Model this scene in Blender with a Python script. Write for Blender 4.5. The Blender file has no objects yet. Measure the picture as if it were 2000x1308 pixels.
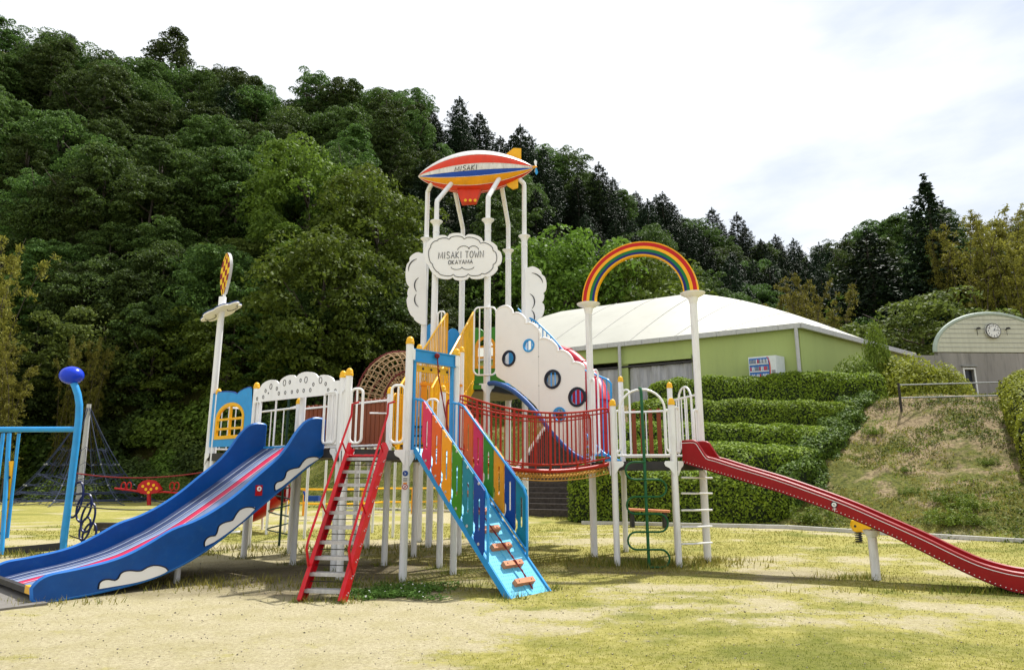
import bpy, bmesh, math, random
import numpy as np
from mathutils import Vector, Matrix, Quaternion, geometry
random.seed(7); RNG = np.random.default_rng(7)
S = bpy.context.scene
COL = S.collection
# ------------------------------------------------------------------ camera
FPX, CX, CY, CAMH = 1310.0, 1000.0, 654.0, 1.55          # in pixels of the 2000 x 1308 photograph
TH = math.atan(271 / FPX); CT, ST = math.cos(TH), math.sin(TH)
cam_d = bpy.data.cameras.new('camera'); cam = bpy.data.objects.new('camera', cam_d); COL.objects.link(cam)
cam_d.sensor_width = 36; cam_d.lens = FPX / 2000 * 36
cam_d.clip_start = 0.05; cam_d.clip_end = 3000
cam.location = (0, 0, CAMH); cam.rotation_euler = (math.pi / 2 + TH, 0, 0)
S.camera = cam
# ------------------------------------------------------------------ sun and sky
SUN_EL, SUN_AZ = math.radians(60), math.radians(40)       # azimuth measured from +Y towards +X
sd = Vector((math.sin(SUN_AZ) * math.cos(SUN_EL), math.cos(SUN_AZ) * math.cos(SUN_EL), math.sin(SUN_EL)))
sl = bpy.data.lights.new('sun', 'SUN'); so = bpy.data.objects.new('sun', sl); COL.objects.link(so)
sl.energy = 5.0; sl.angle = math.radians(1.2); sl.color = (1, 0.97, 0.92)
so.rotation_euler = sd.to_track_quat('Z', 'Y').to_euler()
W = bpy.data.worlds.new('World'); S.world = W; W.use_nodes = True
nt = W.node_tree; nt.nodes.clear()
def N(nt, t, **k):
    n = nt.nodes.new(t)
    for a, b in k.items(): setattr(n, a, b)
    return n
sky = N(nt, 'ShaderNodeTexSky'); sky.sky_type = 'NISHITA'; sky.sun_disc = False
sky.sun_elevation = SUN_EL; sky.sun_rotation = SUN_AZ; sky.air_density = 1.2; sky.dust_density = 2
tc = N(nt, 'ShaderNodeTexCoord')
mp = N(nt, 'ShaderNodeMapping'); mp.inputs['Scale'].default_value = (1.0, 1.0, 2.6); mp.inputs['Location'].default_value = (0.35, 0.1, 0.0)
nz = N(nt, 'ShaderNodeTexNoise'); nz.inputs['Scale'].default_value = 2.3; nz.inputs['Detail'].default_value = 7; nz.inputs['Roughness'].default_value = 0.52
rp = N(nt, 'ShaderNodeValToRGB'); rp.color_ramp.elements[0].position = 0.40; rp.color_ramp.elements[1].position = 0.60
rp.color_ramp.elements[0].color = (0.54, 0.615, 0.75, 1); rp.color_ramp.elements[1].color = (0.88, 0.90, 0.93, 1)
# the cloud sheet thins out towards the east (right of the view)
sx = N(nt, 'ShaderNodeSeparateXYZ'); mr = N(nt, 'ShaderNodeMapRange')
mr.inputs['From Min'].default_value = -0.2; mr.inputs['From Max'].default_value = 0.55; mr.inputs['To Min'].default_value = 0.22; mr.inputs['To Max'].default_value = 0.03
ad = N(nt, 'ShaderNodeMath', operation='ADD')
skm = N(nt, 'ShaderNodeVectorMath', operation='SCALE'); skm.inputs[3].default_value = 0.08
mx = N(nt, 'ShaderNodeMix', data_type='RGBA'); mx.inputs['Factor'].default_value = 0.88
bg = N(nt, 'ShaderNodeBackground'); bg.inputs['Strength'].default_value = 1.0
wo = N(nt, 'ShaderNodeOutputWorld'); L = nt.links.new
L(tc.outputs['Generated'], mp.inputs['Vector']); L(mp.outputs[0], nz.inputs['Vector'])
L(tc.outputs['Generated'], sx.inputs[0]); L(sx.outputs[0], mr.inputs['Value'])
L(nz.outputs['Fac'], ad.inputs[0]); L(mr.outputs[0], ad.inputs[1]); L(ad.outputs[0], rp.inputs['Fac'])
L(sky.outputs[0], skm.inputs[0]); L(skm.outputs[0], mx.inputs['A']); L(rp.outputs[0], mx.inputs['B'])
L(mx.outputs['Result'], bg.inputs['Color']); L(bg.outputs[0], wo.inputs['Surface'])
S.view_settings.view_transform = 'Standard'; S.view_settings.look = 'None'
S.view_settings.exposure = 0.40; S.view_settings.gamma = 1.0; S.view_settings.use_curve_mapping = False

# ------------------------------------------------------------------ projection helpers (photo pixel -> place)
def ray(x, y):
    u = (x - CX) / FPX; v = (CY - y) / FPX
    return (u, CT - v * ST, ST + v * CT)
def G(x, y, z=0.0):
    r = ray(x, y); t = (z - CAMH) / r[2]; return Vector((r[0] * t, r[1] * t, z))
def at(x, y, Y):
    r = ray(x, y); t = Y / r[1]; return Vector((r[0] * t, Y, CAMH + r[2] * t))
class Plane:
    """vertical plane through plan points p, q: maps photo pixels to (distance along it, height)"""
    def __init__(s, p, q):
        s.p = Vector((p[0], p[1], 0)); d = Vector((q[0] - p[0], q[1] - p[1], 0)); s.len = d.length; s.d = d.normalized()
        s.n = Vector((-s.d.y, s.d.x, 0))
    def __call__(s, x, y):
        r = Vector(ray(x, y)); t = s.n.dot(s.p) / (s.n.x * r.x + s.n.y * r.y)
        P = r * t; return ((P - s.p).dot(s.d) , CAMH + P.z)
    def P(s, a, z, off=0.0):
        v = s.p + s.d * a + s.n * off; return Vector((v.x, v.y, z))

# ------------------------------------------------------------------ materials
def srgb(r, g, b):
    f = lambda c: (c / 255 / 12.92) if c / 255 <= 0.04045 else ((c / 255 + 0.055) / 1.055) ** 2.4
    return (f(r), f(g), f(b), 1)
def mat(name, col, rough=0.45, metal=0.0, var=0.10, scale=6.0, dirt=0.0, dirtcol=(0.18, 0.16, 0.11, 1), bump=0.0, bscale=60, spec=0.3, streak=False):
    m = bpy.data.materials.new(name); m.use_nodes = True; t = m.node_tree; b = t.nodes['Principled BSDF']
    b.inputs['Roughness'].default_value = rough; b.inputs['Metallic'].default_value = metal
    b.inputs['Specular IOR Level'].default_value = spec
    c = N(t, 'ShaderNodeTexCoord'); n = N(t, 'ShaderNodeTexNoise'); n.inputs['Scale'].default_value = scale; n.inputs['Detail'].default_value = 6
    mpn = N(t, 'ShaderNodeMapping'); t.links.new(c.outputs['Object'], mpn.inputs['Vector']); t.links.new(mpn.outputs[0], n.inputs['Vector'])
    if streak: mpn.inputs['Scale'].default_value = (1, 1, 0.12)
    h = N(t, 'ShaderNodeMapRange'); h.inputs['From Min'].default_value = 0.3; h.inputs['From Max'].default_value = 0.7
    h.inputs['To Min'].default_value = 1 - var; h.inputs['To Max'].default_value = 1 + var
    s = N(t, 'ShaderNodeVectorMath', operation='SCALE'); s.inputs[0].default_value = col[:3]
    t.links.new(n.outputs['Fac'], h.inputs['Value']); t.links.new(h.outputs[0], s.inputs[3])
    out = s.outputs[0]
    if dirt > 0:
        n2 = N(t, 'ShaderNodeTexNoise'); n2.inputs['Scale'].default_value = scale * 2.3; n2.inputs['Detail'].default_value = 8; n2.inputs['Roughness'].default_value = 0.7
        t.links.new(mpn.outputs[0], n2.inputs['Vector'])
        r = N(t, 'ShaderNodeMapRange'); r.inputs['From Min'].default_value = 0.52; r.inputs['From Max'].default_value = 0.75; r.inputs['To Max'].default_value = dirt
        x = N(t, 'ShaderNodeMix', data_type='RGBA'); x.inputs['B'].default_value = dirtcol
        t.links.new(n2.outputs['Fac'], r.inputs['Value']); t.links.new(r.outputs[0], x.inputs['Factor']); t.links.new(out, x.inputs['A']); out = x.outputs['Result']
    t.links.new(out, b.inputs['Base Color'])
    if bump > 0:
        n3 = N(t, 'ShaderNodeTexNoise'); n3.inputs['Scale'].default_value = bscale; n3.inputs['Detail'].default_value = 4
        t.links.new(c.outputs['Object'], n3.inputs['Vector'])
        bp = N(t, 'ShaderNodeBump'); bp.inputs['Strength'].default_value = bump; bp.inputs['Distance'].default_value = 0.02
        t.links.new(n3.outputs['Fac'], bp.inputs['Height']); t.links.new(bp.outputs[0], b.inputs['Normal'])
    return m
M = {}
M['white'] = mat('white_paint', (0.82, 0.82, 0.82, 1), 0.35, var=0.04, dirt=0.18, dirtcol=(0.34, 0.33, 0.30, 1), scale=5, streak=True)
M['post'] = mat('white_post_paint', (0.78, 0.78, 0.78, 1), 0.32, var=0.05, dirt=0.5, dirtcol=(0.36, 0.34, 0.28, 1), scale=4, streak=True)
M['cloud'] = mat('cream_panel', (0.82, 0.81, 0.79, 1), 0.45, var=0.02, dirt=0.10, dirtcol=(0.46, 0.43, 0.39, 1), scale=1.5)
M['cap'] = mat('yellow_cap', srgb(232, 176, 30), 0.4, var=0.08, dirt=0.2)
M['blue'] = mat('slide_blue', srgb(2, 72, 144), 0.34, var=0.13, scale=4, dirt=0.28, dirtcol=(0.03, 0.13, 0.27, 1))
M['blue_edge'] = mat('slide_blue_edge', srgb(40, 110, 190), 0.35, var=0.08)
M['sky'] = mat('light_blue_paint', srgb(45, 145, 208), 0.35, var=0.08, dirt=0.15)
M['cyan'] = mat('pale_cyan_paint', srgb(98, 184, 215), 0.42, var=0.07, dirt=0.18, scale=8)
M['dgreen'] = mat('blackish_green_paint', (0.006, 0.03, 0.022, 1), 0.4)
M['navy'] = mat('navy_paint', srgb(16, 28, 74), 0.35)
M['dnavy'] = mat('dark_trim', srgb(14, 20, 40), 0.4)
M['red'] = mat('slide_red', srgb(142, 0, 8), 0.48, var=0.10, scale=4, dirt=0.08)
M['lred'] = mat('ladder_red', srgb(176, 12, 26), 0.33, var=0.10, dirt=0.15)
M['crimson'] = mat('crimson_plastic', srgb(182, 12, 44), 0.35, var=0.08)
M['orange'] = mat('orange_red_paint', srgb(162, 34, 16), 0.35, var=0.10, dirt=0.12)
M['brown'] = mat('brown_board', srgb(124, 60, 28), 0.5, var=0.15, scale=12, streak=True)
M['yellow'] = mat('yellow_paint', srgb(234, 176, 24), 0.35, var=0.08, dirt=0.10)
M['green'] = mat('dark_green_paint', srgb(14, 84, 44), 0.35, var=0.10)
M['leafgreen'] = mat('panel_green', srgb(58, 128, 22), 0.4, var=0.10, dirt=0.12)
M['pink'] = mat('panel_pink', srgb(206, 42, 84), 0.4, var=0.08, dirt=0.1)
M['porange'] = mat('panel_orange', srgb(214, 92, 24), 0.4, var=0.08, dirt=0.1)
M['amber'] = mat('panel_amber', srgb(228, 150, 18), 0.4, var=0.08, dirt=0.1)
M['teal'] = mat('panel_teal', srgb(26, 122, 140), 0.4, var=0.08, dirt=0.1)
M['pnavy'] = mat('panel_blue', srgb(12, 62, 138), 0.4, var=0.08, dirt=0.1)
M['steel'] = mat('galvanised_steel', (0.46, 0.46, 0.46, 1), 0.5, 0.25, var=0.15, scale=25)
M['dark'] = mat('dark_steel', (0.035, 0.033, 0.032, 1), 0.6, var=0.2)
M['deck'] = mat('deck_board', (0.16, 0.12, 0.09, 1), 0.7, var=0.2, scale=10)
M['block'] = mat('foothold_block', srgb(190, 122, 84), 0.6, var=0.15, scale=15, dirt=0.2)
M['rope_red'] = mat('red_brown_rope', srgb(118, 34, 34), 0.85, var=0.3, scale=90)
M['rope_tan'] = mat('tan_rope', srgb(172, 146, 112), 0.9, var=0.3, scale=60)
M['rope_dark'] = mat('dark_red_rope', srgb(104, 46, 44), 0.9, var=0.35, scale=60)
M['rope_gold'] = mat('golden_rope', srgb(196, 150, 74), 0.9, var=0.3, scale=60)
M['rope_blue'] = mat('grey_blue_rope', srgb(46, 54, 76), 0.85, var=0.3, scale=40)
M['ink'] = mat('black_ink', (0.02, 0.02, 0.025, 1), 0.5)
M['airred'] = mat('airship_red', srgb(214, 58, 26), 0.4, var=0.10, dirt=0.2, streak=True)
M['airblue'] = mat('airship_blue', srgb(24, 72, 170), 0.4, var=0.10)
M['airyel'] = mat('airship_yellow', srgb(236, 160, 26), 0.4, var=0.10, dirt=0.25, streak=True)
M['airwhite'] = mat('airship_white', (0.72, 0.70, 0.68, 1), 0.4, var=0.10, dirt=0.55, scale=7, streak=True)
M['rain_green'] = mat('rainbow_green', srgb(4, 110, 44), 0.35); M['rain_red'] = mat('rainbow_red', srgb(184, 14, 12), 0.35)
M['rain_yel'] = mat('rainbow_yellow', srgb(238, 170, 14), 0.35); M['rain_blue'] = mat('rainbow_blue', srgb(14, 26, 104), 0.35)
M['lane_a'] = mat('lane_slate', srgb(60, 72, 106), 0.45, var=0.12, dirt=0.2); M['lane_b'] = mat('lane_grey', srgb(112, 126, 158), 0.45, var=0.1, dirt=0.2)
M['lane_c'] = mat('lane_pink', srgb(190, 36, 74), 0.45, var=0.08); M['lane_d'] = mat('lane_white', srgb(196, 204, 214), 0.45)
M['blueball'] = mat('ball_blue', srgb(20, 58, 196), 0.25, var=0.06)
M['grey'] = mat('grey_paint', srgb(140, 142, 140), 0.6, var=0.15)
M['wood'] = mat('dark_timber', (0.045, 0.038, 0.032, 1), 0.85, var=0.3, scale=14, bump=0.4)
M['concrete'] = mat('stained_concrete', (0.26, 0.245, 0.225, 1), 0.9, var=0.15, scale=1.6, dirt=0.85, dirtcol=(0.10, 0.095, 0.085, 1), bump=0.3, streak=True)
M['kerb2'] = mat('worn_concrete_kerb', (0.26, 0.25, 0.22, 1), 0.9, var=0.2, dirt=0.6)
M['kerb'] = mat('pale_kerb', (0.50, 0.49, 0.46, 1), 0.9, var=0.12, dirt=0.3)
M['step'] = mat('dark_step_timber', (0.055, 0.045, 0.038, 1), 0.9, var=0.35, scale=9, bump=0.4)
M['wallgreen'] = mat('pale_green_wall', srgb(160, 174, 108), 0.75, var=0.05, scale=1.2, dirt=0.22, dirtcol=(0.22, 0.27, 0.12, 1), streak=True)
M['roof'] = mat('white_membrane_roof', (0.44, 0.435, 0.375, 1), 0.6, var=0.05, scale=0.5, dirt=0.4, dirtcol=(0.34, 0.33, 0.27, 1), streak=False)
M['gutter'] = mat('grey_gutter', (0.46, 0.46, 0.46, 1), 0.5, var=0.08, dirt=0.5)
M['curtain'] = mat('silver_curtain', (0.33, 0.33, 0.34, 1), 0.45, 0.1, var=0.35, scale=3.5, streak=True, dirt=0.6, dirtcol=(0.10, 0.10, 0.10, 1))
M['siding'] = mat('cream_siding', (0.50, 0.50, 0.40, 1), 0.7, var=0.06, dirt=0.3, streak=True)
M['glass'] = mat('dark_glass', (0.03, 0.035, 0.045, 1), 0.12, var=0.1)
M['vend'] = mat('vending_white', (0.62, 0.66, 0.66, 1), 0.35, var=0.05); M['vendblue'] = mat('vending_blue', srgb(48, 108, 178), 0.3, var=0.1)
M['mat'] = mat('grey_rubber', srgb(116, 112, 106), 0.9, var=0.12, bump=0.4)
M['bark'] = mat('bark', (0.075, 0.06, 0.045, 1), 0.9, var=0.3, scale=8, bump=0.5)
M['lampwhite'] = mat('lamp_white', (0.7, 0.7, 0.68, 1), 0.4)

def leafmat(name, c1, c2, trans=0.25, rough=0.62, vr=(0.9, 1.12), hr=(0.496, 0.504)):
    m = bpy.data.materials.new(name); m.use_nodes = True; t = m.node_tree; b = t.nodes['Principled BSDF']; o = t.nodes['Material Output']
    g = N(t, 'ShaderNodeNewGeometry'); oi = N(t, 'ShaderNodeObjectInfo')
    x = N(t, 'ShaderNodeMix', data_type='RGBA'); x.inputs['A'].default_value = (*c1, 1); x.inputs['B'].default_value = (*c2, 1)
    hs = N(t, 'ShaderNodeHueSaturation'); mm = N(t, 'ShaderNodeMapRange'); mm.inputs['To Min'].default_value = vr[0]; mm.inputs['To Max'].default_value = vr[1]
    mh = N(t, 'ShaderNodeMapRange'); mh.inputs['To Min'].default_value = hr[0]; mh.inputs['To Max'].default_value = hr[1]
    t.links.new(g.outputs['Random Per Island'], x.inputs['Factor']); t.links.new(oi.outputs['Random'], mm.inputs['Value']); t.links.new(mm.outputs[0], hs.inputs['Value'])
    t.links.new(oi.outputs['Random'], mh.inputs['Value']); t.links.new(mh.outputs[0], hs.inputs['Hue']); t.links.new(x.outputs['Result'], hs.inputs['Color'])
    t.links.new(hs.outputs[0], b.inputs['Base Color']); b.inputs['Roughness'].default_value = rough; b.inputs['Specular IOR Level'].default_value = 0.18
    tr = N(t, 'ShaderNodeBsdfTranslucent'); t.links.new(hs.outputs[0], tr.inputs['Color'])
    ms = N(t, 'ShaderNodeMixShader'); ms.inputs[0].default_value = trans
    t.links.new(b.outputs[0], ms.inputs[1]); t.links.new(tr.outputs[0], ms.inputs[2]); t.links.new(ms.outputs[0], o.inputs['Surface'])
    return m
M['leaf'] = leafmat('broad_leaf', (0.026, 0.054, 0.012), (0.112, 0.185, 0.036), 0.34, vr=(0.5, 1.45), hr=(0.475, 0.512))
M['leaf_bright'] = leafmat('bright_leaf', (0.06, 0.11, 0.012), (0.150, 0.235, 0.030), 0.38, vr=(0.6, 1.3), hr=(0.475, 0.51))
M['leaf_dark'] = leafmat('conifer_leaf', (0.010, 0.022, 0.010), (0.028, 0.050, 0.018), 0.1, vr=(0.6, 1.5), hr=(0.48, 0.51))
M['leaf_olive'] = leafmat('olive_leaf', (0.06, 0.09, 0.018), (0.16, 0.21, 0.036), 0.4, vr=(0.7, 1.3), hr=(0.485, 0.51))
M['leaf_bamboo'] = leafmat('bamboo_leaf', (0.13, 0.125, 0.018), (0.31, 0.29, 0.050), 0.4, vr=(0.7, 1.15), hr=(0.495, 0.515))
M['leaf_hedge'] = leafmat('hedge_leaf', (0.07, 0.125, 0.012), (0.31, 0.43, 0.034), 0.3)
M['leaf_yel'] = leafmat('yellow_hedge_leaf', (0.16, 0.19, 0.015), (0.34, 0.36, 0.04), 0.3)
M['clover'] = leafmat('clover_leaf', (0.07, 0.16, 0.025), (0.16, 0.30, 0.05), 0.3)
M['grass_y'] = leafmat('dry_grass_blade', (0.16, 0.15, 0.026), (0.34, 0.30, 0.07), 0.3)
M['grass_g'] = leafmat('green_grass_blade', (0.09, 0.125, 0.016), (0.19, 0.22, 0.03), 0.3)
M['leaf_weed'] = leafmat('weed_leaf', (0.07, 0.11, 0.012), (0.20, 0.27, 0.03), 0.3)
M['pebble'] = mat('pebble', (0.24, 0.21, 0.16, 1), 0.9, var=0.4, scale=3)
M['leaf_cover'] = leafmat('cover_leaf', (0.04, 0.06, 0.010), (0.17, 0.21, 0.028), 0.3)
M['leaf_edge'] = leafmat('dark_hedge_leaf', (0.035, 0.070, 0.010), (0.14, 0.21, 0.024), 0.2)
M['checkred'] = mat('dark_red_check', srgb(140, 14, 16), 0.4); M['checkyel'] = mat('yellow_check', srgb(240, 200, 30), 0.4)
M['tubeblue'] = mat('dull_blue_tube', srgb(44, 84, 150), 0.5, var=0.12, dirt=0.25)
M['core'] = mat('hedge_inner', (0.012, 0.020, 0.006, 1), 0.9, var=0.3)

# ------------------------------------------------------------------ mesh building
def V3(*a): return Vector(a)
class MB:
    def __init__(s): s.v = []; s.f = []; s.m = []; s.sm = []
    def add(s, vs, fs, mi=0, smooth=False):
        o = len(s.v); s.v += [tuple(v) for v in vs]
        for f in fs: s.f.append([i + o for i in f]); s.m.append(mi); s.sm.append(smooth)
        return s
    def box(s, c, size, rz=0.0, mi=0, rot=None):
        R = rot if rot is not None else Matrix.Rotation(rz, 3, 'Z')
        hx, hy, hz = size[0] / 2, size[1] / 2, size[2] / 2; c = Vector(c)
        b = min(0.006, hx * 0.3, hy * 0.3, hz * 0.3)
        vs = []; 
        for sx in (-1, 1):
            for sy in (-1, 1):
                for sz in (-1, 1):
                    vs.append(c + R @ Vector((sx * hx, sy * hy, sz * hz)))
        return s.add(vs, [(0, 1, 3, 2), (4, 6, 7, 5), (0, 4, 5, 1), (2, 3, 7, 6), (0, 2, 6, 4), (1, 5, 7, 3)], mi)
    def beam(s, a, b, w, h, mi=0, up=V3(0, 0, 1)):
        a = Vector(a); b = Vector(b); d = b - a; l = d.length; x = d.normalized(); y = up.cross(x)
        if y.length < 1e-4: y = V3(0, 1, 0)
        y.normalize(); z = x.cross(y); R = Matrix((x, y, z)).transposed()
        return s.box((a + b) / 2, (l, w, h), rot=R, mi=mi)
    def tube(s, pts, r, n=8, mi=0, closed=False, cap=True):
        pts = [Vector(p) for p in pts]; k = len(pts)
        rs = r if isinstance(r, (list, tuple)) else [r] * k
        tang = []
        for i in range(k):
            if closed: t = pts[(i + 1) % k] - pts[i - 1]
            else: t = pts[min(i + 1, k - 1)] - pts[max(i - 1, 0)]
            tang.append(t.normalized() if t.length > 1e-9 else V3(0, 0, 1))
        ref = V3(0, 0, 1) if abs(tang[0].z) < 0.9 else V3(1, 0, 0)
        nrm = (ref - tang[0] * ref.dot(tang[0])).normalized(); vs = []
        for i in range(k):
            if i: 
                nrm = nrm - tang[i] * nrm.dot(tang[i])
                if nrm.length < 1e-5: nrm = V3(1, 0, 0)
                nrm.normalize()
            bi = tang[i].cross(nrm)
            for j in range(n):
                a = 2 * math.pi * j / n; vs.append(pts[i] + (nrm * math.cos(a) + bi * math.sin(a)) * rs[i])
        fs = []
        for i in range(k if closed else k - 1):
            i2 = (i + 1) % k
            for j in range(n):
                j2 = (j + 1) % n; fs.append((i * n + j, i * n + j2, i2 * n + j2, i2 * n + j))
        s.add(vs, fs, mi, True)
        if cap and not closed:
            o = len(s.v) - len(vs)
            s.f.append([o + j for j in range(n)][::-1]); s.m.append(mi); s.sm.append(False)
            s.f.append([o + (k - 1) * n + j for j in range(n)]); s.m.append(mi); s.sm.append(False)
        return s
    def bar(s, a, b, r, n=8, mi=0): return s.tube([a, b], r, n, mi)
    def lathe(s, base, prof, n=20, mi=0, axis=V3(0, 0, 1)):
        axis = axis.normalized(); ref = V3(1, 0, 0) if abs(axis.x) < 0.9 else V3(0, 1, 0)
        u = (ref - axis * ref.dot(axis)).normalized(); w = axis.cross(u); base = Vector(base); vs = []; fs = []
        for r, z in prof:
            for j in range(n):
                a = 2 * math.pi * j / n; vs.append(base + axis * z + (u * math.cos(a) + w * math.sin(a)) * max(r, 1e-4))
        for i in range(len(prof) - 1):
            for j in range(n):
                j2 = (j + 1) % n; fs.append((i * n + j, i * n + j2, (i + 1) * n + j2, (i + 1) * n + j))
        return s.add(vs, fs, mi, True)
    def plate(s, outer, fn, th, holes=(), mi=0, off=0.0, mi_edge=None):
        """flat plate: outline in (a, z), fn(a, z, off) -> point; thickness th about off"""
        loops = [[Vector((p[0], p[1], 0)) for p in outer]] + [[Vector((p[0], p[1], 0)) for p in h] for h in holes]
        tri = geometry.tessellate_polygon(loops); flat = [p for lp in loops for p in lp]; n = len(flat)
        vs = [fn(p.x, p.y, off - th / 2) for p in flat] + [fn(p.x, p.y, off + th / 2) for p in flat]
        fs = [tuple(t) for t in tri] + [tuple(i + n for i in t[::-1]) for t in tri]
        s.add(vs, fs, mi)
        o = len(s.v) - len(vs); k = 0; me = mi if mi_edge is None else mi_edge
        for lp in loops:
            m = len(lp)
            for i in range(m):
                a, b = k + i, k + (i + 1) % m
                s.f.append([o + a, o + b, o + b + n, o + a + n]); s.m.append(me); s.sm.append(False)
            k += m
        return s
    def build(s, name, mats, parent=None, label=None, kind=None, sharp=40):
        me = bpy.data.meshes.new(name)
        org = Vector(parent['_org']) if parent is not None and '_org' in parent else V3(0, 0, 0)
        me.from_pydata([(v[0] - org.x, v[1] - org.y, v[2] - org.z) for v in s.v], [], s.f)
        if not isinstance(mats, (list, tuple)): mats = [mats]
        for m in mats: me.materials.append(M[m] if isinstance(m, str) else m)
        me.polygons.foreach_set('material_index', s.m); me.polygons.foreach_set('use_smooth', s.sm)
        me.update(); bm = bmesh.new(); bm.from_mesh(me); bmesh.ops.recalc_face_normals(bm, faces=bm.faces); bm.to_mesh(me); bm.free()
        if any(s.sm): me.set_sharp_from_angle(angle=math.radians(sharp))
        o = bpy.data.objects.new(name, me); COL.objects.link(o)
        if parent is not None: o.parent = parent; o['_org'] = tuple(org)
        if label: o['label'] = label
        if kind: o['kind'] = kind
        return o
def tag(o, label, cat, group=None, kind=None):
    o['label'] = label; o['category'] = cat
    if group: o['group'] = group
    if kind: o['kind'] = kind
    return o
def thing(name, label, cat, loc=(0, 0, 0), group=None):
    o = bpy.data.objects.new(name, None); COL.objects.link(o); o.location = loc; o.empty_display_size = 0.2
    o['_org'] = tuple(loc); return tag(o, label, cat, group)
def mesh_np(name, verts, faces, mats, matidx=None, smooth=False):
    me = bpy.data.meshes.new(name); k = faces.shape[1]
    me.vertices.add(len(verts)); me.vertices.foreach_set('co', verts.astype(np.float32).ravel())
    me.loops.add(faces.size); me.loops.foreach_set('vertex_index', faces.astype(np.int32).ravel())
    me.polygons.add(len(faces)); me.polygons.foreach_set('loop_start', np.arange(0, faces.size, k, dtype=np.int32))
    if smooth: me.polygons.foreach_set('use_smooth', np.ones(len(faces), dtype=bool))
    for m in mats: me.materials.append(M[m])
    if matidx is not None: me.polygons.foreach_set('material_index', matidx.astype(np.int32))
    me.update(calc_edges=True); return me

# ------------------------------------------------------------------ noise and terrain
def vnoise(x, y, seed=0):
    xi = np.floor(x).astype(np.int64); yi = np.floor(y).astype(np.int64); fx = x - xi; fy = y - yi
    def h(a, b):
        n = (a * 374761393 + b * 668265263 + seed * 974711) & 0xffffffff
        n = ((n ^ (n >> 13)) * 1274126177) & 0xffffffff; return ((n ^ (n >> 16)) & 0xffff) / 65535.0
    u = fx * fx * (3 - 2 * fx); v = fy * fy * (3 - 2 * fy)
    return (h(xi, yi) * (1 - u) + h(xi + 1, yi) * u) * (1 - v) + (h(xi, yi + 1) * (1 - u) + h(xi + 1, yi + 1) * u) * v
def fbm(x, y, seed=0, oct=4):
    a = 0.5; r = 0; t = 0
    for i in range(oct): r = r + a * vnoise(x, y, seed + i * 17); t += a; a *= 0.55; x = x * 2.07; y = y * 2.03
    return r / t
def sst(x, a, b): t = np.clip((x - a) / (b - a), 0, 1); return t * t * (3 - 2 * t)
TZ = 4.6
STD = (0.42 / 1.0846, 1 / 1.0846)      # heading of the garden steps
FOOT = ([-80, -45, -30, -18, -10, -5, 0, 1.2, 2.6, 8, 11.7, 16, 30, 60], [62, 50, 44, 38, 33, 30, 28.4, 27.4, 22.3, 20.6, 16.2, 13.5, 12, 12])
BW = ([-80, -30, -10, 0, 3, 9, 12, 16, 60], [12, 10, 9, 8.5, 8.5, 11.5, 14, 13, 11])
# photo column -> skyline row, hill foot distance, crest distance
SKY = ([-300, 0, 130, 240, 330, 440, 520, 640, 770, 900, 1000, 1100, 1180, 1250, 1330, 1450, 1560, 1640, 1700, 1800, 1860, 1940, 2000, 2300],
       [40, 66, 66, 100, 120, 125, 170, 190, 195, 225, 262, 300, 350, 395, 425, 470, 520, 500, 455, 430, 440, 410, 385, 330])
HF = ([-300, 0, 400, 700, 1000, 1300, 1560, 1700, 2000, 2300], [48, 47, 46, 48, 56, 68, 75, 62, 55, 52])
HC = ([-300, 0, 400, 770, 1000, 1300, 1450, 1560, 1700, 2000, 2300], [84, 84, 90, 98, 106, 128, 150, 150, 105, 86, 84])
def hcol(X, Y): return 1000 + (X / np.maximum(Y, 5)) * FPX * 0.94
def height(X, Y):
    X = np.asarray(X, float); Y = np.asarray(Y, float)
    f = np.interp(X, *FOOT); w = np.interp(X, *BW); t = np.clip((Y - f) / w, 0, 1)
    hb = TZ * np.interp(X, [-60, -25, -8, 0], [0.55, 0.6, 1, 1]) * np.where(X > 2, t ** 1.3, 0.55 * t + 0.45 * t * t * (3 - 2 * t))
    px = hcol(X, Y); sk = np.interp(px, *SKY); yc = np.interp(px, *HC); yh = np.interp(px, *HF)
    v = (CY - sk) / FPX; sl = (ST + v * CT) / (CT - v * ST)
    top = CAMH + sl * yc - 9.0; q = (Y - yh) / (yc - yh)
    hh = (top - hb) * np.where(q < 1, np.clip(q, 0, 1) ** 0.92, np.maximum(1 - (q - 1) * 0.35, 0.6))
    h = hb + np.where(q > 0, np.maximum(hh, 0), 0)
    h = h + (0.55 * (fbm(X * 0.55, Y * 0.55, 5) - 0.5) + 0.22 * (fbm(X * 2.1, Y * 2.1, 6) - 0.5)) * sst(Y - f, 0.2, 3) * (1 - sst(Y - f - w, -1.0, 1.0)) * (1 - sst(Y, 40, 50))
    h = h + 0.02 * (fbm(X * 1.3, Y * 1.3, 9) - 0.5) * sst(Y, 4, 7)
    al = (X - 0.75) * STD[0] + (Y - 27.0) * STD[1]; ac = (X - 0.75) * STD[1] - (Y - 27.0) * STD[0]       # cutting for the steps
    cut = np.where((al > -5.5) & (al < 9.5), (1 - sst(np.abs(ac), 1.85, 2.2)), 0) * (1 - sst(-al, 4.5, 5.5)) * (1 - sst(al, 8.4, 9.4))
    return h * (1 - cut) + np.minimum(h, np.clip(al * 0.2 / 0.36, 0, 99) * 1.0 - 0.12) * cut
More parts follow.
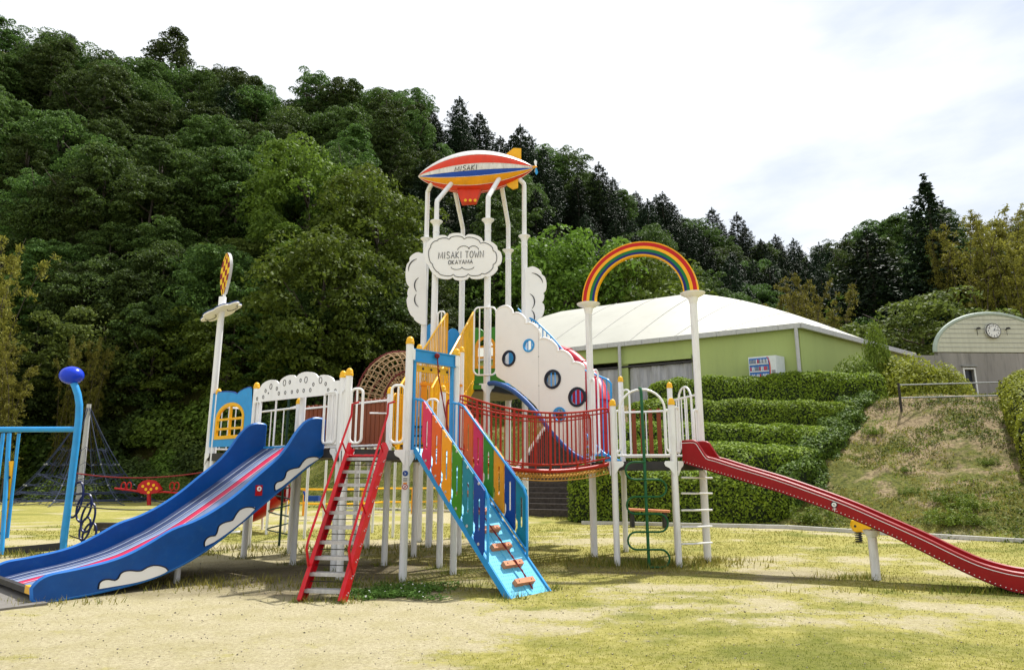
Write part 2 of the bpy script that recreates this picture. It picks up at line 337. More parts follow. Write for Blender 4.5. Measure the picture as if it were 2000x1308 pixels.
# ------------------------------------------------------------------ ground
def axis(pts):
    out = []
    for a, b, st in pts: out += list(np.arange(a, b, st))
    return np.array(out + [pts[-1][1]])
xs = axis([(-260, -60, 10), (-60, -26, 1.0), (-26, -11, 0.4), (-11, 11, 0.12), (11, 26, 0.3), (26, 60, 1.0), (60, 260, 10)])
ys = axis([(-30, 1.5, 3), (1.5, 14, 0.11), (14, 24, 0.2), (24, 42, 0.4), (42, 110, 1.5), (110, 280, 6)])
def grassiness(X, Y):
    """0 bare sand .. 1 closed turf, as the worn patches lie on the yard"""
    n = fbm(X * 0.45 + 3, Y * 0.8, 21, 5); n2 = fbm(X * 1.6, Y * 2.6, 33, 4)
    base = 0.22 + 0.66 * sst(X + 0.45 * (Y - 6) - 0.3, -2.6, 2.6)         # front left is sand, front right turf
    back = sst(Y, 12.5, 15.5)
    base = base * (1 - back) + 0.86 * back
    for (cx, cy, rx, ry, a) in [(-6.5, 15.8, 6.0, 1.5, -0.75), (5.2, 12.9, 2.6, 0.9, -0.6), (7.2, 11.2, 1.9, 0.6, -0.6), (3.0, 9.9, 3.0, 0.35, -0.35), (-7, 25.5, 8, 3.0, -0.45), (2.2, 17, 2.6, 1.2, -0.5),
                               (-1.6, 8.3, 3.0, 0.8, -0.35), (-3.2, 12.0, 3.6, 2.0, -0.1), (0.5, 12, 3, 1.6, 0.25), (2.6, 12.6, 1.3, 0.9, 0.4), (3.2, 6.3, 2.6, 1.2, 0.15), (7.4, 9.3, 2.2, 0.5, 0.4), (-1.5, 5.0, 1.8, 0.8, -0.2)]:
        base = base + a * np.exp(-((X - cx) / rx) ** 2 - ((Y - cy) / ry) ** 2)
    return np.clip(base + (n - 0.5) * 1.9 + (n2 - 0.5) * 1.0, 0, 1)
def greenness(X, Y):
    n = fbm(X * 0.8 + 9, Y * 1.3, 51, 4); n2 = fbm(X * 2.4, Y * 3.5, 61, 3)
    g = (n - 0.52) * 3.0 + (n2 - 0.5) * 1.2
    for (cx, cy, rx, ry, a) in [(2.2, 6.7, 1.9, 0.8, 0.55), (2.8, 5.6, 1.7, 0.7, 0.5), (4.6, 6.3, 1.2, 0.5, 0.4), (2.6, 12.3, 1.5, 0.9, 0.6), (0.3, 12.2, 2.0, 0.8, 0.35), (7.0, 9.6, 2.4, 0.35, 0.7), (-5, 17.5, 4, 1.2, 0.3), (0.9, 7.9, 0.8, 0.3, 0.45), (11, 15.3, 3, 0.7, 0.5)]:
        g = g + a * np.exp(-((X - cx) / rx) ** 2 - ((Y - cy) / ry) ** 2)
    return np.clip(g, 0, 1)
XX, YY = np.meshgrid(xs, ys); ZZ = height(XX, YY)
nx, ny = len(xs), len(ys)
vv = np.stack([XX.ravel(), YY.ravel(), ZZ.ravel()], 1)
ii = (np.arange(ny - 1)[:, None] * nx + np.arange(nx - 1)[None, :]).ravel()
ff = np.stack([ii, ii + 1, ii + nx + 1, ii + nx], 1)
gm = mesh_np('ground', vv, ff, [], smooth=True)
def soil_shade(X, Y):  # worn brown soil, plus painted shade under the decks and along the slides
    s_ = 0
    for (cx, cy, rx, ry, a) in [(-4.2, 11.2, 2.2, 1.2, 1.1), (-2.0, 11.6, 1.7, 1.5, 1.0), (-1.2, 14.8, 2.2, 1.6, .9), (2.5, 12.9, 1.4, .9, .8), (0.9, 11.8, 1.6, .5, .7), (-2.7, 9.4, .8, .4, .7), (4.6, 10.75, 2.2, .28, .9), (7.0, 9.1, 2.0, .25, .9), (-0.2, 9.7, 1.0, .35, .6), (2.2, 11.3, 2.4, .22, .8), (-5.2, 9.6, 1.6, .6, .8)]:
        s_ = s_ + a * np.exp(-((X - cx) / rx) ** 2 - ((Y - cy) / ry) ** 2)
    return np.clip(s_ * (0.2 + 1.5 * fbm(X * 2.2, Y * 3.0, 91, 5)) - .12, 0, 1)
for nm, fn in (('turf', grassiness), ('green', greenness), ('soil', soil_shade)):  # the soil attribute carries worn earth and the painted shade below the structure
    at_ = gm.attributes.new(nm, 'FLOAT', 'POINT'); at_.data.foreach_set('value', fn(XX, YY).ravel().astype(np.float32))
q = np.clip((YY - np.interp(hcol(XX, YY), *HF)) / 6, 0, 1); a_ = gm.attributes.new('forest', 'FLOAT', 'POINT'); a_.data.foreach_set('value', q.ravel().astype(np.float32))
bankv = np.clip((YY - np.interp(XX, *FOOT)) / 1.2, 0, 1); up_a = np.clip((YY - np.interp(XX, *FOOT)) / np.interp(XX, *BW), 0, 1) * (XX > 5); a_ = gm.attributes.new('upper', 'FLOAT', 'POINT'); a_.data.foreach_set('value', up_a.ravel().astype(np.float32)); a_ = gm.attributes.new('bank', 'FLOAT', 'POINT'); a_.data.foreach_set('value', bankv.ravel().astype(np.float32))
ground = bpy.data.objects.new('ground', gm); COL.objects.link(ground); ground['kind'] = 'structure'
gmt = bpy.data.materials.new('ground_sand_and_turf'); gmt.use_nodes = True; t = gmt.node_tree; b = t.nodes['Principled BSDF']; b.inputs['Roughness'].default_value = 0.95; b.inputs['Specular IOR Level'].default_value = 0.1
def nod(ty, **k): return N(t, ty, **k)
def attr(nm): a = nod('ShaderNodeAttribute'); a.attribute_name = nm; return a.outputs['Fac']
def mixc(fac, A, B):
    x = nod('ShaderNodeMix', data_type='RGBA')
    for s_, v_ in (('Factor', fac), ('A', A), ('B', B)):
        if isinstance(v_, (tuple, float, int)): x.inputs[s_].default_value = v_
        else: t.links.new(v_, x.inputs[s_])
    return x.outputs['Result']
def mrange(v, a, b_, c=0.0, d=1.0):
    r = nod('ShaderNodeMapRange'); t.links.new(v, r.inputs['Value'])
    for i_, z_ in zip(('From Min', 'From Max', 'To Min', 'To Max'), (a, b_, c, d)): r.inputs[i_].default_value = z_
    return r.outputs[0]
tco = nod('ShaderNodeTexCoord')
def noi(sc, det=5, ro=0.6, stretch=(1, 1, 1)):
    m_ = nod('ShaderNodeMapping'); m_.inputs['Scale'].default_value = stretch; t.links.new(tco.outputs['Object'], m_.inputs['Vector'])
    n_ = nod('ShaderNodeTexNoise'); n_.inputs['Scale'].default_value = sc; n_.inputs['Detail'].default_value = det; n_.inputs['Roughness'].default_value = ro
    t.links.new(m_.outputs[0], n_.inputs['Vector']); return n_.outputs['Fac']
fine = noi(21, 9, 0.9); mid = noi(7, 6, 0.7); micro = noi(26, 8, 0.95)
sand = mixc(mrange(fine, 0.36, 0.60), (0.25, 0.212, 0.122, 1), (0.50, 0.445, 0.285, 1)); sand = mixc(mrange(noi(2.2, 5, .65), 0.42, 0.68, 0, 0.55), sand, (0.30, 0.265, 0.115, 1)); sand = mixc(mrange(micro, 0.54, 0.60, 0, 0.75), sand, (0.085, 0.068, 0.03, 1))
dry = mixc(mrange(fine, 0.35, 0.65), (0.12, 0.115, 0.020, 1), (0.33, 0.31, 0.068, 1)); dry = mixc(mrange(mid, 0.40, 0.66, 0, 0.75), dry, (0.42, 0.37, 0.14, 1))
grn = mixc(mrange(fine, 0.35, 0.65), (0.05, 0.07, 0.010, 1), (0.16, 0.18, 0.03, 1))
mth = nod('ShaderNodeMath', operation='ADD'); t.links.new(attr('turf'), mth.inputs[0]); t.links.new(mrange(mid, 0.3, 0.7, -0.28, 0.28), mth.inputs[1])
c1 = mixc(mrange(mth.outputs[0], 0.38, 0.68), sand, dry)
mt2 = nod('ShaderNodeMath', operation='MULTIPLY'); t.links.new(attr('green'), mt2.inputs[0]); t.links.new(mrange(mth.outputs[0], 0.25, 0.7), mt2.inputs[1])
dirt_shade = mixc(mrange(fine, 0.35, 0.62), (0.05, 0.038, 0.022, 1), (0.19, 0.155, 0.095, 1)); c1 = mixc(mrange(attr('soil'), 0.0, 1.0, 0, .9), c1, dirt_shade)  # brown earth colour that also deepens the shadow under decks and slides
c2 = mixc(mrange(mt2.outputs[0], 0.1, 0.9, 0, 0.7), c1, grn)
bk = noi(1.1, 6, 0.65, (1, 1, 1)); bk2 = noi(9, 5, 0.7)
soil = mixc(mrange(bk2, 0.35, 0.65), (0.11, 0.080, 0.045, 1), (0.33, 0.255, 0.145, 1)); bgr = mixc(mrange(bk2, 0.35, 0.65), (0.035, 0.045, 0.008, 1), (0.155, 0.155, 0.035, 1))
bka = nod('ShaderNodeMath', operation='ADD'); t.links.new(bk, bka.inputs[0]); t.links.new(mrange(attr('upper'), 0, 1, -0.10, 0.13), bka.inputs[1])
bank = mixc(mrange(bka.outputs[0], 0.47, 0.60), bgr, soil)
c3 = mixc(attr('bank'), c2, bank)
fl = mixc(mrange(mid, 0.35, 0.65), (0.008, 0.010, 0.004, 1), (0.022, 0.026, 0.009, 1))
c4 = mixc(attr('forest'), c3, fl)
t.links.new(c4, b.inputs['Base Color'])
bp = nod('ShaderNodeBump'); bp.inputs['Strength'].default_value = 0.7; bp.inputs['Distance'].default_value = 0.03; t.links.new(fine, bp.inputs['Height']); t.links.new(bp.outputs[0], b.inputs['Normal'])
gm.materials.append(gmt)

def scatter_blades(name, n, region, dens, mats, hh=(0.02, 0.05), wid=0.008, lean=0.6, parent_mat=None, label=None, cat='grass'):
    x0, x1, y0, y1 = region
    # more blades near the viewer: sample distance with a 1/Y bias
    Y = np.exp(RNG.uniform(math.log(y0), math.log(y1), n)); half = 0.80 * Y + 0.5
    X = RNG.uniform(-1, 1, n) * half; k = (X > x0) & (X < x1); X, Y = X[k], Y[k]
    p = dens(X, Y); k = RNG.random(len(X)) < p; X, Y = X[k], Y[k]; n = len(X)
    Z = height(X, Y); h = RNG.uniform(*hh, n) * np.clip(Y / 9, 0.75, 2.2); w = wid * np.clip(Y / 8, 0.8, 3)
    a = RNG.uniform(0, 2 * math.pi, n); dx, dy = np.cos(a) * w, np.sin(a) * w
    b_ = RNG.uniform(0, 2 * math.pi, n); lx, ly = np.cos(b_) * h * lean * RNG.random(n), np.sin(b_) * h * lean * RNG.random(n)
    v = np.empty((n, 3, 3)); v[:, 0] = np.stack([X - dx, Y - dy, Z - 0.004], 1); v[:, 1] = np.stack([X + dx, Y + dy, Z - 0.004], 1); v[:, 2] = np.stack([X + lx, Y + ly, Z + h], 1)
    g = (RNG.random(n) < greenness(X, Y) * 0.9 + 0.06).astype(int)
    me = mesh_np(name, v.reshape(-1, 3), np.arange(n * 3).reshape(-1, 3), mats, g if len(mats) > 1 else None)
    o = bpy.data.objects.new(name, me); COL.objects.link(o); return tag(o, label, cat, kind='stuff')
scatter_blades('grass', 420000, (-14, 16, 3.2, 22), lambda X, Y: np.clip(grassiness(X, Y) * 1.3 - 0.42, 0.012, 1) * 0.5, ['grass_y', 'grass_g'], (0.008, 0.022), 0.0045,
               label='short dry yellow green grass growing in patches over the sandy yard')
def weeds(X, Y):
    p = np.zeros_like(X)
    for (cx, cy, rx, ry, a) in [(2.5, 12.2, 1.0, 0.45, 1), (3.5, 12.7, 0.7, 0.3, 0.7), (7.2, 9.5, 1.8, 0.22, 1), (-4.5, 10.2, 2.2, 0.5, .3), (-5.6, 8.7, 0.6, 0.15, .5), (0.3, 12.6, 1.3, 0.5, 0.4), (-9, 13.6, 3, 0.3, 0.5), (-1.8, 9.9, 1.5, 0.4, 0.3), (5.2, 10.7, 0.5, 0.2, 0.7), (-3.7, 14.5, 2.5, 0.5, 0.35)]:
        p = p + a * np.exp(-((X - cx) / rx) ** 2 - ((Y - cy) / ry) ** 2)
    return np.clip(p * (0.3 + fbm(X * 3, Y * 3, 71, 3)), 0, 1)
scatter_blades('weeds', 150000, (-12, 12, 7, 16), weeds, ['grass_y', 'grass_g'], (0.05, 0.11), 0.006, 0.9, label='taller green weeds and grass tufts around the post feet')
def bankgrass(X, Y):
    t_ = (Y - np.interp(X, *FOOT)); return ((t_ > -0.5) & (Y < 47)) * np.clip(fbm(X * 0.8, Y * 0.8, 81, 4) * 2.6 - 0.95, 0, 1)
scatter_blades('bank_grass', 260000, (-30, 24, 14, 46), bankgrass, ['grass_y', 'leaf_hedge'], (0.015, 0.045), 0.007, 1.2, label='rough green and straw grass on the sloping bank', cat='grass')

# ------------------------------------------------------------------ foliage prototypes
def leaf_cloud(centers, normals, size, aspect=0.55, droop=0.35, jitter=0.6):
    """one rhombic leaf spray per centre, facing roughly along its normal"""
    n = len(centers); nr = normals + RNG.normal(0, jitter, (n, 3)); nr /= np.linalg.norm(nr, axis=1)[:, None] + 1e-9
    a = RNG.normal(0, 1, (n, 3)); a[:, 2] -= droop; a -= nr * (a * nr).sum(1)[:, None]; a /= np.linalg.norm(a, axis=1)[:, None] + 1e-9
    b_ = np.cross(nr, a); s_ = size * RNG.uniform(0.6, 1.35, n)[:, None]
    v = np.stack([centers - a * s_ * 0.5, centers + b_ * s_ * aspect * 0.5 - a * s_ * 0.05, centers + a * s_ * 0.5, centers - b_ * s_ * aspect * 0.5 - a * s_ * 0.05], 1)
    return v.reshape(-1, 3)
def quads(n): return np.arange(n * 4).reshape(-1, 4)
def rand_dir(n):
    d = RNG.normal(0, 1, (n, 3)); return d / np.linalg.norm(d, axis=1)[:, None]
def trunk_mesh(h, r0, r1, limbs, spread, lean=0.0):
    m = MB(); pts = [V3(0, 0, -1.0)]; k = 6
    for i in range(1, k + 1):
        pts.append(V3(lean * (i / k) ** 2 + random.uniform(-.12, .12), random.uniform(-.12, .12), h * i / k))
    m.tube(pts, [r0 + (r1 - r0) * i / k for i in range(k + 1)], 7)
    for j in range(limbs):
        f = random.uniform(0.35, 0.95); base = pts[0].lerp(pts[-1], f) if False else pts[min(k - 1, int(f * k))].lerp(pts[min(k, int(f * k) + 1)], f * k % 1)
        a = random.uniform(0, 6.28); l = spread * random.uniform(0.5, 0.95)
        e = base + V3(math.cos(a) * l, math.sin(a) * l, l * random.uniform(0.4, 0.9)); mid_ = base.lerp(e, 0.5) + V3(0, 0, -0.1 * l)
        m.tube([base, mid_, e], [r1 * 0.9, r1 * 0.6, r1 * 0.2], 5)
    return m
def broadleaf(h, rad, nclump, per, size, flat=0.95, low=0.10):
    cs = []; ns = []
    for i in range(nclump):
        d = rand_dir(1)[0]; d[2] = d[2] * 1.0 + 0.12; d /= np.linalg.norm(d)
        lob = 0.80 + 0.30 * math.sin(3 * math.atan2(d[1], d[0]) + h) * (1 - abs(d[2])) + RNG.uniform(-0.22, 0.18)
        c = np.array([d[0] * rad * lob, d[1] * rad * lob, h * (1 + low) / 2 + d[2] * h * (1 - low) / 2 * lob * flat])
        r = rad * RNG.uniform(0.14, 0.30); k = int(per * RNG.uniform(0.6, 1.3)); q_ = rand_dir(k); q_[:, 2] = np.abs(q_[:, 2]) * 1.0 - 0.25
        q_ = q_ * RNG.uniform(0.75, 1.05, (k, 1)); p = c + q_ * np.array([r, r, r * 0.7]); p[:, 2] -= 0.12 * r * (q_[:, 0] ** 2 + q_[:, 1] ** 2)
        cs.append(p); ns.append(q_ * np.array([0.7, 0.7, 1.0]) + np.array([0, 0, 0.55]))
    return leaf_cloud(np.concatenate(cs), np.concatenate(ns), size)
def conifer(h, rad, tiers, per, size, point=1.0):
    cs = []; ns = []
    for i in range(tiers):
        f = (i + RNG.random() * 0.6) / tiers; z = h * (0.12 + 0.88 * f); rr = rad * (1 - f) ** (0.42 if point < 1.5 else .7) * RNG.uniform(0.72, 1.15) + 0.12; nb = max(4, int(11 * (1 - f) + 4)); a0 = RNG.uniform(0, 6.28)
        for b_ in range(nb):
            a = a0 + b_ * 6.283 / nb + RNG.uniform(-.25, .25); l = rr * RNG.uniform(0.6, 1.12); k = int(per * (0.35 + 0.65 * l / rad))
            s_ = RNG.uniform(0.25, 1, k) ** 0.7; wv = RNG.normal(0, 0.10 + 0.16 * s_ * l * 0.5, k)
            x = np.cos(a) * l * s_ - np.sin(a) * wv; y = np.sin(a) * l * s_ + np.cos(a) * wv; zz = z - 0.18 * l * s_ + 0.28 * l * s_ ** 2 + RNG.normal(0, 0.10, k)
            cs.append(np.stack([x, y, zz], 1)); ns.append(np.stack([np.cos(a) * np.ones(k) * .3, np.sin(a) * np.ones(k) * .3, np.ones(k)], 1))
    k = 60; cs.append(np.stack([RNG.normal(0, .07, k), RNG.normal(0, .07, k), h * RNG.uniform(0.94, 1.05, k)], 1)); ns.append(rand_dir(k))
    return leaf_cloud(np.concatenate(cs), np.concatenate(ns), size, 0.5, 0.1, 0.5)
def bamboo(h, culms, size, rad, tw=30):
    cs = []; ns = []; tr = MB()
    for i in range(culms):
        a = RNG.uniform(0, 6.28); r = rad * math.sqrt(RNG.random()); bx, by = math.cos(a) * r, math.sin(a) * r; hh_ = h * RNG.uniform(0.75, 1.05)
        la = RNG.uniform(0, 6.28); lm = hh_ * RNG.uniform(0.05, 0.20); pts = []
        for k in range(9):
            f = k / 8; pts.append(np.array([bx + math.cos(la) * lm * f ** 2.6, by + math.sin(la) * lm * f ** 2.6, hh_ * (f - 0.10 * f ** 5) - 0.5]))
        tr.tube([Vector(p) for p in pts], [0.045 * (1 - 0.85 * k / 8) for k in range(9)], 5)
        for k in range(tw):
            f = RNG.uniform(0.22, 1.0); i0 = min(7, int(f * 8)); p = pts[i0] + (pts[i0 + 1] - pts[i0]) * (f * 8 - i0); b_ = RNG.uniform(0, 6.28); l = hh_ * 0.10 * RNG.uniform(0.5, 1) * (1.25 - f * .9)
            m_ = 34; s_ = RNG.random(m_); cs.append(np.stack([p[0] + np.cos(b_) * l * s_, p[1] + np.sin(b_) * l * s_, p[2] + l * (0.5 * s_ - 0.75 * s_ ** 2)], 1) + RNG.normal(0, 0.07, (m_, 3))); ns.append(rand_dir(m_) + np.array([0, 0, 0.5]))
    return leaf_cloud(np.concatenate(cs), np.concatenate(ns), size, 0.3, 0.8, 0.6), tr
protos = {}
def proto(key, verts, leafm, trunk):
    protos[key] = (mesh_np(key + '_crown', verts, quads(len(verts) // 4), [leafm]), trunk)
def trunkmesh(m, name):
    me = bpy.data.meshes.new(name); me.from_pydata([tuple(v) for v in m.v], [], m.f); me.materials.append(M['bark']); me.polygons.foreach_set('use_smooth', [True] * len(m.f)); me.update(); return me
for i in range(5):
    h_ = [11, 12.5, 10, 13, 14][i]; r_ = [4.3, 3.5, 4.4, 3.7, 3.0][i]
    proto('broad%d' % i, broadleaf(h_, r_, 165, 150, 0.23), 'leaf', trunkmesh(trunk_mesh(h_ * 0.75, 0.24, 0.09, 9, 3.2, random.uniform(-.6, .6)), 'trunk'))
proto('bright', broadleaf(10, 4.2, 150, 150, 0.23), 'leaf_bright', trunkmesh(trunk_mesh(7.5, 0.22, 0.08, 9, 3), 'trunk'))
proto('olive', broadleaf(9, 3.8, 130, 140, 0.23), 'leaf_olive', trunkmesh(trunk_mesh(6.8, 0.2, 0.08, 9, 2.8), 'trunk'))
proto('cedar0', conifer(14, 3.5, 40, 64, 0.28), 'leaf_dark', trunkmesh(trunk_mesh(14, 0.28, 0.03, 0, 1), 'trunk'))
proto('cedar1', conifer(12, 3.6, 32, 64, 0.30), 'leaf_dark', trunkmesh(trunk_mesh(12, 0.26, 0.03, 0, 1), 'trunk'))
proto('cedar2', conifer(14, 3.2, 34, 64, 0.28, 1.6), 'leaf_dark', trunkmesh(trunk_mesh(13.4, 0.28, 0.03, 0, 1), 'trunk'))
bl, bt = bamboo(11, 34, 0.17, 2.1); proto('bamboo', bl, 'leaf_bamboo', trunkmesh(bt, 'culms'))
def bushproto(rad, h, n, size):
    c = rand_dir(n); c[:, 2] = np.abs(c[:, 2]); lob = 0.8 + 0.35 * fbm(np.arctan2(c[:, 1], c[:, 0]) * 1.6 + 9, c[:, 2] * 3, int(rad * 10), 3)
    p = c * np.array([rad, rad, h]) * (lob * RNG.uniform(0.7, 1.05, n))[:, None]; return leaf_cloud(p, c + np.array([0, 0, .4]), size)
proto('shrub', bushproto(2.0, 2.0, 5200, 0.20), 'leaf', None)
proto('shrub_bright', bushproto(1.9, 2.0, 5200, 0.20), 'leaf_bright', None)
proto('shrub_olive', bushproto(1.9, 1.8, 5200, 0.18), 'leaf_olive', None)
def plant(key, x, y, sc, rz, name, label, cat, group=None, zs=1.0, sink=0.3):
    z = float(height(x, y)) - sink
    crown, tr = protos[key]; r = bpy.data.objects.new(name, None); COL.objects.link(r); r.location = (x, y, z); r.rotation_euler = (0, 0, rz); r.scale = (sc, sc, sc * zs)
    tag(r, label, cat, group)
    c = bpy.data.objects.new('crown', crown); COL.objects.link(c); c.parent = r
    if tr is not None: c2 = bpy.data.objects.new('culms' if key == 'bamboo' else 'trunk', tr); COL.objects.link(c2); c2.parent = r
    return r

# leafy ground cover on the banks
def bankcover(n, x0, x1, y0, y1):
    X = RNG.uniform(x0, x1, n); Y = RNG.uniform(y0, y1, n); t_ = (Y - np.interp(X, *FOOT)) / np.interp(X, *BW)
    d = fbm(X * .55 + 4, Y * .55, 101, 4); d2 = fbm(X * 2.3, Y * 2.3, 103, 3)
    k = (t_ > -.05) & (t_ < 1.05) & (RNG.random(n) < np.clip((d - .46) * 5 + (d2 - .5) * 2 - .25 * (X > 5) * t_, 0, 1)); return X[k], Y[k]
xa, ya_ = bankcover(150000, 7.5, 21, 13, 31); xb_, yb2 = bankcover(90000, -14, 2, 27, 40); X = np.concatenate([xa, xb_]); Y = np.concatenate([ya_, yb2]); n_ = len(X)
Zc = height(X, Y) + np.abs(RNG.normal(0, .05, n_)) * (0.4 + fbm(X * 3, Y * 3, 107, 2))
o = bpy.data.objects.new('ground_cover', mesh_np('ground_cover', leaf_cloud(np.stack([X, Y, Zc], 1), np.tile([0, 0, 1.0], (n_, 1)), .075, .5, 0, .7), quads(n_), ['leaf_cover'])); COL.objects.link(o); tag(o, 'leafy green ground cover creeping over the grassy banks', 'ground cover', kind='stuff')
# hillside forest -------------------------------------------------------------
ntree = 0
kcount = {}
LM = [(60, 'at the far left edge'), (240, 'above the blue ball pole'), (420, 'left of the checkered balloon pole'), (560, 'right of the checkered balloon'), (700, 'above the bubble panel'), (840, 'left of the airship'), (980, 'behind the airship tower'), (1120, 'right of the airship'), (1260, 'behind the left half of the rainbow'), (1400, 'behind the right half of the rainbow'), (1500, 'above the hall roof ridge'), (1620, 'at the dip of the skyline'), (1760, 'left of the tall pointed conifer'), (1880, 'right of the tall pointed conifer'), (9999, 'above the clock gable')]
def zone(px, f):
    lm = next(t for x, t in LM if px < x)
    return ('low on the hill ' if f < .33 else 'halfway up the hill ' if f < .68 else 'near the ridge ') + lm
def zone_old(px):
    if px < 420: return 'left end of the hillside, above the blue slide'
    if px < 830: return 'hillside between the checkered balloon pole and the airship'
    if px < 1340: return 'hillside right of the airship, above the green hall'
    if px < 1620: return 'saddle of the ridge right of the rainbow arch'
    return 'right hand hill, behind the clock building'
for row in range(0, 22):
    for col in range(-5, 56):
        q_ = row / 11.0
        px = -170 + col * 46 + (row % 2) * 23 + random.uniform(-14, 14)
        yh = np.interp(px, *HF); yc = np.interp(px, *HC); D = yh + 0.5 + row * 4.9 + random.uniform(-1.3, 1.3)
        if D > yc + 2: continue
        stepx = (D * 46 / 1310); keep = 5.2 / stepx if stepx > 5.2 else 1.0
        if stepx < 4.4 and random.random() > stepx / 4.6: continue
        X = (px - 1000) / 1310 / 0.94 * D
        if px > 1790 and D < 63: continue
        f = (D - yh) / (yc - yh); rnd = random.random()
        cedar = (px > 830 and px < 1640 and f > 0.25 and rnd < 0.75) or (px >= 1640 and rnd < 0.12) or (px <= 830 and rnd < 0.06 and f > .4)
        if 1470 < px < 1640 and f < 0.35: key = 'bamboo' if random.random() < 0.6 else 'olive'
        elif px > 1880 and f > 0.4: key = random.choice(['bamboo', 'bamboo', 'olive'])
        elif cedar: key = random.choice(['cedar0', 'cedar1'])
        else: key = random.choice(['broad0', 'broad1', 'broad2', 'broad3', 'broad0', 'broad2', 'broad1', 'broad4', 'broad4', 'olive', 'bright' if (f < .6 and px > 450) else 'broad1'])
        if ntree > 560: break
        ntree += 1
        kinds = {'bamboo': ('bamboo', 'feathery golden bamboo clump', 'bamboo'), 'olive': ('olive_green_tree', 'olive green leafy tree', 'tree'), 'ceda': ('conifer_tree', 'dark pointed conifer', 'tree'), 'broa': ('broadleaf_tree', 'dark green broadleaf tree', 'tree'), 'brig': ('bright_green_tree', 'lighter yellow green leafy tree', 'tree')}
        kk = kinds[key if key in ('bamboo', 'olive') else key[:4]]
        plant(key, X, D, random.uniform(0.80, 1.15) * (0.9 if cedar else 1.0) * (1.1 if px > 1250 and px < 1600 else 1), random.uniform(0, 6.28), kk[0], kk[1] + ' ' + zone(px, f), kk[2], kk[2] + 's of the hillside forest', zs=random.uniform(0.85, 1.1) if f < .8 else random.uniform(.9, 1.0), sink=0.8)
print('trees', ntree)
def feature(key, px, row_top, D, name, label, cat, hproto, wide=1.0):
    P = at(px, row_top, D); z0 = float(height(P.x, D)); sc = (P.z - z0) / hproto
    return plant(key, P.x, D, sc * wide, random.uniform(0, 6.28), name, label, cat, zs=1 / wide, sink=0.0)
feature('cedar2', 1803, 345, 68, 'conifer_tree', 'tall dark conifer with a pointed tip standing above the right hand hill', 'tree', 14.5, 1.25)
feature('cedar1', 1690, 432, 74, 'conifer_tree', 'shorter dark conifer left of the tall pointed conifer on the right hill', 'tree', 13.3, 1.25)
feature('cedar0', 1486, 462, 128, 'conifer_tree', 'twin tipped dark conifer on the skyline right of the rainbow arch', 'tree', 15.3, 1.0)
feature('cedar1', 1560, 486, 140, 'conifer_tree', 'small lone conifer poking above the dip in the skyline', 'tree', 13.3, 0.8)
for i_, (a_1, b_1, c_1, d_1) in enumerate([('broad1', 225, 430, 55), ('broad3', 170, 500, 51), ('broad4', 265, 520, 50), ('broad0', 330, 470, 53), ('broad4', 100, 470, 52), ('olive', 210, 590, 48), ('broad4', 420, 520, 51)]): feature(a_1, b_1, c_1, d_1, 'broadleaf_tree', 'dark upright tree ' + ['above the small golden bamboo', 'left of the tree over the small bamboo', 'just left of the balloon plate, lower trunk in shade', 'above and left of the balloon plate', 'above the blue ball, in deep shade', 'olive crowned and lowest behind the small bamboo', 'right behind the balloon plate'][i_], 'tree', [11, 12.5, 10, 13, 14, 9][['broad0', 'broad1', 'broad2', 'broad3', 'broad4', 'olive'].index(a_1)])
feature('bright', 612, 275, 58, 'bright_green_tree', 'bright yellow green broadleaf tree midway up the dark hillside', 'tree', 10.3, 0.95)
feature('bright', 640, 440, 46, 'bright_green_tree', 'bright green tree low on the hillside above the bubble panel', 'tree', 10.3, 0.9)
feature('bright', 745, 330, 54, 'bright_green_tree', 'bright green tree directly left of the airship', 'tree', 10.3, 0.9)
feature('bright', 1230, 470, 62, 'bright_green_tree', 'bright green tree seen through the rainbow arch', 'tree', 10.3, 1.0)
feature('bright', 1105, 440, 60, 'bright_green_tree', 'bright green tree right of the cloud sign tower', 'tree', 10.3, 0.9)
feature('bamboo', -40, 425, 42, 'bamboo', 'golden bamboo rising at the left edge behind the blue ball', 'bamboo', 10.3, 0.75)
feature('bamboo', -6, 640, 39, 'bamboo', 'low golden bamboo beside the blue ball pole', 'bamboo', 10.3, 0.9)
feature('bamboo', 178, 640, 44, 'bamboo', 'small golden bamboo between the ball and the balloon pole', 'bamboo', 10.3, 0.55)
feature('bamboo', 1950, 385, 60, 'bamboo', 'tall golden bamboo at the right edge of the skyline', 'bamboo', 10.3, 0.9)
feature('bamboo', 1880, 415, 64, 'bamboo', 'golden bamboo right behind the tall pointed conifer', 'bamboo', 10.3, 0.9)
feature('bamboo', 1560, 525, 66, 'bamboo', 'ochre bamboo above the white roof ridge', 'bamboo', 10.3, 0.9)
feature('olive', 1790, 560, 54, 'olive_green_tree', 'broad green tree left of the clock gable', 'tree', 9.3, 1.2)
feature('olive', 1960, 470, 66, 'olive_green_tree', 'large leafy tree over the clock building roof', 'tree', 9.3, 1.1)
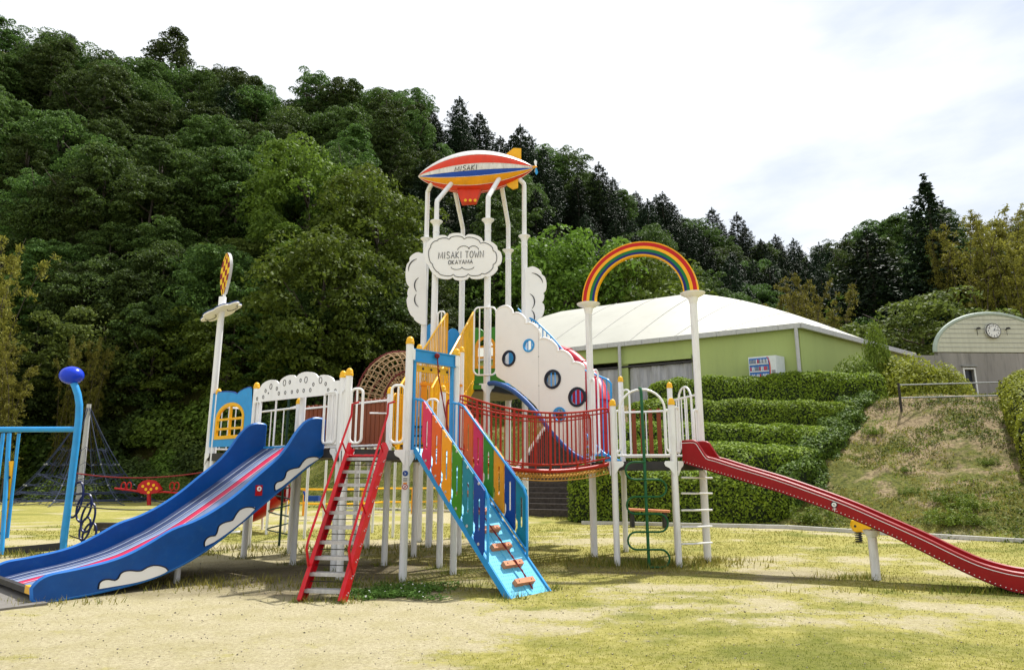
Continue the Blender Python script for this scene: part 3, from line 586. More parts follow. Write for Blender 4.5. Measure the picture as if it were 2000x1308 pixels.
# shrubs along the foot of the wood
LM2 = [(120, 'left of the blue ball'), (240, 'behind the steel mast'), (400, 'left of the balloon pole'), (520, 'behind the blue window panel'), (680, 'behind the bubble panel'), (820, 'behind the ladder'), (9999, 'behind the tower')]
k = 0
for px in list(range(-60, 1000, 40)):
    for D, s_ in ((np.interp(px, *HF) - 5.5, 0.75), (np.interp(px, *HF) - 2.5, 1.0), (np.interp(px, *HF) + 0.5, 1.5)):
        X = (px + random.uniform(-15, 15) - 1000) / 1310 / 0.94 * D; k += 1
        sk_ = random.choice(['shrub', 'shrub_olive', 'shrub_bright']); plant(sk_, X, D + random.uniform(-.8, .8), s_ * random.uniform(0.8, 1.25), random.uniform(0, 6), 'shrub', {'shrub': 'dark green', 'shrub_olive': 'olive green', 'shrub_bright': 'bright green'}[sk_] + (' shrub in the lowest row at the hill foot ' if s_ < .8 else ' shrub in the middle row at the hill foot ' if s_ < 1.2 else ' shrub under the first trees ') + next(t for x, t in LM2 if px < x), 'shrub', 'shrubs along the foot of the wooded hill')
for px in range(1560, 1790, 60):
    X = (px - 1000) / 1310 / 0.94 * 50; plant('shrub', X, 50 + random.uniform(-2, 2), 1.5, random.uniform(0, 6), 'shrub', 'tall dark shrub growing behind the green hall roof', 'shrub', 'shrubs behind the green hall')

# ------------------------------------------------------------------ hedges
def hedge(label, p0, p1, depth, h, n, size, leafm='leaf_hedge', name='hedge', wob=0.26, tops=None):
    """rounded clipped hedge between plan points p0, p1 (front foot line); h is height above the local ground"""
    p0 = np.array(p0, float); p1 = np.array(p1, float); d = p1 - p0; Ln = np.linalg.norm(d); d /= Ln; nn = np.array([-d[1], d[0]])
    root = thing(name, label, 'hedge', (float((p0[0] + p1[0]) / 2), float((p0[1] + p1[1]) / 2), 0))
    o = Vector(root['_org'])
    def surf(u, v):          # u 0..1 along, v 0..1 around the section (front foot, over the top, back foot)
        a = np.pi * v; e = 4.0
        cx_ = -np.cos(a); cz = np.sin(a); k = (np.abs(cx_) ** e + np.abs(cz) ** e) ** (1 / e); cx_ /= k; cz /= k
        s_ = u * 2 - 1; endf = np.clip(1 - np.abs(s_) ** 14, 0.02, 1) ** 0.5
        along = u * Ln; w = depth / 2 * endf; bump = (fbm(along * 1.4 + 7, v * 6, 3 + int(Ln * 3), 3) - 0.5) * wob * 2
        P = p0[None, :] + d[None, :] * along[:, None] + nn[None, :] * (depth / 2 + cx_ * (w + bump))[:, None]
        g = height(P[:, 0], P[:, 1]); g0 = height(p0[0] + d[0] * along, p0[1] + d[1] * along)
        tz_ = (g0 * 0.5 + g * 0.5 + h) if tops is None else tops[0] + (tops[1] - tops[0]) * u
        gz_ = g - 0.1; z = gz_ + cz * ((tz_ - gz_) * (0.55 + 0.45 * endf) + bump * 0.7)
        return np.stack([P[:, 0], P[:, 1], z], 1)
    U, Vv = np.meshgrid(np.linspace(0, 1, 60), np.linspace(0, 1, 18)); P = surf(U.ravel(), Vv.ravel()); c = P.mean(0); c[2] = P[:, 2].min()
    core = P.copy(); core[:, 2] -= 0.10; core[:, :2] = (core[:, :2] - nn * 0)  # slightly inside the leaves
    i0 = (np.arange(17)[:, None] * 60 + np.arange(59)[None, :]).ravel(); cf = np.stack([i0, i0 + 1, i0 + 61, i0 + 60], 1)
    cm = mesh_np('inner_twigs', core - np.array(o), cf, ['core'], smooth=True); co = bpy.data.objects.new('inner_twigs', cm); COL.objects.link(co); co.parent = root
    u = RNG.random(n); v = RNG.random(n); A = surf(u, v); E1 = surf(np.clip(u + 0.004, 0, 1), v) - surf(np.clip(u - 0.004, 0, 1), v); E2 = surf(u, np.clip(v + 0.01, 0, 1)) - surf(u, np.clip(v - 0.01, 0, 1))
    nr = np.cross(E1, E2); nr /= np.linalg.norm(nr, axis=1)[:, None] + 1e-9; nr *= np.sign((nr * (A - c)).sum(1))[:, None]
    A = A + nr * RNG.uniform(-0.10, 0.07, (n, 1)) ; lv = leaf_cloud(A - np.array(o), nr + np.array([0, 0, 0.35]), size, 0.6, 0.2, 0.6)
    lm = mesh_np('foliage', lv, quads(n), [leafm]); lo = bpy.data.objects.new('foliage', lm); COL.objects.link(lo); lo.parent = root
    return root
HG = 'azalea hedges stepped up the bank'
for lab, a, b_, dp, h_, n_, r0_, r1_ in [
    ('lowest and largest clipped hedge at the foot of the bank behind the right platform', (1.75, 22.5), (8.7, 21.0), 2.0, 1.55, 34000, 908, 932),
    ('second clipped hedge up from the lawn on the stepped bank', (2.6, 24.6), (10.6, 23.2), 2.0, 1.10, 26000, 862, 872),
    ('middle clipped hedge of the five stepped up the bank', (3.9, 26.4), (12.4, 25.0), 2.0, 1.15, 26000, 826, 836),
    ('fourth clipped hedge up, just below the top row', (4.9, 28.2), (14.2, 26.8), 2.0, 1.2, 28000, 782, 786),
    ('topmost clipped hedge in front of the vending machine and green hall', (6.2, 30.2), (16.3, 28.6), 1.8, 1.0, 34000, 745, 724)]:
    r = hedge(lab, a, b_, dp, h_, int(n_ * 1.5), 0.095, tops=(at(1300, r0_, a[1] + .6).z, at(1500, r1_, b_[1] + .6).z)); r['group'] = HG
hedge('loose unclipped hedge edge running up the bank along the right ends of the clipped rows', (9.0, 21.4), (16.9, 29.9), 1.3, 1.0, 40000, 0.11, 'leaf_edge', wob=.5, tops=(1.35, 5.75))
hedge('yellow green clipped hedge at the right edge of the photo beside the handrail', (17.7, 24.2), (13.55, 17.6), 2.2, 1.3, 30000, 0.10, 'leaf_yel', tops=(5.35, 2.6))
hedge('dark clipped hedge on the terrace behind the red bridge', (-3.2, 38.6), (2.2, 37.6), 1.0, 1.5, 9000, 0.14, 'leaf_olive')
for i, (px, row, D, w_) in enumerate([(1706, 632, 30.6, .40), (1765, 696, 30.0, 0.95), (1828, 712, 29.5, 0.75), (1668, 700, 30.2, 0.7)]):
    P = at(px, row, D); z0 = float(height(P.x, D)); sc = (P.z - z0) / 2.0
    lab = ['tall loose green bush hiding the corner of the green hall', 'yellow green bush right of the tallest bush by the hall', 'rightmost yellow green bush in front of the concrete building', 'small bush at the left foot of the tall loose bush'][i]
    c_ = mesh_np('foliage', bushproto(1.9, 2.0, 7000, 0.15), quads(7000), ['leaf_weed' if i == 0 or i == 3 else 'leaf_yel'])
    r = thing('bush', lab, 'bush', (P.x, D, z0)); o = bpy.data.objects.new('foliage', c_); COL.objects.link(o); o.parent = r; r.scale = (w_, w_, sc)

# clover patch beside the ladder foot
n_ = 30000; cx_ = RNG.uniform(-2.3, -.75, n_); cy_ = RNG.uniform(8.85, 10.1, n_)
p_ = np.exp(-((cx_ + 1.62) / .50) ** 2 * 1.0 - ((cy_ - 9.38) / .32) ** 2) + .5 * np.exp(-((cx_ + 1.25) / .4) ** 2 - ((cy_ - 9.75) / .2) ** 2); kk_ = RNG.random(n_) < np.clip(p_ * 1.6 + (fbm(cx_ * 5, cy_ * 5, 14, 4) - .55) * 2.2, 0, 1) * .8
cx_, cy_ = cx_[kk_], cy_[kk_]; n_ = len(cx_); cz = 0.01 + 0.045 * RNG.random(n_)
lv = leaf_cloud(np.stack([cx_, cy_, cz], 1), np.tile([0, 0, 1.0], (n_, 1)), 0.026, 0.9, 0.0, 0.45); fl_ = (RNG.random(n_) < .006).astype(int)
lv = lv.reshape(-1, 4, 3); lv[fl_ == 1, :, 2] += .03; lv = lv.reshape(-1, 3)
o = bpy.data.objects.new('clover', mesh_np('clover', lv, quads(n_), ['clover', 'lampwhite'], fl_)); COL.objects.link(o); tag(o, 'low green clover patch at the foot of the red ladder', 'clover', kind='stuff')
def weedproto(n):
    k = 24; cc = RNG.normal(0, 1, (k, 2)) * .8; w = RNG.integers(0, k, n); hgt = RNG.uniform(.4, 1.5, k); f = RNG.random(n)
    p = np.stack([cc[w, 0] + RNG.normal(0, .16, n) * (1.1 - f * .5), cc[w, 1] + RNG.normal(0, .16, n) * (1.1 - f * .5), hgt[w] * f], 1); return leaf_cloud(p, RNG.normal(0, .5, (n, 3)) + np.array([0, 0, .8]), .17, .45)
protos['weed'] = (mesh_np('weed_leaves', weedproto(2600), quads(2600), ['leaf_weed']), None)
for i, (px, row, D, s_) in enumerate([(1575, 905, 20.5, .42), (1610, 880, 21.5, .32), (1850, 985, 18, .38), (1885, 960, 18.6, .35), (1840, 940, 19.4, .28), (1905, 1000, 17.6, .25), (1775, 905, 20.5, .2), (1700, 800, 25, .28), (1760, 870, 22, .16), (1925, 870, 21.2, .2)]):
    X = at(px, row, D).x; plant('weed', X, D, s_, i * 1.3, 'weed', 'low leafy green weed on the bare bank ' + ['beside the hedge end', 'just above the weed beside the hedge end', 'in the middle right of the slope', 'right of the largest weed on the slope', 'above the largest weed on the slope', 'rightmost and low on the slope', 'at the centre of the bare patch', 'under the corner bush', 'small one on the pale soil', 'below the right end of the handrail'][i], 'weed', 'weeds on the bank', sink=.02, zs=.8)

# ------------------------------------------------------------------ kerbs, steps, mat
def strip(name, pts, w, h, m, label=None, cat=None, z=0.0):
    mb = MB()
    for i in range(len(pts) - 1):
        a = V3(*pts[i], 0); b_ = V3(*pts[i + 1], 0); za, zb = float(height(a.x, a.y)) + h / 2, float(height(b_.x, b_.y)) + h / 2
        mb.beam(V3(a.x, a.y, za + z), V3(b_.x, b_.y, zb + z), w, h)
    return mb.build(name, m)
tag(strip('kerb', [(2.2, 21.9), (5.2, 21.0), (7.9, 20.1), (10.2, 17.5), (12.5, 15.1), (16, 12.7)], 0.12, 0.10, 'kerb'), 'low pale kerb along the foot of the right bank', 'kerb')
tag(strip('kerb', [(0.2, 27.3), (-3, 28.8), (-8, 31.3)], 0.12, 0.10, 'kerb'), 'low pale kerb at the foot of the bank left of the steps', 'kerb')
st = thing('garden_steps', 'dark timber steps climbing the bank behind the red net bridge', 'steps', (0.75, 27.2, 0))
dS = V3(0.42, 1, 0).normalized(); sS = V3(dS.y, -dS.x, 0)
for i in range(23):
    c = V3(0.75, 27.1, 0) + dS * (0.36 * i + 0.18); z = 0.20 * i; m_ = MB(); R = Matrix((sS, dS, V3(0, 0, 1))).transposed()
    m_.box((c.x, c.y, z + 0.02), (3.4, 0.40, 0.36), rot=R); m_.build('step', 'step', st)
for sgn in (-1, 1):
    m_ = MB(); a = V3(0.75, 27.0, 0.02) + sS * sgn * 1.80; b_ = a + dS * 8.3 + V3(0, 0, 4.62); m_.beam(a, b_, 0.16, 0.30); m_.build('side_kerb', 'kerb2', st)
mt = MB(); mt.box((-6.78, 8.84, 0.012), (2.1, 1.15, 0.03), rz=math.radians(139.5)); tag(mt.build('rubber_mat', 'mat'), 'grey rubber landing mat under the end of the blue slide', 'mat')

# ------------------------------------------------------------------ green hall
hall = thing('green_hall', 'pale green hall with a white membrane roof behind the hedges', 'building', (13.2, 30.2, TZ))
E1 = V3(13.3, 30.2, 0); E2 = V3(23.3, 38.2, 0); dl = V3(-8.68, 5.3, 0).normalized(); E0 = E1 + dl * 22; E3 = E2 + dl * 22; EZ = 8.25
inn = 0.35
def wallseg(a, b_, z0, z1, th=0.25, mb=None, mi=0):
    mb = mb or MB(); d = (b_ - a).normalized(); n_ = V3(-d.y, d.x, 0) * th / 2; vs = [a - n_, b_ - n_, b_ + n_, a + n_]
    mb.add([V3(v.x, v.y, z0) for v in vs] + [V3(v.x, v.y, z1) for v in vs], [(0, 1, 5, 4), (1, 2, 6, 5), (2, 3, 7, 6), (3, 0, 4, 7), (0, 3, 2, 1), (4, 5, 6, 7)], mi); return mb
ir = (E2 - E1).normalized(); A1 = E1 + dl * inn + ir * inn; A2 = E2 + dl * inn - ir * inn; A0 = E0 - dl * inn + ir * inn; A3 = E3 - dl * inn - ir * inn
pil = A1 + dl * 8.55; pil2 = A1 + dl * 4.9
m_ = MB(); wallseg(A1, pil2, TZ - .5, EZ, mb=m_); wallseg(A1, A2, TZ - .5, EZ, mb=m_); wallseg(pil2, A0, 7.35, EZ, mb=m_); wallseg(A0, A3, TZ - .5, EZ, mb=m_); wallseg(A3, A2, TZ - .5, EZ, mb=m_)
wallseg(pil - dl * 0.2, pil + dl * 0.35, TZ - .5, 7.35, mb=m_); wallseg(pil2 + dl * 4 - dl * .1, pil2 + dl * 4 + dl * .1, TZ - .5, 7.35, 0.2, mb=m_) if False else None
m_.build('wall', 'wallgreen', hall)
def curtain(a, b_, z0, z1, n_=60):
    mb = MB(); d = (b_ - a); nn_ = V3(-d.y, d.x, 0).normalized(); rows = 8; vs = []
    for j in range(rows + 1):
        for i in range(n_ + 1):
            u = i / n_; off = 0.05 * math.sin(u * n_ * 0.9 + 1.5 * math.sin(u * 9)) * (0.5 + 0.5 * j / rows) + 0.03 * math.sin(u * 23 + j * 0.6); p = a + d * u + nn_ * off; vs.append(V3(p.x, p.y, z1 + (z0 - z1) * j / rows))
    fs = [(j * (n_ + 1) + i, j * (n_ + 1) + i + 1, (j + 1) * (n_ + 1) + i + 1, (j + 1) * (n_ + 1) + i) for j in range(rows) for i in range(n_)]
    mb.add(vs, fs, 0, True); return mb
curtain(pil2, pil - dl * 0.25, TZ + 0.25, 7.0).build('curtain', 'curtain', hall, label='grey silver curtain hung across the open bay of the hall')
curtain(pil + dl * 0.4, A0, TZ + 0.25, 7.0, 110).build('curtain', 'curtain', hall, label='grey silver curtain left of the downpipe')
m_ = MB(); m_.beam(V3(*pil2.xy, 7.06) + ir * -0.12, V3(*A0.xy, 7.06) + ir * -0.12, 0.06, 0.10); m_.build('curtain_rail', 'dark', hall)
m_ = MB(); m_.beam(V3(*pil2.xy, 7.3) + ir * -0.16, V3(*pil.xy, 7.3) + ir * -0.16, 0.12, 0.22); m_.build('lintel', 'wallgreen', hall)
# roof: a shallow vault with a softly hipped end
def roofpt(u, v, th=0.0):
    p = E1.lerp(E2, v) + dl * 22 * u; prof = 1 - abs(2 * v - 1) ** 1.2; end = 1 - max(0, (0.42 - u) / 0.42) ** 1.45; end2 = 1 - max(0, (u - 0.8) / 0.2) ** 2
    return V3(p.x, p.y, EZ + 0.12 + 3.75 * prof * end * end2 + th)
m_ = MB(); nu, nv = 30, 22
for th, flip in ((0.0, 0), (-0.12, 1)):
    vs = [roofpt(i / nu, j / nv, th) for i in range(nu + 1) for j in range(nv + 1)]; m_.add(vs, [(i * (nv + 1) + j, i * (nv + 1) + j + 1, (i + 1) * (nv + 1) + j + 1, (i + 1) * (nv + 1) + j) for i in range(nu) for j in range(nv)], 0, True)
rf = m_.build('roof', 'roof', hall)
m_ = MB()
for u in (0.06, 0.16, 0.27, 0.38, 0.5, 0.62): m_.tube([roofpt(u, v / 12 * 0.5, 0.01) for v in range(13)], 0.02, 5)
m_.build('roof_seam', 'kerb', rf)
m_ = MB(); 
for a, b_ in ((E0, E1), (E1, E2)):
    L_ = (b_ - a).length; k = int(L_ / 0.95)
    for i in range(k):
        p = a.lerp(b_, i / k); q_ = a.lerp(b_, (i + 0.985) / k); m_.beam(V3(p.x, p.y, EZ), V3(q_.x, q_.y, EZ), 0.16, 0.24)
m_.build('gutter', 'gutter', hall)
for p in (E1 + dl * 0.2 - ir * 0.02, pil - ir * 0.4):
    m_ = MB(); m_.tube([V3(p.x, p.y, EZ - 0.05), V3(p.x, p.y, TZ - 0.3)], 0.085, 10); m_.build('downpipe', 'gutter', hall)
m_ = MB()
for i in range(5):
    p = A1 + dl * (0.9 + i) - ir * 0.128; m_.beam(V3(p.x, p.y, TZ), V3(p.x, p.y, EZ - .15), 0.012, 0.012)
m_.build('wall_joint', 'wallgreen', hall)

# vending machine against the hall wall
vp = at(1494, 735, 29.5); vc = A1 + dl * 1.12 - ir * 0.62
TZ0 = TZ; TZ = TZ + 0.25
vm_t = thing('vending_machine', 'white drink vending machine with blue lit shelves against the pale green wall', 'vending machine', (vc.x, vc.y, TZ))
RV = Matrix((-dl, ir, V3(0, 0, 1))).transposed()     # x to the right as seen, y away
def vbox(c, s_, name, m, par): b_ = MB(); w = Vector((vc.x, vc.y, TZ)) + RV @ Vector(c); b_.box(w, s_, rot=RV); return b_.build(name, m, par)
body = vbox((0, 0, 1.02), (1.22, 0.74, 2.0), 'cabinet', 'vend', vm_t); vbox((0, .05, -.12), (1.4, 0.9, .24), 'plinth', 'kerb', vm_t)
pn = vbox((-0.13, -0.385, 1.42), (0.86, 0.03, 1.05), 'display_panel', 'vendblue', vm_t)
random.seed(3)
for r_ in range(3):
    m_ = MB(); w = Vector((vc.x, vc.y, TZ)) + RV @ Vector((-0.13, -0.41, 0.98 + r_ * 0.34)); m_.box(w, (0.84, 0.03, 0.045), rot=RV); m_.build('price_strip', 'lampwhite', vm_t)
    m_ = MB()
    for i in range(12):
        w = Vector((vc.x, vc.y, TZ)) + RV @ Vector((-0.50 + i * 0.067, -0.408, 1.0 + r_ * 0.34)); m_.lathe(w, [(0, 0.02), (0.024, 0.022), (0.024, 0.16), (0.012, 0.19), (0.012, 0.21), (0, 0.21)], 8, mi=random.choice([0, 1, 2, 3, 0, 1]))
    m_.build('drinks', ['lampwhite', 'grey', 'vend', 'airred'], vm_t)
m_ = MB(); pts = [Vector((vc.x, vc.y, TZ)) + RV @ Vector((0.22 + 0.12 * math.sin(a), -0.39, 1.45 + 0.52 * math.cos(a))) for a in [i * math.pi / 10 for i in range(11)]]; m_.tube(pts, 0.018, 6); m_.build('arc_stripe', 'airred', vm_t)
vbox((0.48, -0.385, 1.1), (0.14, 0.02, 0.5), 'coin_panel', 'grey', vm_t)
vbox((-0.1, -0.385, 0.42), (0.6, 0.02, 0.22), 'delivery_slot', 'dark', vm_t)

# ------------------------------------------------------------------ clock building
TZ = TZ0
KB = 32 / 45.0
cb = thing('clock_building', 'weathered concrete building with a round arched cream gable and a clock', 'building', (23.5, 32, TZ))
F0 = 32.0; xL, xR = 28.9 * KB, 37.0 * KB; zb = at(1825, 690, 32).z; xc = (xL + xR) / 2; 
# the front is a wall whose plane turns slightly towards the yard
def cf(a, z, off=0.0): return V3(a, F0 + 0.03 * (a - xL) + off, z)
m_ = MB(); dx0, dx1 = at(1881, 737, 32).x, at(1901, 737, 32).x; dzt = at(1890, 722, 32).z
m_.plate([(xL - 1.2, TZ - 1), (xL - 1.2, zb - 0.12), (xL, zb - 0.12), (xL, zb), (xR, zb), (xR + 6, zb), (xR + 6, TZ - 1), (dx1, TZ - 1), (dx1, dzt), (dx0, dzt), (dx0, TZ - 1)], cf, 0.3); wl = m_.build('wall', 'concrete', cb)
R_ = (xR - xL) / 2; H_ = 2.55 * KB
arc = [(xc + R_ * math.cos(a), zb + 0.06 + H_ * math.sin(a)) for a in [i * math.pi / 28 for i in range(29)]]
m_ = MB(); m_.plate(arc, cf, 0.24, off=0.02); gb = m_.build('gable', 'siding', cb)
m_ = MB()
for k in range(1, 8):
    z = zb + 0.06 + k * 0.23
    if z < zb + H_ - .1:
        w_ = R_ * math.sqrt(max(0, 1 - ((z - zb - .06) / H_) ** 2)) - .08; m_.beam(cf(xc - w_, z, -0.11), cf(xc + w_, z, -0.11), 0.012, 0.018)
m_.build('siding_joint', 'grey', gb)
m_ = MB(); m_.tube([cf(xc + (R_ + .08) * math.cos(a), zb + 0.06 + (H_ + .1) * math.sin(a), -0.05) for a in [i * math.pi / 32 for i in range(33)]], 0.10, 8); m_.build('arched_eave', mat('pale_green_trim', (0.36, 0.42, 0.36, 1), 0.6), cb)
m_ = MB(); vs = []
for j in range(2):
    for i in range(17):
        a = i * math.pi / 16; p = cf(xc + (R_ + .05) * math.cos(a), zb + 0.06 + (H_ + .05) * math.sin(a), j * 4 + 0.1); p.x += j * 3.4; vs.append(p)
m_.add(vs, [(i, i + 1, 17 + i + 1, 17 + i) for i in range(16)], 0, True); m_.build('vaulted_roof', 'gutter', cb)
m_ = MB(); dxc = (dx0 + dx1) / 2; m_.box(cf(dxc, (TZ + dzt) / 2, 0.05), (dx1 - dx0 - .04, 0.06, dzt - TZ - .05)); dr = m_.build('door', 'glass', cb)
m_ = MB(); hd = dzt - TZ; m_.box(cf(dx0 - .02, TZ + hd / 2, -.17), (0.06, 0.06, hd)); m_.box(cf(dx1 + .02, TZ + hd / 2, -.17), (0.06, 0.06, hd)); m_.box(cf(dxc, dzt + .04, -.17), (dx1 - dx0 + .1, 0.06, 0.07)); m_.build('door_frame', 'lampwhite', dr)
m_ = MB(); m_.box(cf(dxc, dzt + .16, -.22), (dx1 - dx0 + .25, 0.14, 0.05)); m_.build('door_canopy', 'grey', dr)
ck = V3(xc - 0.02, F0 + 0.03 * (xc - xL) - 0.16, at(1936, 647, 32).z); ck.x = at(1936, 647, 32).x
m_ = MB(); m_.lathe(ck, [(0, 0.09), (0.33, 0.09), (0.35, 0.0), (0.35, -0.02), (0, -0.02)], 36, axis=V3(0, -1, 0)); c_ = m_.build('clock', 'lampwhite', cb)
m_ = MB(); m_.tube([ck + V3(0.35 * math.cos(a), -0.07, 0.35 * math.sin(a)) for a in [i * 2 * math.pi / 40 for i in range(40)]], 0.025, 6, closed=True); m_.build('clock_rim', 'dark', c_)
m_ = MB()
# ---- single stroke lettering, shared by the clock and every sign
GLY = {'M': [[(0, 0), (.10, 1), (.5, .12), (.90, 1), (1, 0)]], 'I': [[(.5, 0), (.5, 1)]], 'S': [[(.9, .85), (.65, 1), (.3, 1), (.08, .8), (.2, .58), (.75, .45), (.92, .22), (.7, 0), (.3, 0), (.05, .16)]],
       'A': [[(0, 0), (.5, 1), (1, 0)], [(.18, .36), (.82, .36)]], 'K': [[(.05, 0), (.05, 1)], [(.9, 1), (.08, .45), (.95, 0)]], 'T': [[(0, 1), (1, 1)], [(.5, 1), (.5, 0)]],
       'O': [[(.5 + .5 * math.cos(i * math.pi / 8), .5 + .5 * math.sin(i * math.pi / 8)) for i in range(17)]], 'W': [[(0, 1), (.25, 0), (.5, .7), (.75, 0), (1, 1)]], 'N': [[(0, 0), (0, 1), (1, 0), (1, 1)]],
       'Y': [[(0, 1), (.5, .48), (1, 1)], [(.5, .48), (.5, 0)]], '1': [[(.3, .8), (.5, 1), (.5, 0)]], '2': [[(.1, .8), (.3, 1), (.7, 1), (.9, .75), (.1, 0), (.95, 0)]],
       '3': [[(.1, .9), (.5, 1), (.85, .78), (.5, .53), (.9, .25), (.5, 0), (.1, .1)]], '4': [[(.75, 0), (.75, 1), (.05, .3), (.95, .3)]], '5': [[(.9, 1), (.2, 1), (.15, .55), (.6, .6), (.9, .3), (.6, 0), (.1, .08)]],
       '6': [[(.8, .95), (.3, .7), (.1, .3), (.4, 0), (.85, .2), (.7, .5), (.2, .42)]], '7': [[(.05, 1), (.95, 1), (.4, 0)]], '8': [[(.5, .53), (.15, .78), (.5, 1), (.85, .78), (.5, .53), (.1, .25), (.5, 0), (.9, .25), (.5, .53)]],
       '9': [[(.2, .05), (.7, .3), (.9, .7), (.6, 1), (.15, .8), (.3, .5), (.85, .6)]], '0': [[(.5 + .42 * math.cos(i * math.pi / 6), .5 + .5 * math.sin(i * math.pi / 6)) for i in range(13)]]}
def write(mb, text, x, z, h, fn, r, adv=0.95, wid=0.62, mi=0, slant=0.0):
    """stroke letters; fn(a, z) -> point on the carrying surface"""
    for ch in text:
        if ch != ' ':
            w = h * (0.25 if ch == 'I' else wid * (1.35 if ch in 'MW' else 1))
            for st_ in GLY[ch]: mb.tube([fn(x + w * p[0] + slant * h * p[1] if ch != 'I' else x + w * 0.5 + slant * h * p[1], z + h * p[1]) for p in st_], r, 5, mi)
            x += w + h * 0.28 * adv
        else: x += h * 0.5
    return x
for k in range(1, 13):
    a = math.pi / 2 - k * math.pi / 6; t_ = str(k); w_ = 0.05 * (1 if len(t_) == 1 else 2.2); write(m_, t_, ck.x + 0.26 * math.cos(a) - w_ / 2, ck.z + 0.26 * math.sin(a) - 0.04, 0.08, lambda p, z: V3(p, ck.y - 0.095, z), 0.009, wid=0.6)
m_.build('clock_numerals', 'ink', c_)
m_ = MB()
for a, l, r in ((math.radians(52), 0.15, 0.014), (math.radians(8), 0.23, 0.010)): m_.bar(ck + V3(0, -0.105, 0), ck + V3(l * math.cos(a), -0.105, l * math.sin(a)), r, 6)
m_.build('clock_hands', 'ink', c_)
for sx_ in (-1, 1):
    p = ck + V3(sx_ * .72, 0.02, 0.08); m_ = MB(); m_.lathe(p + V3(0, -0.12, 0), [(0, 0.10), (0.08, 0.07), (0.10, 0.0), (0, -0.02)], 14); m_.bar(p + V3(0, 0.1, 0), p + V3(0, -0.12, 0.02), 0.02, 6); m_.bar(p + V3(0, 0.0, -0.0), p + V3(0, 0.0, -0.28), 0.010, 5); m_.build('wall_lamp', 'dark', cb)
# handrail on the terrace edge
hr = thing('handrail', 'brown tube handrail along the top of the bare bank', 'railing', (16, 25, TZ))
ra, rb = at(1757, 770, 26.0), at(1962, 766, 25.2); za = float(height(ra.x, ra.y)); zb_ = float(height(rb.x, rb.y)); zt = max(za, zb_)
for k in range(2):
    p = ra.lerp(rb, k * .97); g = float(height(p.x, p.y)); m_ = MB(); m_.bar(V3(p.x, p.y, g - .2), V3(p.x, p.y, zt + 1.0), 0.045, 10); m_.build('post', 'wood', hr)
for dz in (0.92, 0.42): m_ = MB(); m_.bar(V3(ra.x, ra.y, zt + dz), V3(rb.x, rb.y, zt + dz), 0.028, 10); m_.build('rail', 'grey', hr)
# dark railing on the terrace behind the bridge
hr = thing('railing', 'thin black railing along the terrace edge behind the cloud panel', 'railing', (0, 36, TZ))
for zz in (1.0, 0.15): m_ = MB(); m_.bar(V3(-3.5, 36.6, TZ + zz), V3(3.2, 36.0, TZ + zz), 0.025, 6); m_.build('rail', 'dark', hr)
m_ = MB()
for k in range(45): p = V3(-3.5, 36.6, TZ).lerp(V3(3.2, 36.0, TZ), k / 44); m_.bar(p, p + V3(0, 0, 1), 0.012, 4)
m_.build('balusters', 'dark', hr)
# ================================================================== the play tower (one bolted structure)
PT = thing('play_structure', 'large white posted play structure with slides, ramp, net bridge and an airship on top', 'playground', (-1.5, 13, 0))
PA = dict(A=(-6.35, 14.25), A2=(-6.2, 14.13), B=(-5.03, 13.15), D1=(-3.83, 12.28), C1=(-2.88, 11.35), C2=(-2.58, 10.55), E=(-2.21, 12.15), F=(-1.61, 10.40), Ll=(-.93, 11.12), K=(-1.23, 11.89),
          H=(-1.88, 13.39), Mm=(-1.04, 13.64), I=(-2.19, 16.3), J=(-1.8, 15.1), X=(-.57, 15.0), O=(.31, 16.1), P=(-.1, 17.0), N=(-1.33, 17.2), R=(1.58, 13.47), S=(1.82, 12.15), T=(2.32, 14.25), U=(2.84, 11.95),
          V=(3.52, 12.63), Z=(3.27, 13.86), D2=(-4.44, 13.98), Q=(-3.2, 12.98), G=(-3.08, 14.82), G2=(-3.42, 15.15), A3=(-5.68, 15.05))
def p3(k, z=0.0): return V3(PA[k][0], PA[k][1], z)
DL, DM, DR, DT = 1.96, 1.90, 1.76, 3.52
def hz(k, row): return at(1000, row, PA[k][1]).z
def post(k, top, r=0.055, cap=True, brk=None, label=None, sub=None):
    x, y = PA[k]; g = 0
    m_ = MB(); m_.tube([V3(x, y, -0.2), V3(x, y, top)], r, 16); o = m_.build('post', 'post', PT, label=label)
    if cap:
        m_ = MB(); m_.lathe(V3(x, y, top), [(r * 1.12, -0.03), (r * 1.12, 0.015), (r * 1.02, 0.02), (r * 1.0, 0.045), (r * 0.75, 0.078), (r * 0.3, 0.095), (0, 0.098)], 16); m_.build('cap', 'cap', o)
    return o
for k, top in dict(A2=3.22, B=3.22, D1=3.1, C1=3.18, C2=3.10, E=3.0, Ll=3.52, K=3.0, H=4.03, Mm=4.03, S=2.78, U=2.78, T=3.5, Z=3.32, D2=3.0, Q=3.0, A3=3.0).items(): post(k, top)
fo = post('F', 3.58, 0.06, label='front white post with round warning stickers')
for k in ('G', 'G2'): post(k, 2.2, 0.06, cap=False)
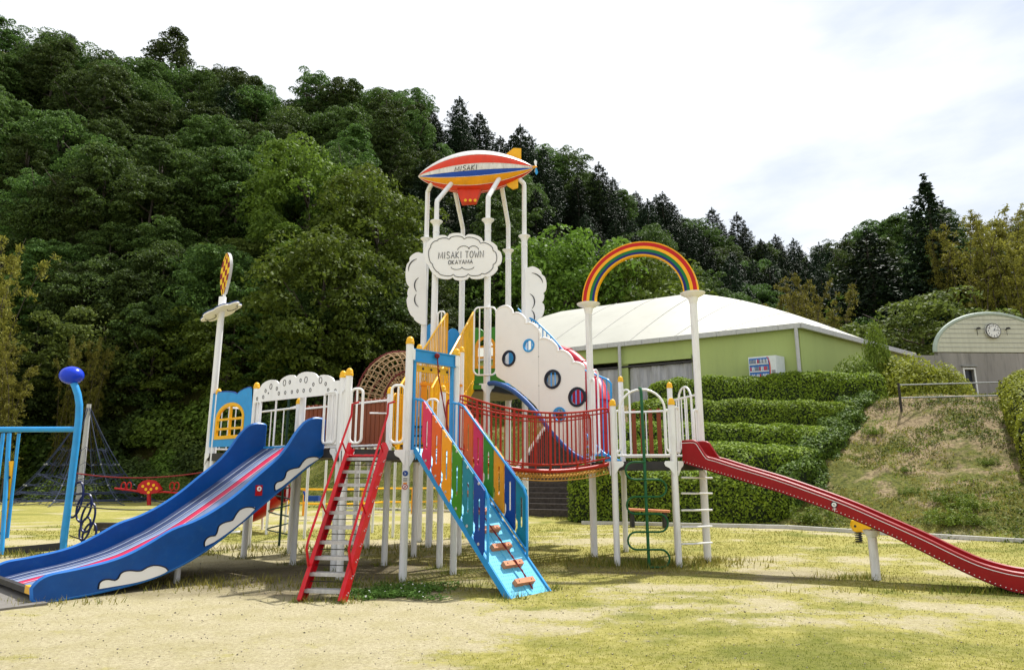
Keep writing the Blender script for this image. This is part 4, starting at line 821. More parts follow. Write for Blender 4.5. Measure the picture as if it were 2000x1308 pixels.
# warning stickers on the front post
def sticker(par, base, up, mats, nrm=V3(0.15, -1, 0.02), r=0.028):
    m_ = MB(); m_.lathe(base, [(0, 0), (r, 0), (r, 0.004), (0, 0.004)], 20, axis=nrm, mi=0); m_.lathe(base + nrm.normalized() * 0.003, [(0, 0), (r * 0.72, 0), (r * 0.72, 0.004), (0, 0.004)], 20, axis=nrm, mi=1); return m_.build('sticker', mats, par)
for row, ms_ in ((924, ['pnavy', 'pnavy']), (950, ['lred', 'white'])):
    z = at(792, row, 10.34).z; s_ = sticker(fo, p3('F', z) + V3(0.0, -0.062, 0), None, ms_, r=0.042)
    m_ = MB(); b_ = p3('F', z) + V3(0, -0.072, 0)
    if row == 924: m_.tube([b_ + V3(-.015, 0, .012), b_ + V3(.01, 0, 0), b_ + V3(-.01, 0, -.02)], 0.004, 5); m_.build('figure', 'white', s_)
    else: m_.tube([b_ + V3(-.012, 0, .012), b_ + V3(.012, 0, .012), b_ + V3(.012, 0, -.01), b_ + V3(-.012, 0, -.016)], 0.004, 5); m_.bar(b_ + V3(.025, 0, .025), b_ + V3(-.025, 0, -.025), 0.003, 5); m_.build('figure', 'lred', s_)
for row, mm_ in ((934, 'ink'), (938, 'grey'), (943, 'amber')):
    z = at(792, row, 10.34).z; m_ = MB(); b_ = p3('F', z) + V3(0, -0.060, 0); m_.box(b_, (0.06, 0.012, 0.018 if row != 934 else 0.012)); m_.build('sticker', mm_, fo)
# tall tower posts that carry the airship
FLZ = 7.42
tops = dict(I=((838, 375), (843, 358), 16.0), J=((856, 393), (878, 363), 15.68), N=((905, 447), (890, 380), 16.4), X=((955, 385), (973, 352), 15.7), P=((994, 440), (980, 366), 16.4), O=((1020, 360), (1006, 340), 16.0))
for k, (bn, en, Ye) in tops.items():
    x, y = PA[k]; fz = FLZ if k in 'JXIO' else 7.35; m_ = MB(); m_.tube([V3(x, y, -.2), V3(x, y, fz)], 0.075, 18); o = m_.build('tower_post', 'post', PT)
    m_ = MB(); m_.lathe(V3(x, y, fz), [(0.075, -0.12), (0.09, -0.06), (0.15, 0.0), (0.15, 0.015), (0.0, 0.02)], 20); m_.lathe(V3(x, y, fz - .28), [(0.078, 0), (0.082, 0.005), (0.082, 0.03), (0.078, 0.035)], 18); m_.build('flange', 'white', o)
    bz = at(1000, bn[1], y).z; e = at(en[0], en[1], Ye)
    m_ = MB(); m_.tube([V3(x, y, fz), V3(x, y, bz - .03), V3(x, y, bz) .lerp(e, 0.03), V3(x, y, bz).lerp(e, 1.15)], 0.058, 14); m_.build('upper_tube', 'post', o)
# decks
def deck(keys, z, th=0.13, label=None):
    m_ = MB(); pts = [PA[k] for k in keys]; m_.plate(pts, lambda a, b_, off: V3(a, b_, z - th / 2 + off), th); o = m_.build('deck', 'deck', PT, label=label)
    for i in range(len(keys)):
        a, b_ = p3(keys[i], z - 0.07), p3(keys[(i + 1) % len(keys)], z - 0.07); m_ = MB(); d = (b_ - a).normalized(); c = sum((p3(k, 0) for k in keys), V3(0, 0, 0)) / len(keys); n_ = V3(-d.y, d.x, 0)
        if (a - c).dot(n_) < 0: n_ = -n_
        m_.beam(a + n_ * .02, b_ + n_ * .02, 0.04, 0.15); m_.build('edge_beam', 'dark', o)
        for q_, s_ in ((a, 1), (b_, -1)):
            m_ = MB(); pl = Plane(a.xy, b_.xy) if s_ == 1 else Plane(b_.xy, a.xy); off = 0.075 * (1 if ((a - c).dot(pl.n) > 0) else -1)
            m_.plate([(0.0, z - .12 - .12), (0.0, z + 0.01), (0.155, z + 0.01), (0.175, z - 0.03), (0.155, z - 0.075), (0.09, z - 0.11)], lambda aa, zz, of, pl=pl, off=off: pl.P(aa, zz, off + of), 0.012); m_.build('bracket', 'white', o)
    return o
deck(['B', 'D1', 'C1', 'E', 'Q', 'D2'], DL); deck(['A', 'B', 'D2', 'A3'], DL); deck(['C2', 'F', 'Ll', 'K', 'E', 'C1'], DM, label='front middle deck at the top of the ladder and ramp')
deck(['S', 'U', 'V', 'Z', 'T', 'R'], DR, label='right deck at the top of the red slide'); deck(['J', 'X', 'O', 'P', 'N', 'I'], DT, 0.16, label='high deck under the airship'); deck(['Q', 'E', 'H', 'G'], DL - .01)
# white rail panels ---------------------------------------------------------
def rrect(pl, a0, a1, z0, z1, r, tube=0.021, off=0.0, arch=False):
    pts = []
    cs_ = [(a0 + r, z0 + r, math.pi, 1.5 * math.pi), (a1 - r, z0 + r, 1.5 * math.pi, 2 * math.pi), (a1 - r, z1 - r, 0, .5 * math.pi), (a0 + r, z1 - r, .5 * math.pi, math.pi)]
    for cx_, cz_, t0, t1 in cs_:
        for i in range(6): t_ = t0 + (t1 - t0) * i / 5; pts.append(pl.P(cx_ + r * math.cos(t_), cz_ + r * math.sin(t_), off))
    return pts
def loop(p, q, a0, a1, z0, z1, nb=1, r=0.10, off=0.0, m='white', tube=0.021, name='loop_rail', label=None):
    pl = Plane(p, q); m_ = MB(); m_.tube(rrect(pl, a0, a1, z0, z1, min(r, (a1 - a0) / 2 - .005), off=off), tube, 8, closed=True)
    for i in range(nb): a = a0 + (a1 - a0) * (i + 1) / (nb + 1); m_.bar(pl.P(a, z0, off), pl.P(a, z1, off), tube * 0.72, 6)
    return m_.build(name, m, PT, label=label)
def rail(p, q, z0, z1, nb, a0=0.06, a1=None, m='white', name='railing', slats=None, off=0.0, mid=None, label=None):
    pl = Plane(p, q); a1 = pl.len - 0.06 if a1 is None else a1; m_ = MB()
    m_.bar(pl.P(a0, z1, off), pl.P(a1, z1, off), 0.021, 8); m_.bar(pl.P(a0, z0, off), pl.P(a1, z0, off), 0.021, 8)
    if mid: m_.bar(pl.P(a0, mid, off), pl.P(a1, mid, off), 0.017, 8)
    for i in range(nb):
        a = a0 + (a1 - a0) * (i + (0.0 if nb > 1 else .5)) / max(1, nb - 1); m_.bar(pl.P(a, z0, off), pl.P(a, z1, off), 0.013, 6)
    o = m_.build(name, m, PT, label=label)
    if slats:
        n_, w, s0, s1 = slats
        for i in range(n_):
            a = s0 + (s1 - s0) * (i + .5) / n_; m2 = MB(); h_ = random.uniform(0.0, 0.02)
            m2.plate([(a - w / 2, z0 - .03), (a + w / 2, z0 - .03), (a + w / 2, z1 + .02 + h_), (a + w / 2 - .02, z1 + .05 + h_), (a - w / 2 + .02, z1 + .05 + h_), (a - w / 2, z1 + .02 + h_)], lambda aa, zz, of: pl.P(aa, zz, off + 0.035 + of), 0.022); m2.build('slat', 'brown', o)
    return o
Pa = lambda k: PA[k]
rail(Pa('Q'), Pa('E'), 2.06, 2.86, 2, slats=(9, 0.115, 0.08, 1.24), label='railing of dark brown upright boards')
rail(Pa('D2'), Pa('Q'), 2.06, 2.86, 2, slats=(9, 0.115, 0.20, 1.5), label='brown board railing behind the bubble panel')
rail(Pa('A3'), Pa('D2'), 2.06, 2.90, 4); rail(Pa('A'), Pa('A3'), 2.06, 2.95, 7)
# slide bay rails on the front line (B .. C1)
plBC = Plane(PA['B'], PA['C1']); wB = plBC.len
aL, aR = plBC(497, 860)[0], plBC(636, 860)[0]
rail(Pa('B'), Pa('C1'), 2.03, 2.94, 5, a1=aL + 0.16); rail(Pa('B'), Pa('C1'), 2.03, 2.94, 9, a0=aR + .02)
loop(Pa('B'), Pa('C1'), aL - .02, aL + .2, 2.2, 2.92, 1, r=.06, off=-.04); loop(Pa('B'), Pa('C1'), aR - .02, aR + .34, 2.06, 2.92, 2, r=.07, off=-.05)
m_ = MB(); m_.bar(plBC.P(0.05, 2.94, 0), plBC.P(wB - .05, 2.94, 0), 0.021, 8); m_.bar(plBC.P(0.75, 2.0, 0), plBC.P(0.75, 2.94, 0), 0.018, 8); m_.build('top_rail', 'white', PT)
# bubble panel
def arcs(pl, cusps, bul, n=9):
    out = []; c = [pl(*p) for p in cusps]
    for (a, b_), bu in zip(zip(c[:-1], c[1:]), bul):
        dx, dz = b_[0] - a[0], b_[1] - a[1]; Ln = math.hypot(dx, dz); nx_, nz_ = -dz / Ln, dx / Ln
        if nz_ < 0: nx_, nz_ = -nx_, -nz_
        for i in range(n): t_ = i / n; s_ = (1 - (2 * t_ - 1) ** 2) ** 0.6; out.append((a[0] + dx * t_ + nx_ * bu * s_, a[1] + dz * t_ + nz_ * bu * s_))
    out.append(c[-1]); return out
top = arcs(plBC, [(503, 766), (512, 758), (549, 749), (583, 737), (626, 737), (657, 744), (668, 743)], [0.0, 0.11, 0.09, 0.10, 0.07, 0.0])
bot = [plBC(668, 769), plBC(503, 786)]
m_ = MB(); m_.plate(top + bot, lambda a, z, of: plBC.P(a, z, -0.04 + of), 0.02); bp_ = m_.build('bubble_panel', 'white', PT, label='white scalloped panel painted with small black bubbles')
m_ = MB()
for px, py, rx in [(534, 755, .05), (560.5, 748, .055), (571, 746.5, .033), (592, 743, .03), (602.5, 742, .055), (631, 743, .055), (641, 750, .03), (617, 751, .03), (523.6, 763.5, .032), (545.7, 759, .032), (507, 779, .032), (519, 775.5, .032), (549.5, 768.5, .032), (562, 767, .03), (575, 765.5, .03), (586, 764, .03), (598, 763, .032), (611, 762, .032), (646, 762, .03), (660, 763.5, .03), (529, 768, .012)]:
    a, z = plBC(px, py); m_.tube([plBC.P(a + rx * 0.8 * math.cos(t_), z + rx * math.sin(t_), -0.053) for t_ in [i * math.pi / 8 for i in range(16)]], 0.006, 5, closed=True)
m_.build('bubble_outline', 'ink', bp_)
# blue window panel A .. B
def arch_hole(a0, a1, z0, zs, n=14, rz=None):
    r = (a1 - a0) / 2; rz = rz or r; c = (a0 + a1) / 2; return [(a0, z0), (a1, z0)] + [(c + r * math.cos(t_), zs + rz * math.sin(t_)) for t_ in [i * math.pi / n for i in range(n + 1)]]
def window(pl, a0, a1, z0, zs, m, par, hs=(), fw=0.055, off=0.0, rz=None):
    rz = rz or (a1 - a0) / 2; out = arch_hole(a0 - fw * .3, a1 + fw * .3, z0 - fw * .3, zs, rz=rz + fw * .3); inn_ = arch_hole(a0 + fw, a1 - fw, z0 + fw, zs, rz=rz - fw); m_ = MB(); m_.plate(out, lambda a, z, of: pl.P(a, z, off + of), 0.05, holes=[inn_])
    c = (a0 + a1) / 2; top_ = zs + rz; m_.beam(pl.P(c, z0 + .01, off), pl.P(c, top_ - .01, off), 0.044, fw * .8, up=pl.d)
    for h in hs: m_.beam(pl.P(a0 + .01, h, off), pl.P(a1 - .01, h, off), 0.040, fw * .8)
    return m_.build('window_frame', m, par)
plAB = Plane(PA['A'], PA['B']); 
tp = arcs(plAB, [(419, 771), (467, 770), (494, 758)], [0.055, 0.045]); bt_ = [plAB(493, 871), plAB(412, 873)]
w0, zz0 = plAB(423, 857); w1, _ = plAB(477, 857); _, zsp = plAB(452, 818); wrz = plAB(452, 788)[1] - zsp
m_ = MB(); m_.plate(tp + bt_, lambda a, z, of: plAB.P(a, z, -0.03 + of), 0.025, holes=[arch_hole(w0 + .02, w1 - .02, zz0 + .02, zsp, rz=wrz - .02)]); wp = m_.build('window_panel', 'sky', PT, label='light blue wavy topped panel with a yellow arched window')
window(plAB, w0, w1, zz0, zsp, 'yellow', wp, hs=(zsp, (zsp + zz0) / 2), off=-0.03, rz=wrz)
m_ = MB(); m_.tube([plAB.P(a, z + .004, -0.03) for a, z in tp], 0.015, 6); m_.build('panel_trim', 'pnavy', wp)
# ------------------------------------------------------------------ blue wave slide
s0, s1 = V3(-3.25, 11.65, 0), V3(-5.83, 8.62, 0); sdr = (s1 - s0).normalized(); sw = V3(-.761, .649, 0)
TOPE = [(0, 2.46), (.18, 2.47), (.36, 2.40), (.52, 2.22), (.66, 2.00), (.82, 1.80), (1.0, 1.64), (1.18, 1.49), (1.47, 1.24), (1.79, 1.02), (2.09, 0.87), (2.39, 0.77), (2.66, 0.62), (2.92, 0.49), (3.18, 0.41), (3.55, 0.35), (3.80, .32), (3.92, .27), (3.99, .19)]
BOTE = [(3.97, .06), (3.86, .01), (3.63, 0.03), (3.27, 0.06), (2.88, 0.11), (2.61, 0.16), (2.34, 0.25), (2.05, 0.38), (1.75, 0.56), (1.43, 0.79), (1.14, 1.01), (.7, 1.35), (.35, 1.62), (0.0, 1.87)]
def dens(pts, k=4):
    """smooth a traced line (Catmull-Rom)"""
    out = []
    for i in range(len(pts) - 1):
        p = [pts[max(i - 1, 0)], pts[i], pts[i + 1], pts[min(i + 2, len(pts) - 1)]]
        for j in range(k):
            t_ = j / k; out.append(tuple(0.5 * (2 * p[1][c] + (p[2][c] - p[0][c]) * t_ + (2 * p[0][c] - 5 * p[1][c] + 4 * p[2][c] - p[3][c]) * t_ ** 2 + (3 * p[1][c] - p[0][c] - 3 * p[2][c] + p[3][c]) * t_ ** 3) for c in range(2)))
    out.append(pts[-1]); return out
TS, BS = dens(TOPE), dens(BOTE)
WS = 1.92
SL = None
bx_, bz_ = zip(*BOTE[::-1]); bedz = lambda s_: float(np.interp(s_, bx_, bz_)) + float(np.interp(s_, [0, 1, 1.7, 2.3, 3.1, 3.6, 3.95], [.17, .20, .24, .25, .17, .14, .10]))
lanes = [(0, .08, 'blue_edge'), (.08, .20, 'rain_yel'), (.20, .40, 'lane_b'), (.40, .42, 'lane_d'), (.42, .64, 'lane_b'), (.64, .66, 'lane_d'), (.66, .96, 'lane_b'), (.96, .98, 'lane_d'), (.98, 1.20, 'lane_c'), (1.20, 1.22, 'lane_d'), (1.22, 1.42, 'lane_b'), (1.42, 1.44, 'lane_d'), (1.44, 1.66, 'lane_a'), (1.66, 1.68, 'lane_d'), (1.68, 1.92, 'lane_a')]
names = ['blue_edge', 'lane_a', 'lane_b', 'lane_c', 'lane_d', 'rain_yel']
m_ = MB(); ss = [3.93 * i / 40 for i in range(41)]
for a, b_, mm_ in lanes:
    e = 0.012 if mm_ == 'lane_d' else 0
    vs = [s0 + sdr * s_ + sw * w + V3(0, 0, bedz(s_) + e) for s_ in ss for w in (a, b_)]; m_.add(vs, [(2 * i, 2 * i + 1, 2 * i + 3, 2 * i + 2) for i in range(40)], names.index(mm_), True)
vs = [s0 + sdr * s_ + sw * w + V3(0, 0, bedz(s_) - .05) for s_ in ss for w in (0, WS)]; m_.add(vs, [(2 * i, 2 * i + 1, 2 * i + 3, 2 * i + 2) for i in range(40)], 1, True)
SL = m_.build('wave_slide', names, PT, label='wide blue wave slide with striped lanes and white cloud cut outs', sharp=30)
m_ = MB(); m_.beam(s0 + sw * 0 + V3(0, 0, bedz(0) - .01), s0 + sw * WS + V3(0, 0, bedz(0) - .01), 0.06, 0.05); m_.build('top_bar', 'sky', SL)
m_ = MB(); e_ = s0 + sdr * 3.93; m_.beam(e_ + V3(0, 0, bedz(3.93) - .02), e_ + sw * WS + V3(0, 0, bedz(3.93) - .02), 0.07, 0.07); m_.build('end_bar', 'dark', SL)
m_ = MB(); m_.beam(e_ + sdr * .02 + sw * 0.1 + V3(0, 0, bedz(3.93) + .0), e_ + sdr * .02 + sw * .34 + V3(0, 0, bedz(3.93) + .0), 0.05, 0.09); m_.build('end_mark', 'yellow', SL)
plS = Plane(s0.xy, s1.xy); oN = plS.n.dot(sw)      # n direction sign
for w, fr in ((0.0, True), (WS, False)):
    fn = lambda a, z, of, w=w: s0 + sdr * a + sw * (w + of) + V3(0, 0, z)
    m_ = MB(); m_.plate(TS + BS, fn, 0.06); sw_ = m_.build('side_wall', 'blue', SL)
    m_ = MB(); m_.tube([fn(a, z, 0) for a, z in TS + BS], 0.032, 6, closed=True); m_.build('rounded_edge', 'blue_edge', sw_)
    if fr:
        # white clouds that stand along the lower edge
        def cloudpts(seq): return [plS(*p) for p in seq]
        for seq in ([(190, 1149), (192, 1138), (199, 1132), (210, 1130), (222, 1132), (229, 1128), (233, 1120), (240, 1115), (252, 1113), (265, 1114), (275, 1113), (285, 1107), (298, 1103), (312, 1104), (322, 1108), (326, 1113), (310, 1122), (280, 1132), (250, 1139)],
                    [(397, 1066), (397, 1058), (402, 1050), (410, 1046), (418, 1045), (422, 1038), (425, 1027), (433, 1021), (442, 1018), (452, 1015), (458, 1005), (466, 995), (478, 990), (490, 990), (496, 993), (470, 1018), (440, 1041), (415, 1058)],
                    [(535, 957), (534, 948), (539, 941), (548, 938), (554, 932), (557, 922), (563, 917), (573, 914), (582, 912), (588, 903), (596, 895), (606, 892), (616, 892), (621, 895), (600, 908), (570, 932), (548, 950)]):
            cp = cloudpts(seq); m_ = MB(); m_.plate(dens(cp + [cp[0]], 2)[:-1], lambda a, z, of: fn(a, z, -0.034 + of), 0.012); cl_ = m_.build('cloud_cut_out', 'cloud', sw_)
            m_ = MB(); m_.tube([fn(a, z, -0.036) for a, z in dens(cp[:-3], 2)], 0.011, 5); m_.build('dark_outline', 'dnavy', cl_)
        a, z = plS(503, 957); c = fn(a, z, -0.036); m_ = MB(); m_.box(c, (0.11, 0.02, 0.16), rot=Matrix((sdr, sw, V3(0, 0, 1))).transposed(), mi=0); m_.lathe(c - sw * 0.009 + V3(0, 0, 0.025), [(0, 0), (.038, 0), (.038, 0.006), (0, .006)], 16, axis=-sw, mi=1)
        m_.lathe(c - sw * 0.013 + V3(0, 0, 0.025), [(0, 0), (.015, 0), (.015, 0.005), (0, .005)], 10, axis=-sw, mi=0); m_.build('badge', ['lred', 'white'], sw_)
# support legs of the slide
for s_, w in ((2.1, .35), (2.1, 1.5)):
    b_ = s0 + sdr * s_ + sw * w; m_ = MB(); m_.tube([V3(b_.x, b_.y, -.1), V3(b_.x, b_.y, bedz(s_) - .05)], 0.045, 10); m_.build('support_leg', 'post', SL)
# ------------------------------------------------------------------ red slide
r0, r1 = V3(3.01, 12.08, 0), V3(5.21, 10.39, 0); rd = (r1 - r0).normalized(); rn = V3(-rd.y, rd.x, 0)
RT = dens([(0.02, 2.11), (0.25, 2.11), (.33, 2.02), (0.45, 1.84), (.6, 1.79), (1.0, 1.66), (1.59, 1.48), (2.15, 1.28), (2.64, 1.09), (3.1, 0.88), (3.55, 0.67), (3.9, .49), (4.16, 0.37), (4.4, .30), (4.66, 0.26), (5.2, .24), (5.7, .23)], 3)
RB = dens([(5.7, 0.02), (5.2, 0.01), (4.63, 0.02), (4.35, .09), (4.04, 0.22), (3.7, .39), (3.2, 0.65), (2.7, .87), (2.24, 1.05), (1.7, 1.24), (1.14, 1.41), (.5, 1.60), (0.02, 1.74)], 3)
rbx, rbz = zip(*[(a, z) for a, z in RB[::-1]]); rz = lambda s_: float(np.interp(s_, rbx, rbz)) + 0.06
WR = 0.56; m_ = MB(); ss = [5.7 * i / 44 for i in range(45)]
vs = [r0 + rd * s_ + rn * w + V3(0, 0, rz(s_) + (0.05 * (2 * w / WR - 1) ** 2)) for s_ in ss for w in [WR * j / 6 for j in range(7)]]
m_.add(vs, [(7 * i + j, 7 * i + j + 1, 7 * i + j + 8, 7 * i + j + 7) for i in range(44) for j in range(6)], 0, True)
vs = [r0 + rd * s_ + rn * w + V3(0, 0, rz(s_) - .05) for s_ in ss for w in (0, WR)]; m_.add(vs, [(2 * i, 2 * i + 1, 2 * i + 3, 2 * i + 2) for i in range(44)], 0, True)
RS = m_.build('red_slide', 'red', PT, label='long red slide running down to the right edge', sharp=30)
for w in (0.0, WR):
    fn = lambda a, z, of, w=w: r0 + rd * a + rn * (w + of) + V3(0, 0, z)
    m_ = MB(); m_.plate(RT + RB, fn, 0.045); sw_ = m_.build('side_wall', 'red', RS)
    m_ = MB(); m_.tube([fn(a, z, 0) for a, z in RT], 0.026, 6); m_.build('rounded_lip', 'red', sw_)
    sg = -1 if w == 0 else 1
    m_ = MB(); m_.tube([fn(a, z - .028, sg * 0.024) for a, z in RT], 0.005, 5); m_.build('white_trim', 'white', sw_)
    m_ = MB(); m_.tube([fn(a, z + .004, sg * 0.012) for a, z in RB], 0.012, 5); m_.build('dark_lower_edge', 'dnavy', sw_)
    m_ = MB()
    for s_ in np.arange(.05, 5.6, 0.055):
        z = float(np.interp(s_, rbx, rbz)) + 0.03; c = fn(s_, z, sg * .026); m_.box(c, (0.012, 0.008, 0.009), rz=math.atan2(rd.y, rd.x))
    m_.build('rivet_row', 'white', sw_)
    if w == 0:
        a, z = Plane(r0.xy, r1.xy)(1630, 985); c = fn(a, z, -0.024); m_ = MB(); m_.lathe(c, [(0, 0), (.048, 0), (.048, .006), (0, .006)], 18, axis=-rn, mi=0); m_.lathe(c - rn * .004, [(0, 0), (.034, 0), (.034, .006), (0, .006)], 18, axis=-rn, mi=1)
        for q_ in range(3): m_.box(c - rn * .011 + V3(0, 0, .012 - .012 * q_) + rd * (.006 * (q_ - 1)), (.03, .004, .004), rz=math.atan2(rd.y, rd.x), mi=0)
        m_.bar(c + V3(0, 0, -.05), c + V3(0, 0, -.10), 0.006, 5, mi=1); m_.bar(c + V3(0, 0, -.06) - rd * .025, c + V3(0, 0, -.06) + rd * .025, 0.005, 5, mi=1); m_.build('badge', ['dnavy', 'white'], sw_)
wp_ = r0 + rd * 2.86 + rn * .28; wp_ = V3(wp_.x, wp_.y, 0)
m_ = MB(); m_.tube([V3(wp_.x, wp_.y, -.15), V3(wp_.x, wp_.y, 0.66)], 0.065, 16); m_.lathe(V3(wp_.x, wp_.y, 0.62), [(0.07, 0), (0.075, 0.0), (0.12, 0.08), (0.12, .10), (0, .10)], 16); m_.build('support_post', 'post', RS)
# ------------------------------------------------------------------ ladder
lu = V3(.985, -.172, 0); ld = V3(.172, .985, 0); lb = V3(-2.345, 8.80, 0); LZ = DM - .04; run = 1.24
LAD = None
def lp(w, t_, z=None, off=0.0): v = lb + lu * w + ld * (run * t_ + off); return V3(v.x, v.y, LZ * t_ if z is None else z)
m_ = MB()
ang = math.atan2(LZ, run)
nrmL = ld * math.sin(ang) * -1 + V3(0, 0, math.cos(ang))     # normal to the slope, facing out
RL = Matrix((lu, (ld * run + V3(0, 0, LZ)).normalized(), nrmL)).transposed()
LAD = MB(); LAD.bar(lp(-.27, 1.0) + V3(0, 0, -.05), lp(.27, 1.0) + V3(0, 0, -.05), 0.02, 6); LAD = LAD.build('ladder', 'lred', PT, label='red steel ladder with grey grated treads')
for sgn in (-1, 1):
    m_ = MB(); a, b_ = lp(sgn * .285, 0.0) + V3(0, 0, 0.03), lp(sgn * .285, 1.0) + V3(0, 0, .06); c = (a + b_) / 2; m_.box(c, (0.02, (b_ - a).length + .1, 0.16), rot=RL); m_.box(c + nrmL * 0.078 - lu * sgn * .018, (0.055, (b_ - a).length + .1, 0.008), rot=RL); m_.box(c - nrmL * 0.078 - lu * sgn * .018, (0.055, (b_ - a).length + .1, 0.008), rot=RL)
    sg_ = m_.build('stringer', 'lred', LAD)
    m_ = MB()
    for i in range(10):
        for dz in (-.03, .02):
            m_.lathe(lp(sgn * .296, (i + .5) / 10.2) + V3(0, 0, dz) - nrmL * dz, [(0, 0), (.009, 0), (.009, .008), (0, .008)], 8, axis=lu * sgn)
    m_.build('bolts', 'steel', sg_)
    # handrail
    m_ = MB(); h = 0.30; hp = [lp(sgn * .285, .16), lp(sgn * .285, .19) + nrmL * .12, lp(sgn * .285, .25) + nrmL * h, lp(sgn * .285, .30) + nrmL * (h + .02), lp(sgn * .285, .98) + nrmL * h, lp(sgn * .285, 1.02) + V3(0, 0, .52), lp(sgn * .285, 1.03) + V3(0, 0, .66), lp(sgn * .285 + .10, 1.03) + V3(0, 0, .69)]
    m_.tube(hp, 0.017, 8)
    for t_ in (.52, .97): m_.bar(lp(sgn * .285, t_) + nrmL * .03, lp(sgn * .285, t_ + .02) + nrmL * h, 0.012, 6)
    m_.build('handrail', 'lred', LAD)
for i in range(10):
    t_ = (i + 0.62) / 10.15; c = lp(0, t_) + ld * .045; m_ = MB(); m_.box(c, (0.55, 0.16, 0.035), rot=Matrix((lu, ld, V3(0, 0, 1))).transposed()); m_.box(c - ld * .078, (0.55, 0.006, 0.045), rot=Matrix((lu, ld, V3(0, 0, 1))).transposed()); m_.build('tread', 'steel', LAD)
    if i < 9: m_ = MB(); m_.bar(lp(-.27, t_ + .052) + ld * .05, lp(.27, t_ + .052) + ld * .05, 0.006, 5); m_.build('rod', 'dark', LAD)
plCF = Plane(PA['C2'], PA['F'])
loop(PA['C2'], PA['F'], .06, .25, 2.02, 2.86, 1, r=.07, off=-.02); loop(PA['C2'], PA['F'], .72, .93, 2.02, 2.9, 1, r=.07, off=-.02); loop(PA['C1'], PA['C2'], .1, .75, 2.04, 2.9, 3, r=.07)
loop(PA['Ll'], PA['K'], .08, .2, 2.02, 2.85, 1, r=.05); loop(PA['K'], PA['E'], .08, .30, 2.02, 2.85, 1, r=.08)
m_ = MB(); m_.bar(p3('E', 2.62) + V3(-.35, -.05, 0), p3('E', 2.62), .014, 6); m_.build('tie_bar', 'white', PT)
# ------------------------------------------------------------------ climbing ramp
q0 = V3(-.03, 9.03, 0); qd = V3(-.729, .684, 0).normalized(); qn = V3(.684, .729, 0).normalized(); RUN, RZ_, RWD = 1.98, DM + .03, 0.78
def rp3(a, w, z=0.0): v = q0 + qd * a + qn * w; return V3(v.x, v.y, RZ_ * a / RUN + z)
sl_ = (qd * RUN + V3(0, 0, RZ_)).normalized(); nR = sl_.cross(qn); nR = nR if nR.z > 0 else -nR
RR = Matrix((sl_, qn, nR)).transposed(); Lr = math.hypot(RUN, RZ_)
m_ = MB(); m_.box(rp3(RUN / 2 - .02, RWD / 2) - nR * .012, (Lr + .06, RWD, 0.024), rot=RR); m_.box(rp3(RUN / 2, RWD / 2) + nR * .004, (Lr, 0.05, 0.012), rot=RR)
RP = m_.build('climbing_ramp', 'cyan', PT, label='pale blue chequer plate climbing ramp with footholds and a rope')
m_ = MB()
for i in range(46):
    for j in range(15):
        a = (i + .5) / 46 * RUN; w = 0.07 + (RWD - .14) * (j + .5 * (i % 2)) / 15
        if abs(w - RWD / 2) < .05: continue
        c = rp3(a, w) + nR * .004; s_ = 1 if (i + j) % 2 else -1; dvec = (sl_ * 0.7 + qn * .7 * s_) * .013; e_ = (sl_ * .7 - qn * .7 * s_) * .004
        m_.add([c - dvec, c + e_, c + dvec, c - e_], [(0, 1, 2, 3)])
m_.build('tread_pattern', 'sky', RP)
for i in range(6):
    a = [.13, .34, .555, .78, 1.02, 1.27][i]; z_ = V3(0, 0, 0)
    for w in (RWD / 2,): m_ = MB(); m_.box(rp3(a, w) + nR * .035, (0.075, 0.36, 0.07), rot=RR); b_ = m_.build('foothold', 'block', RP); m_ = MB(); [m_.lathe(rp3(a, w + d_) + nR * .07, [(0, 0), (.012, 0), (.010, .004), (0, .004)], 8, axis=nR) for d_ in (-.12, .12)]; m_.build('bolts', 'ink', b_)
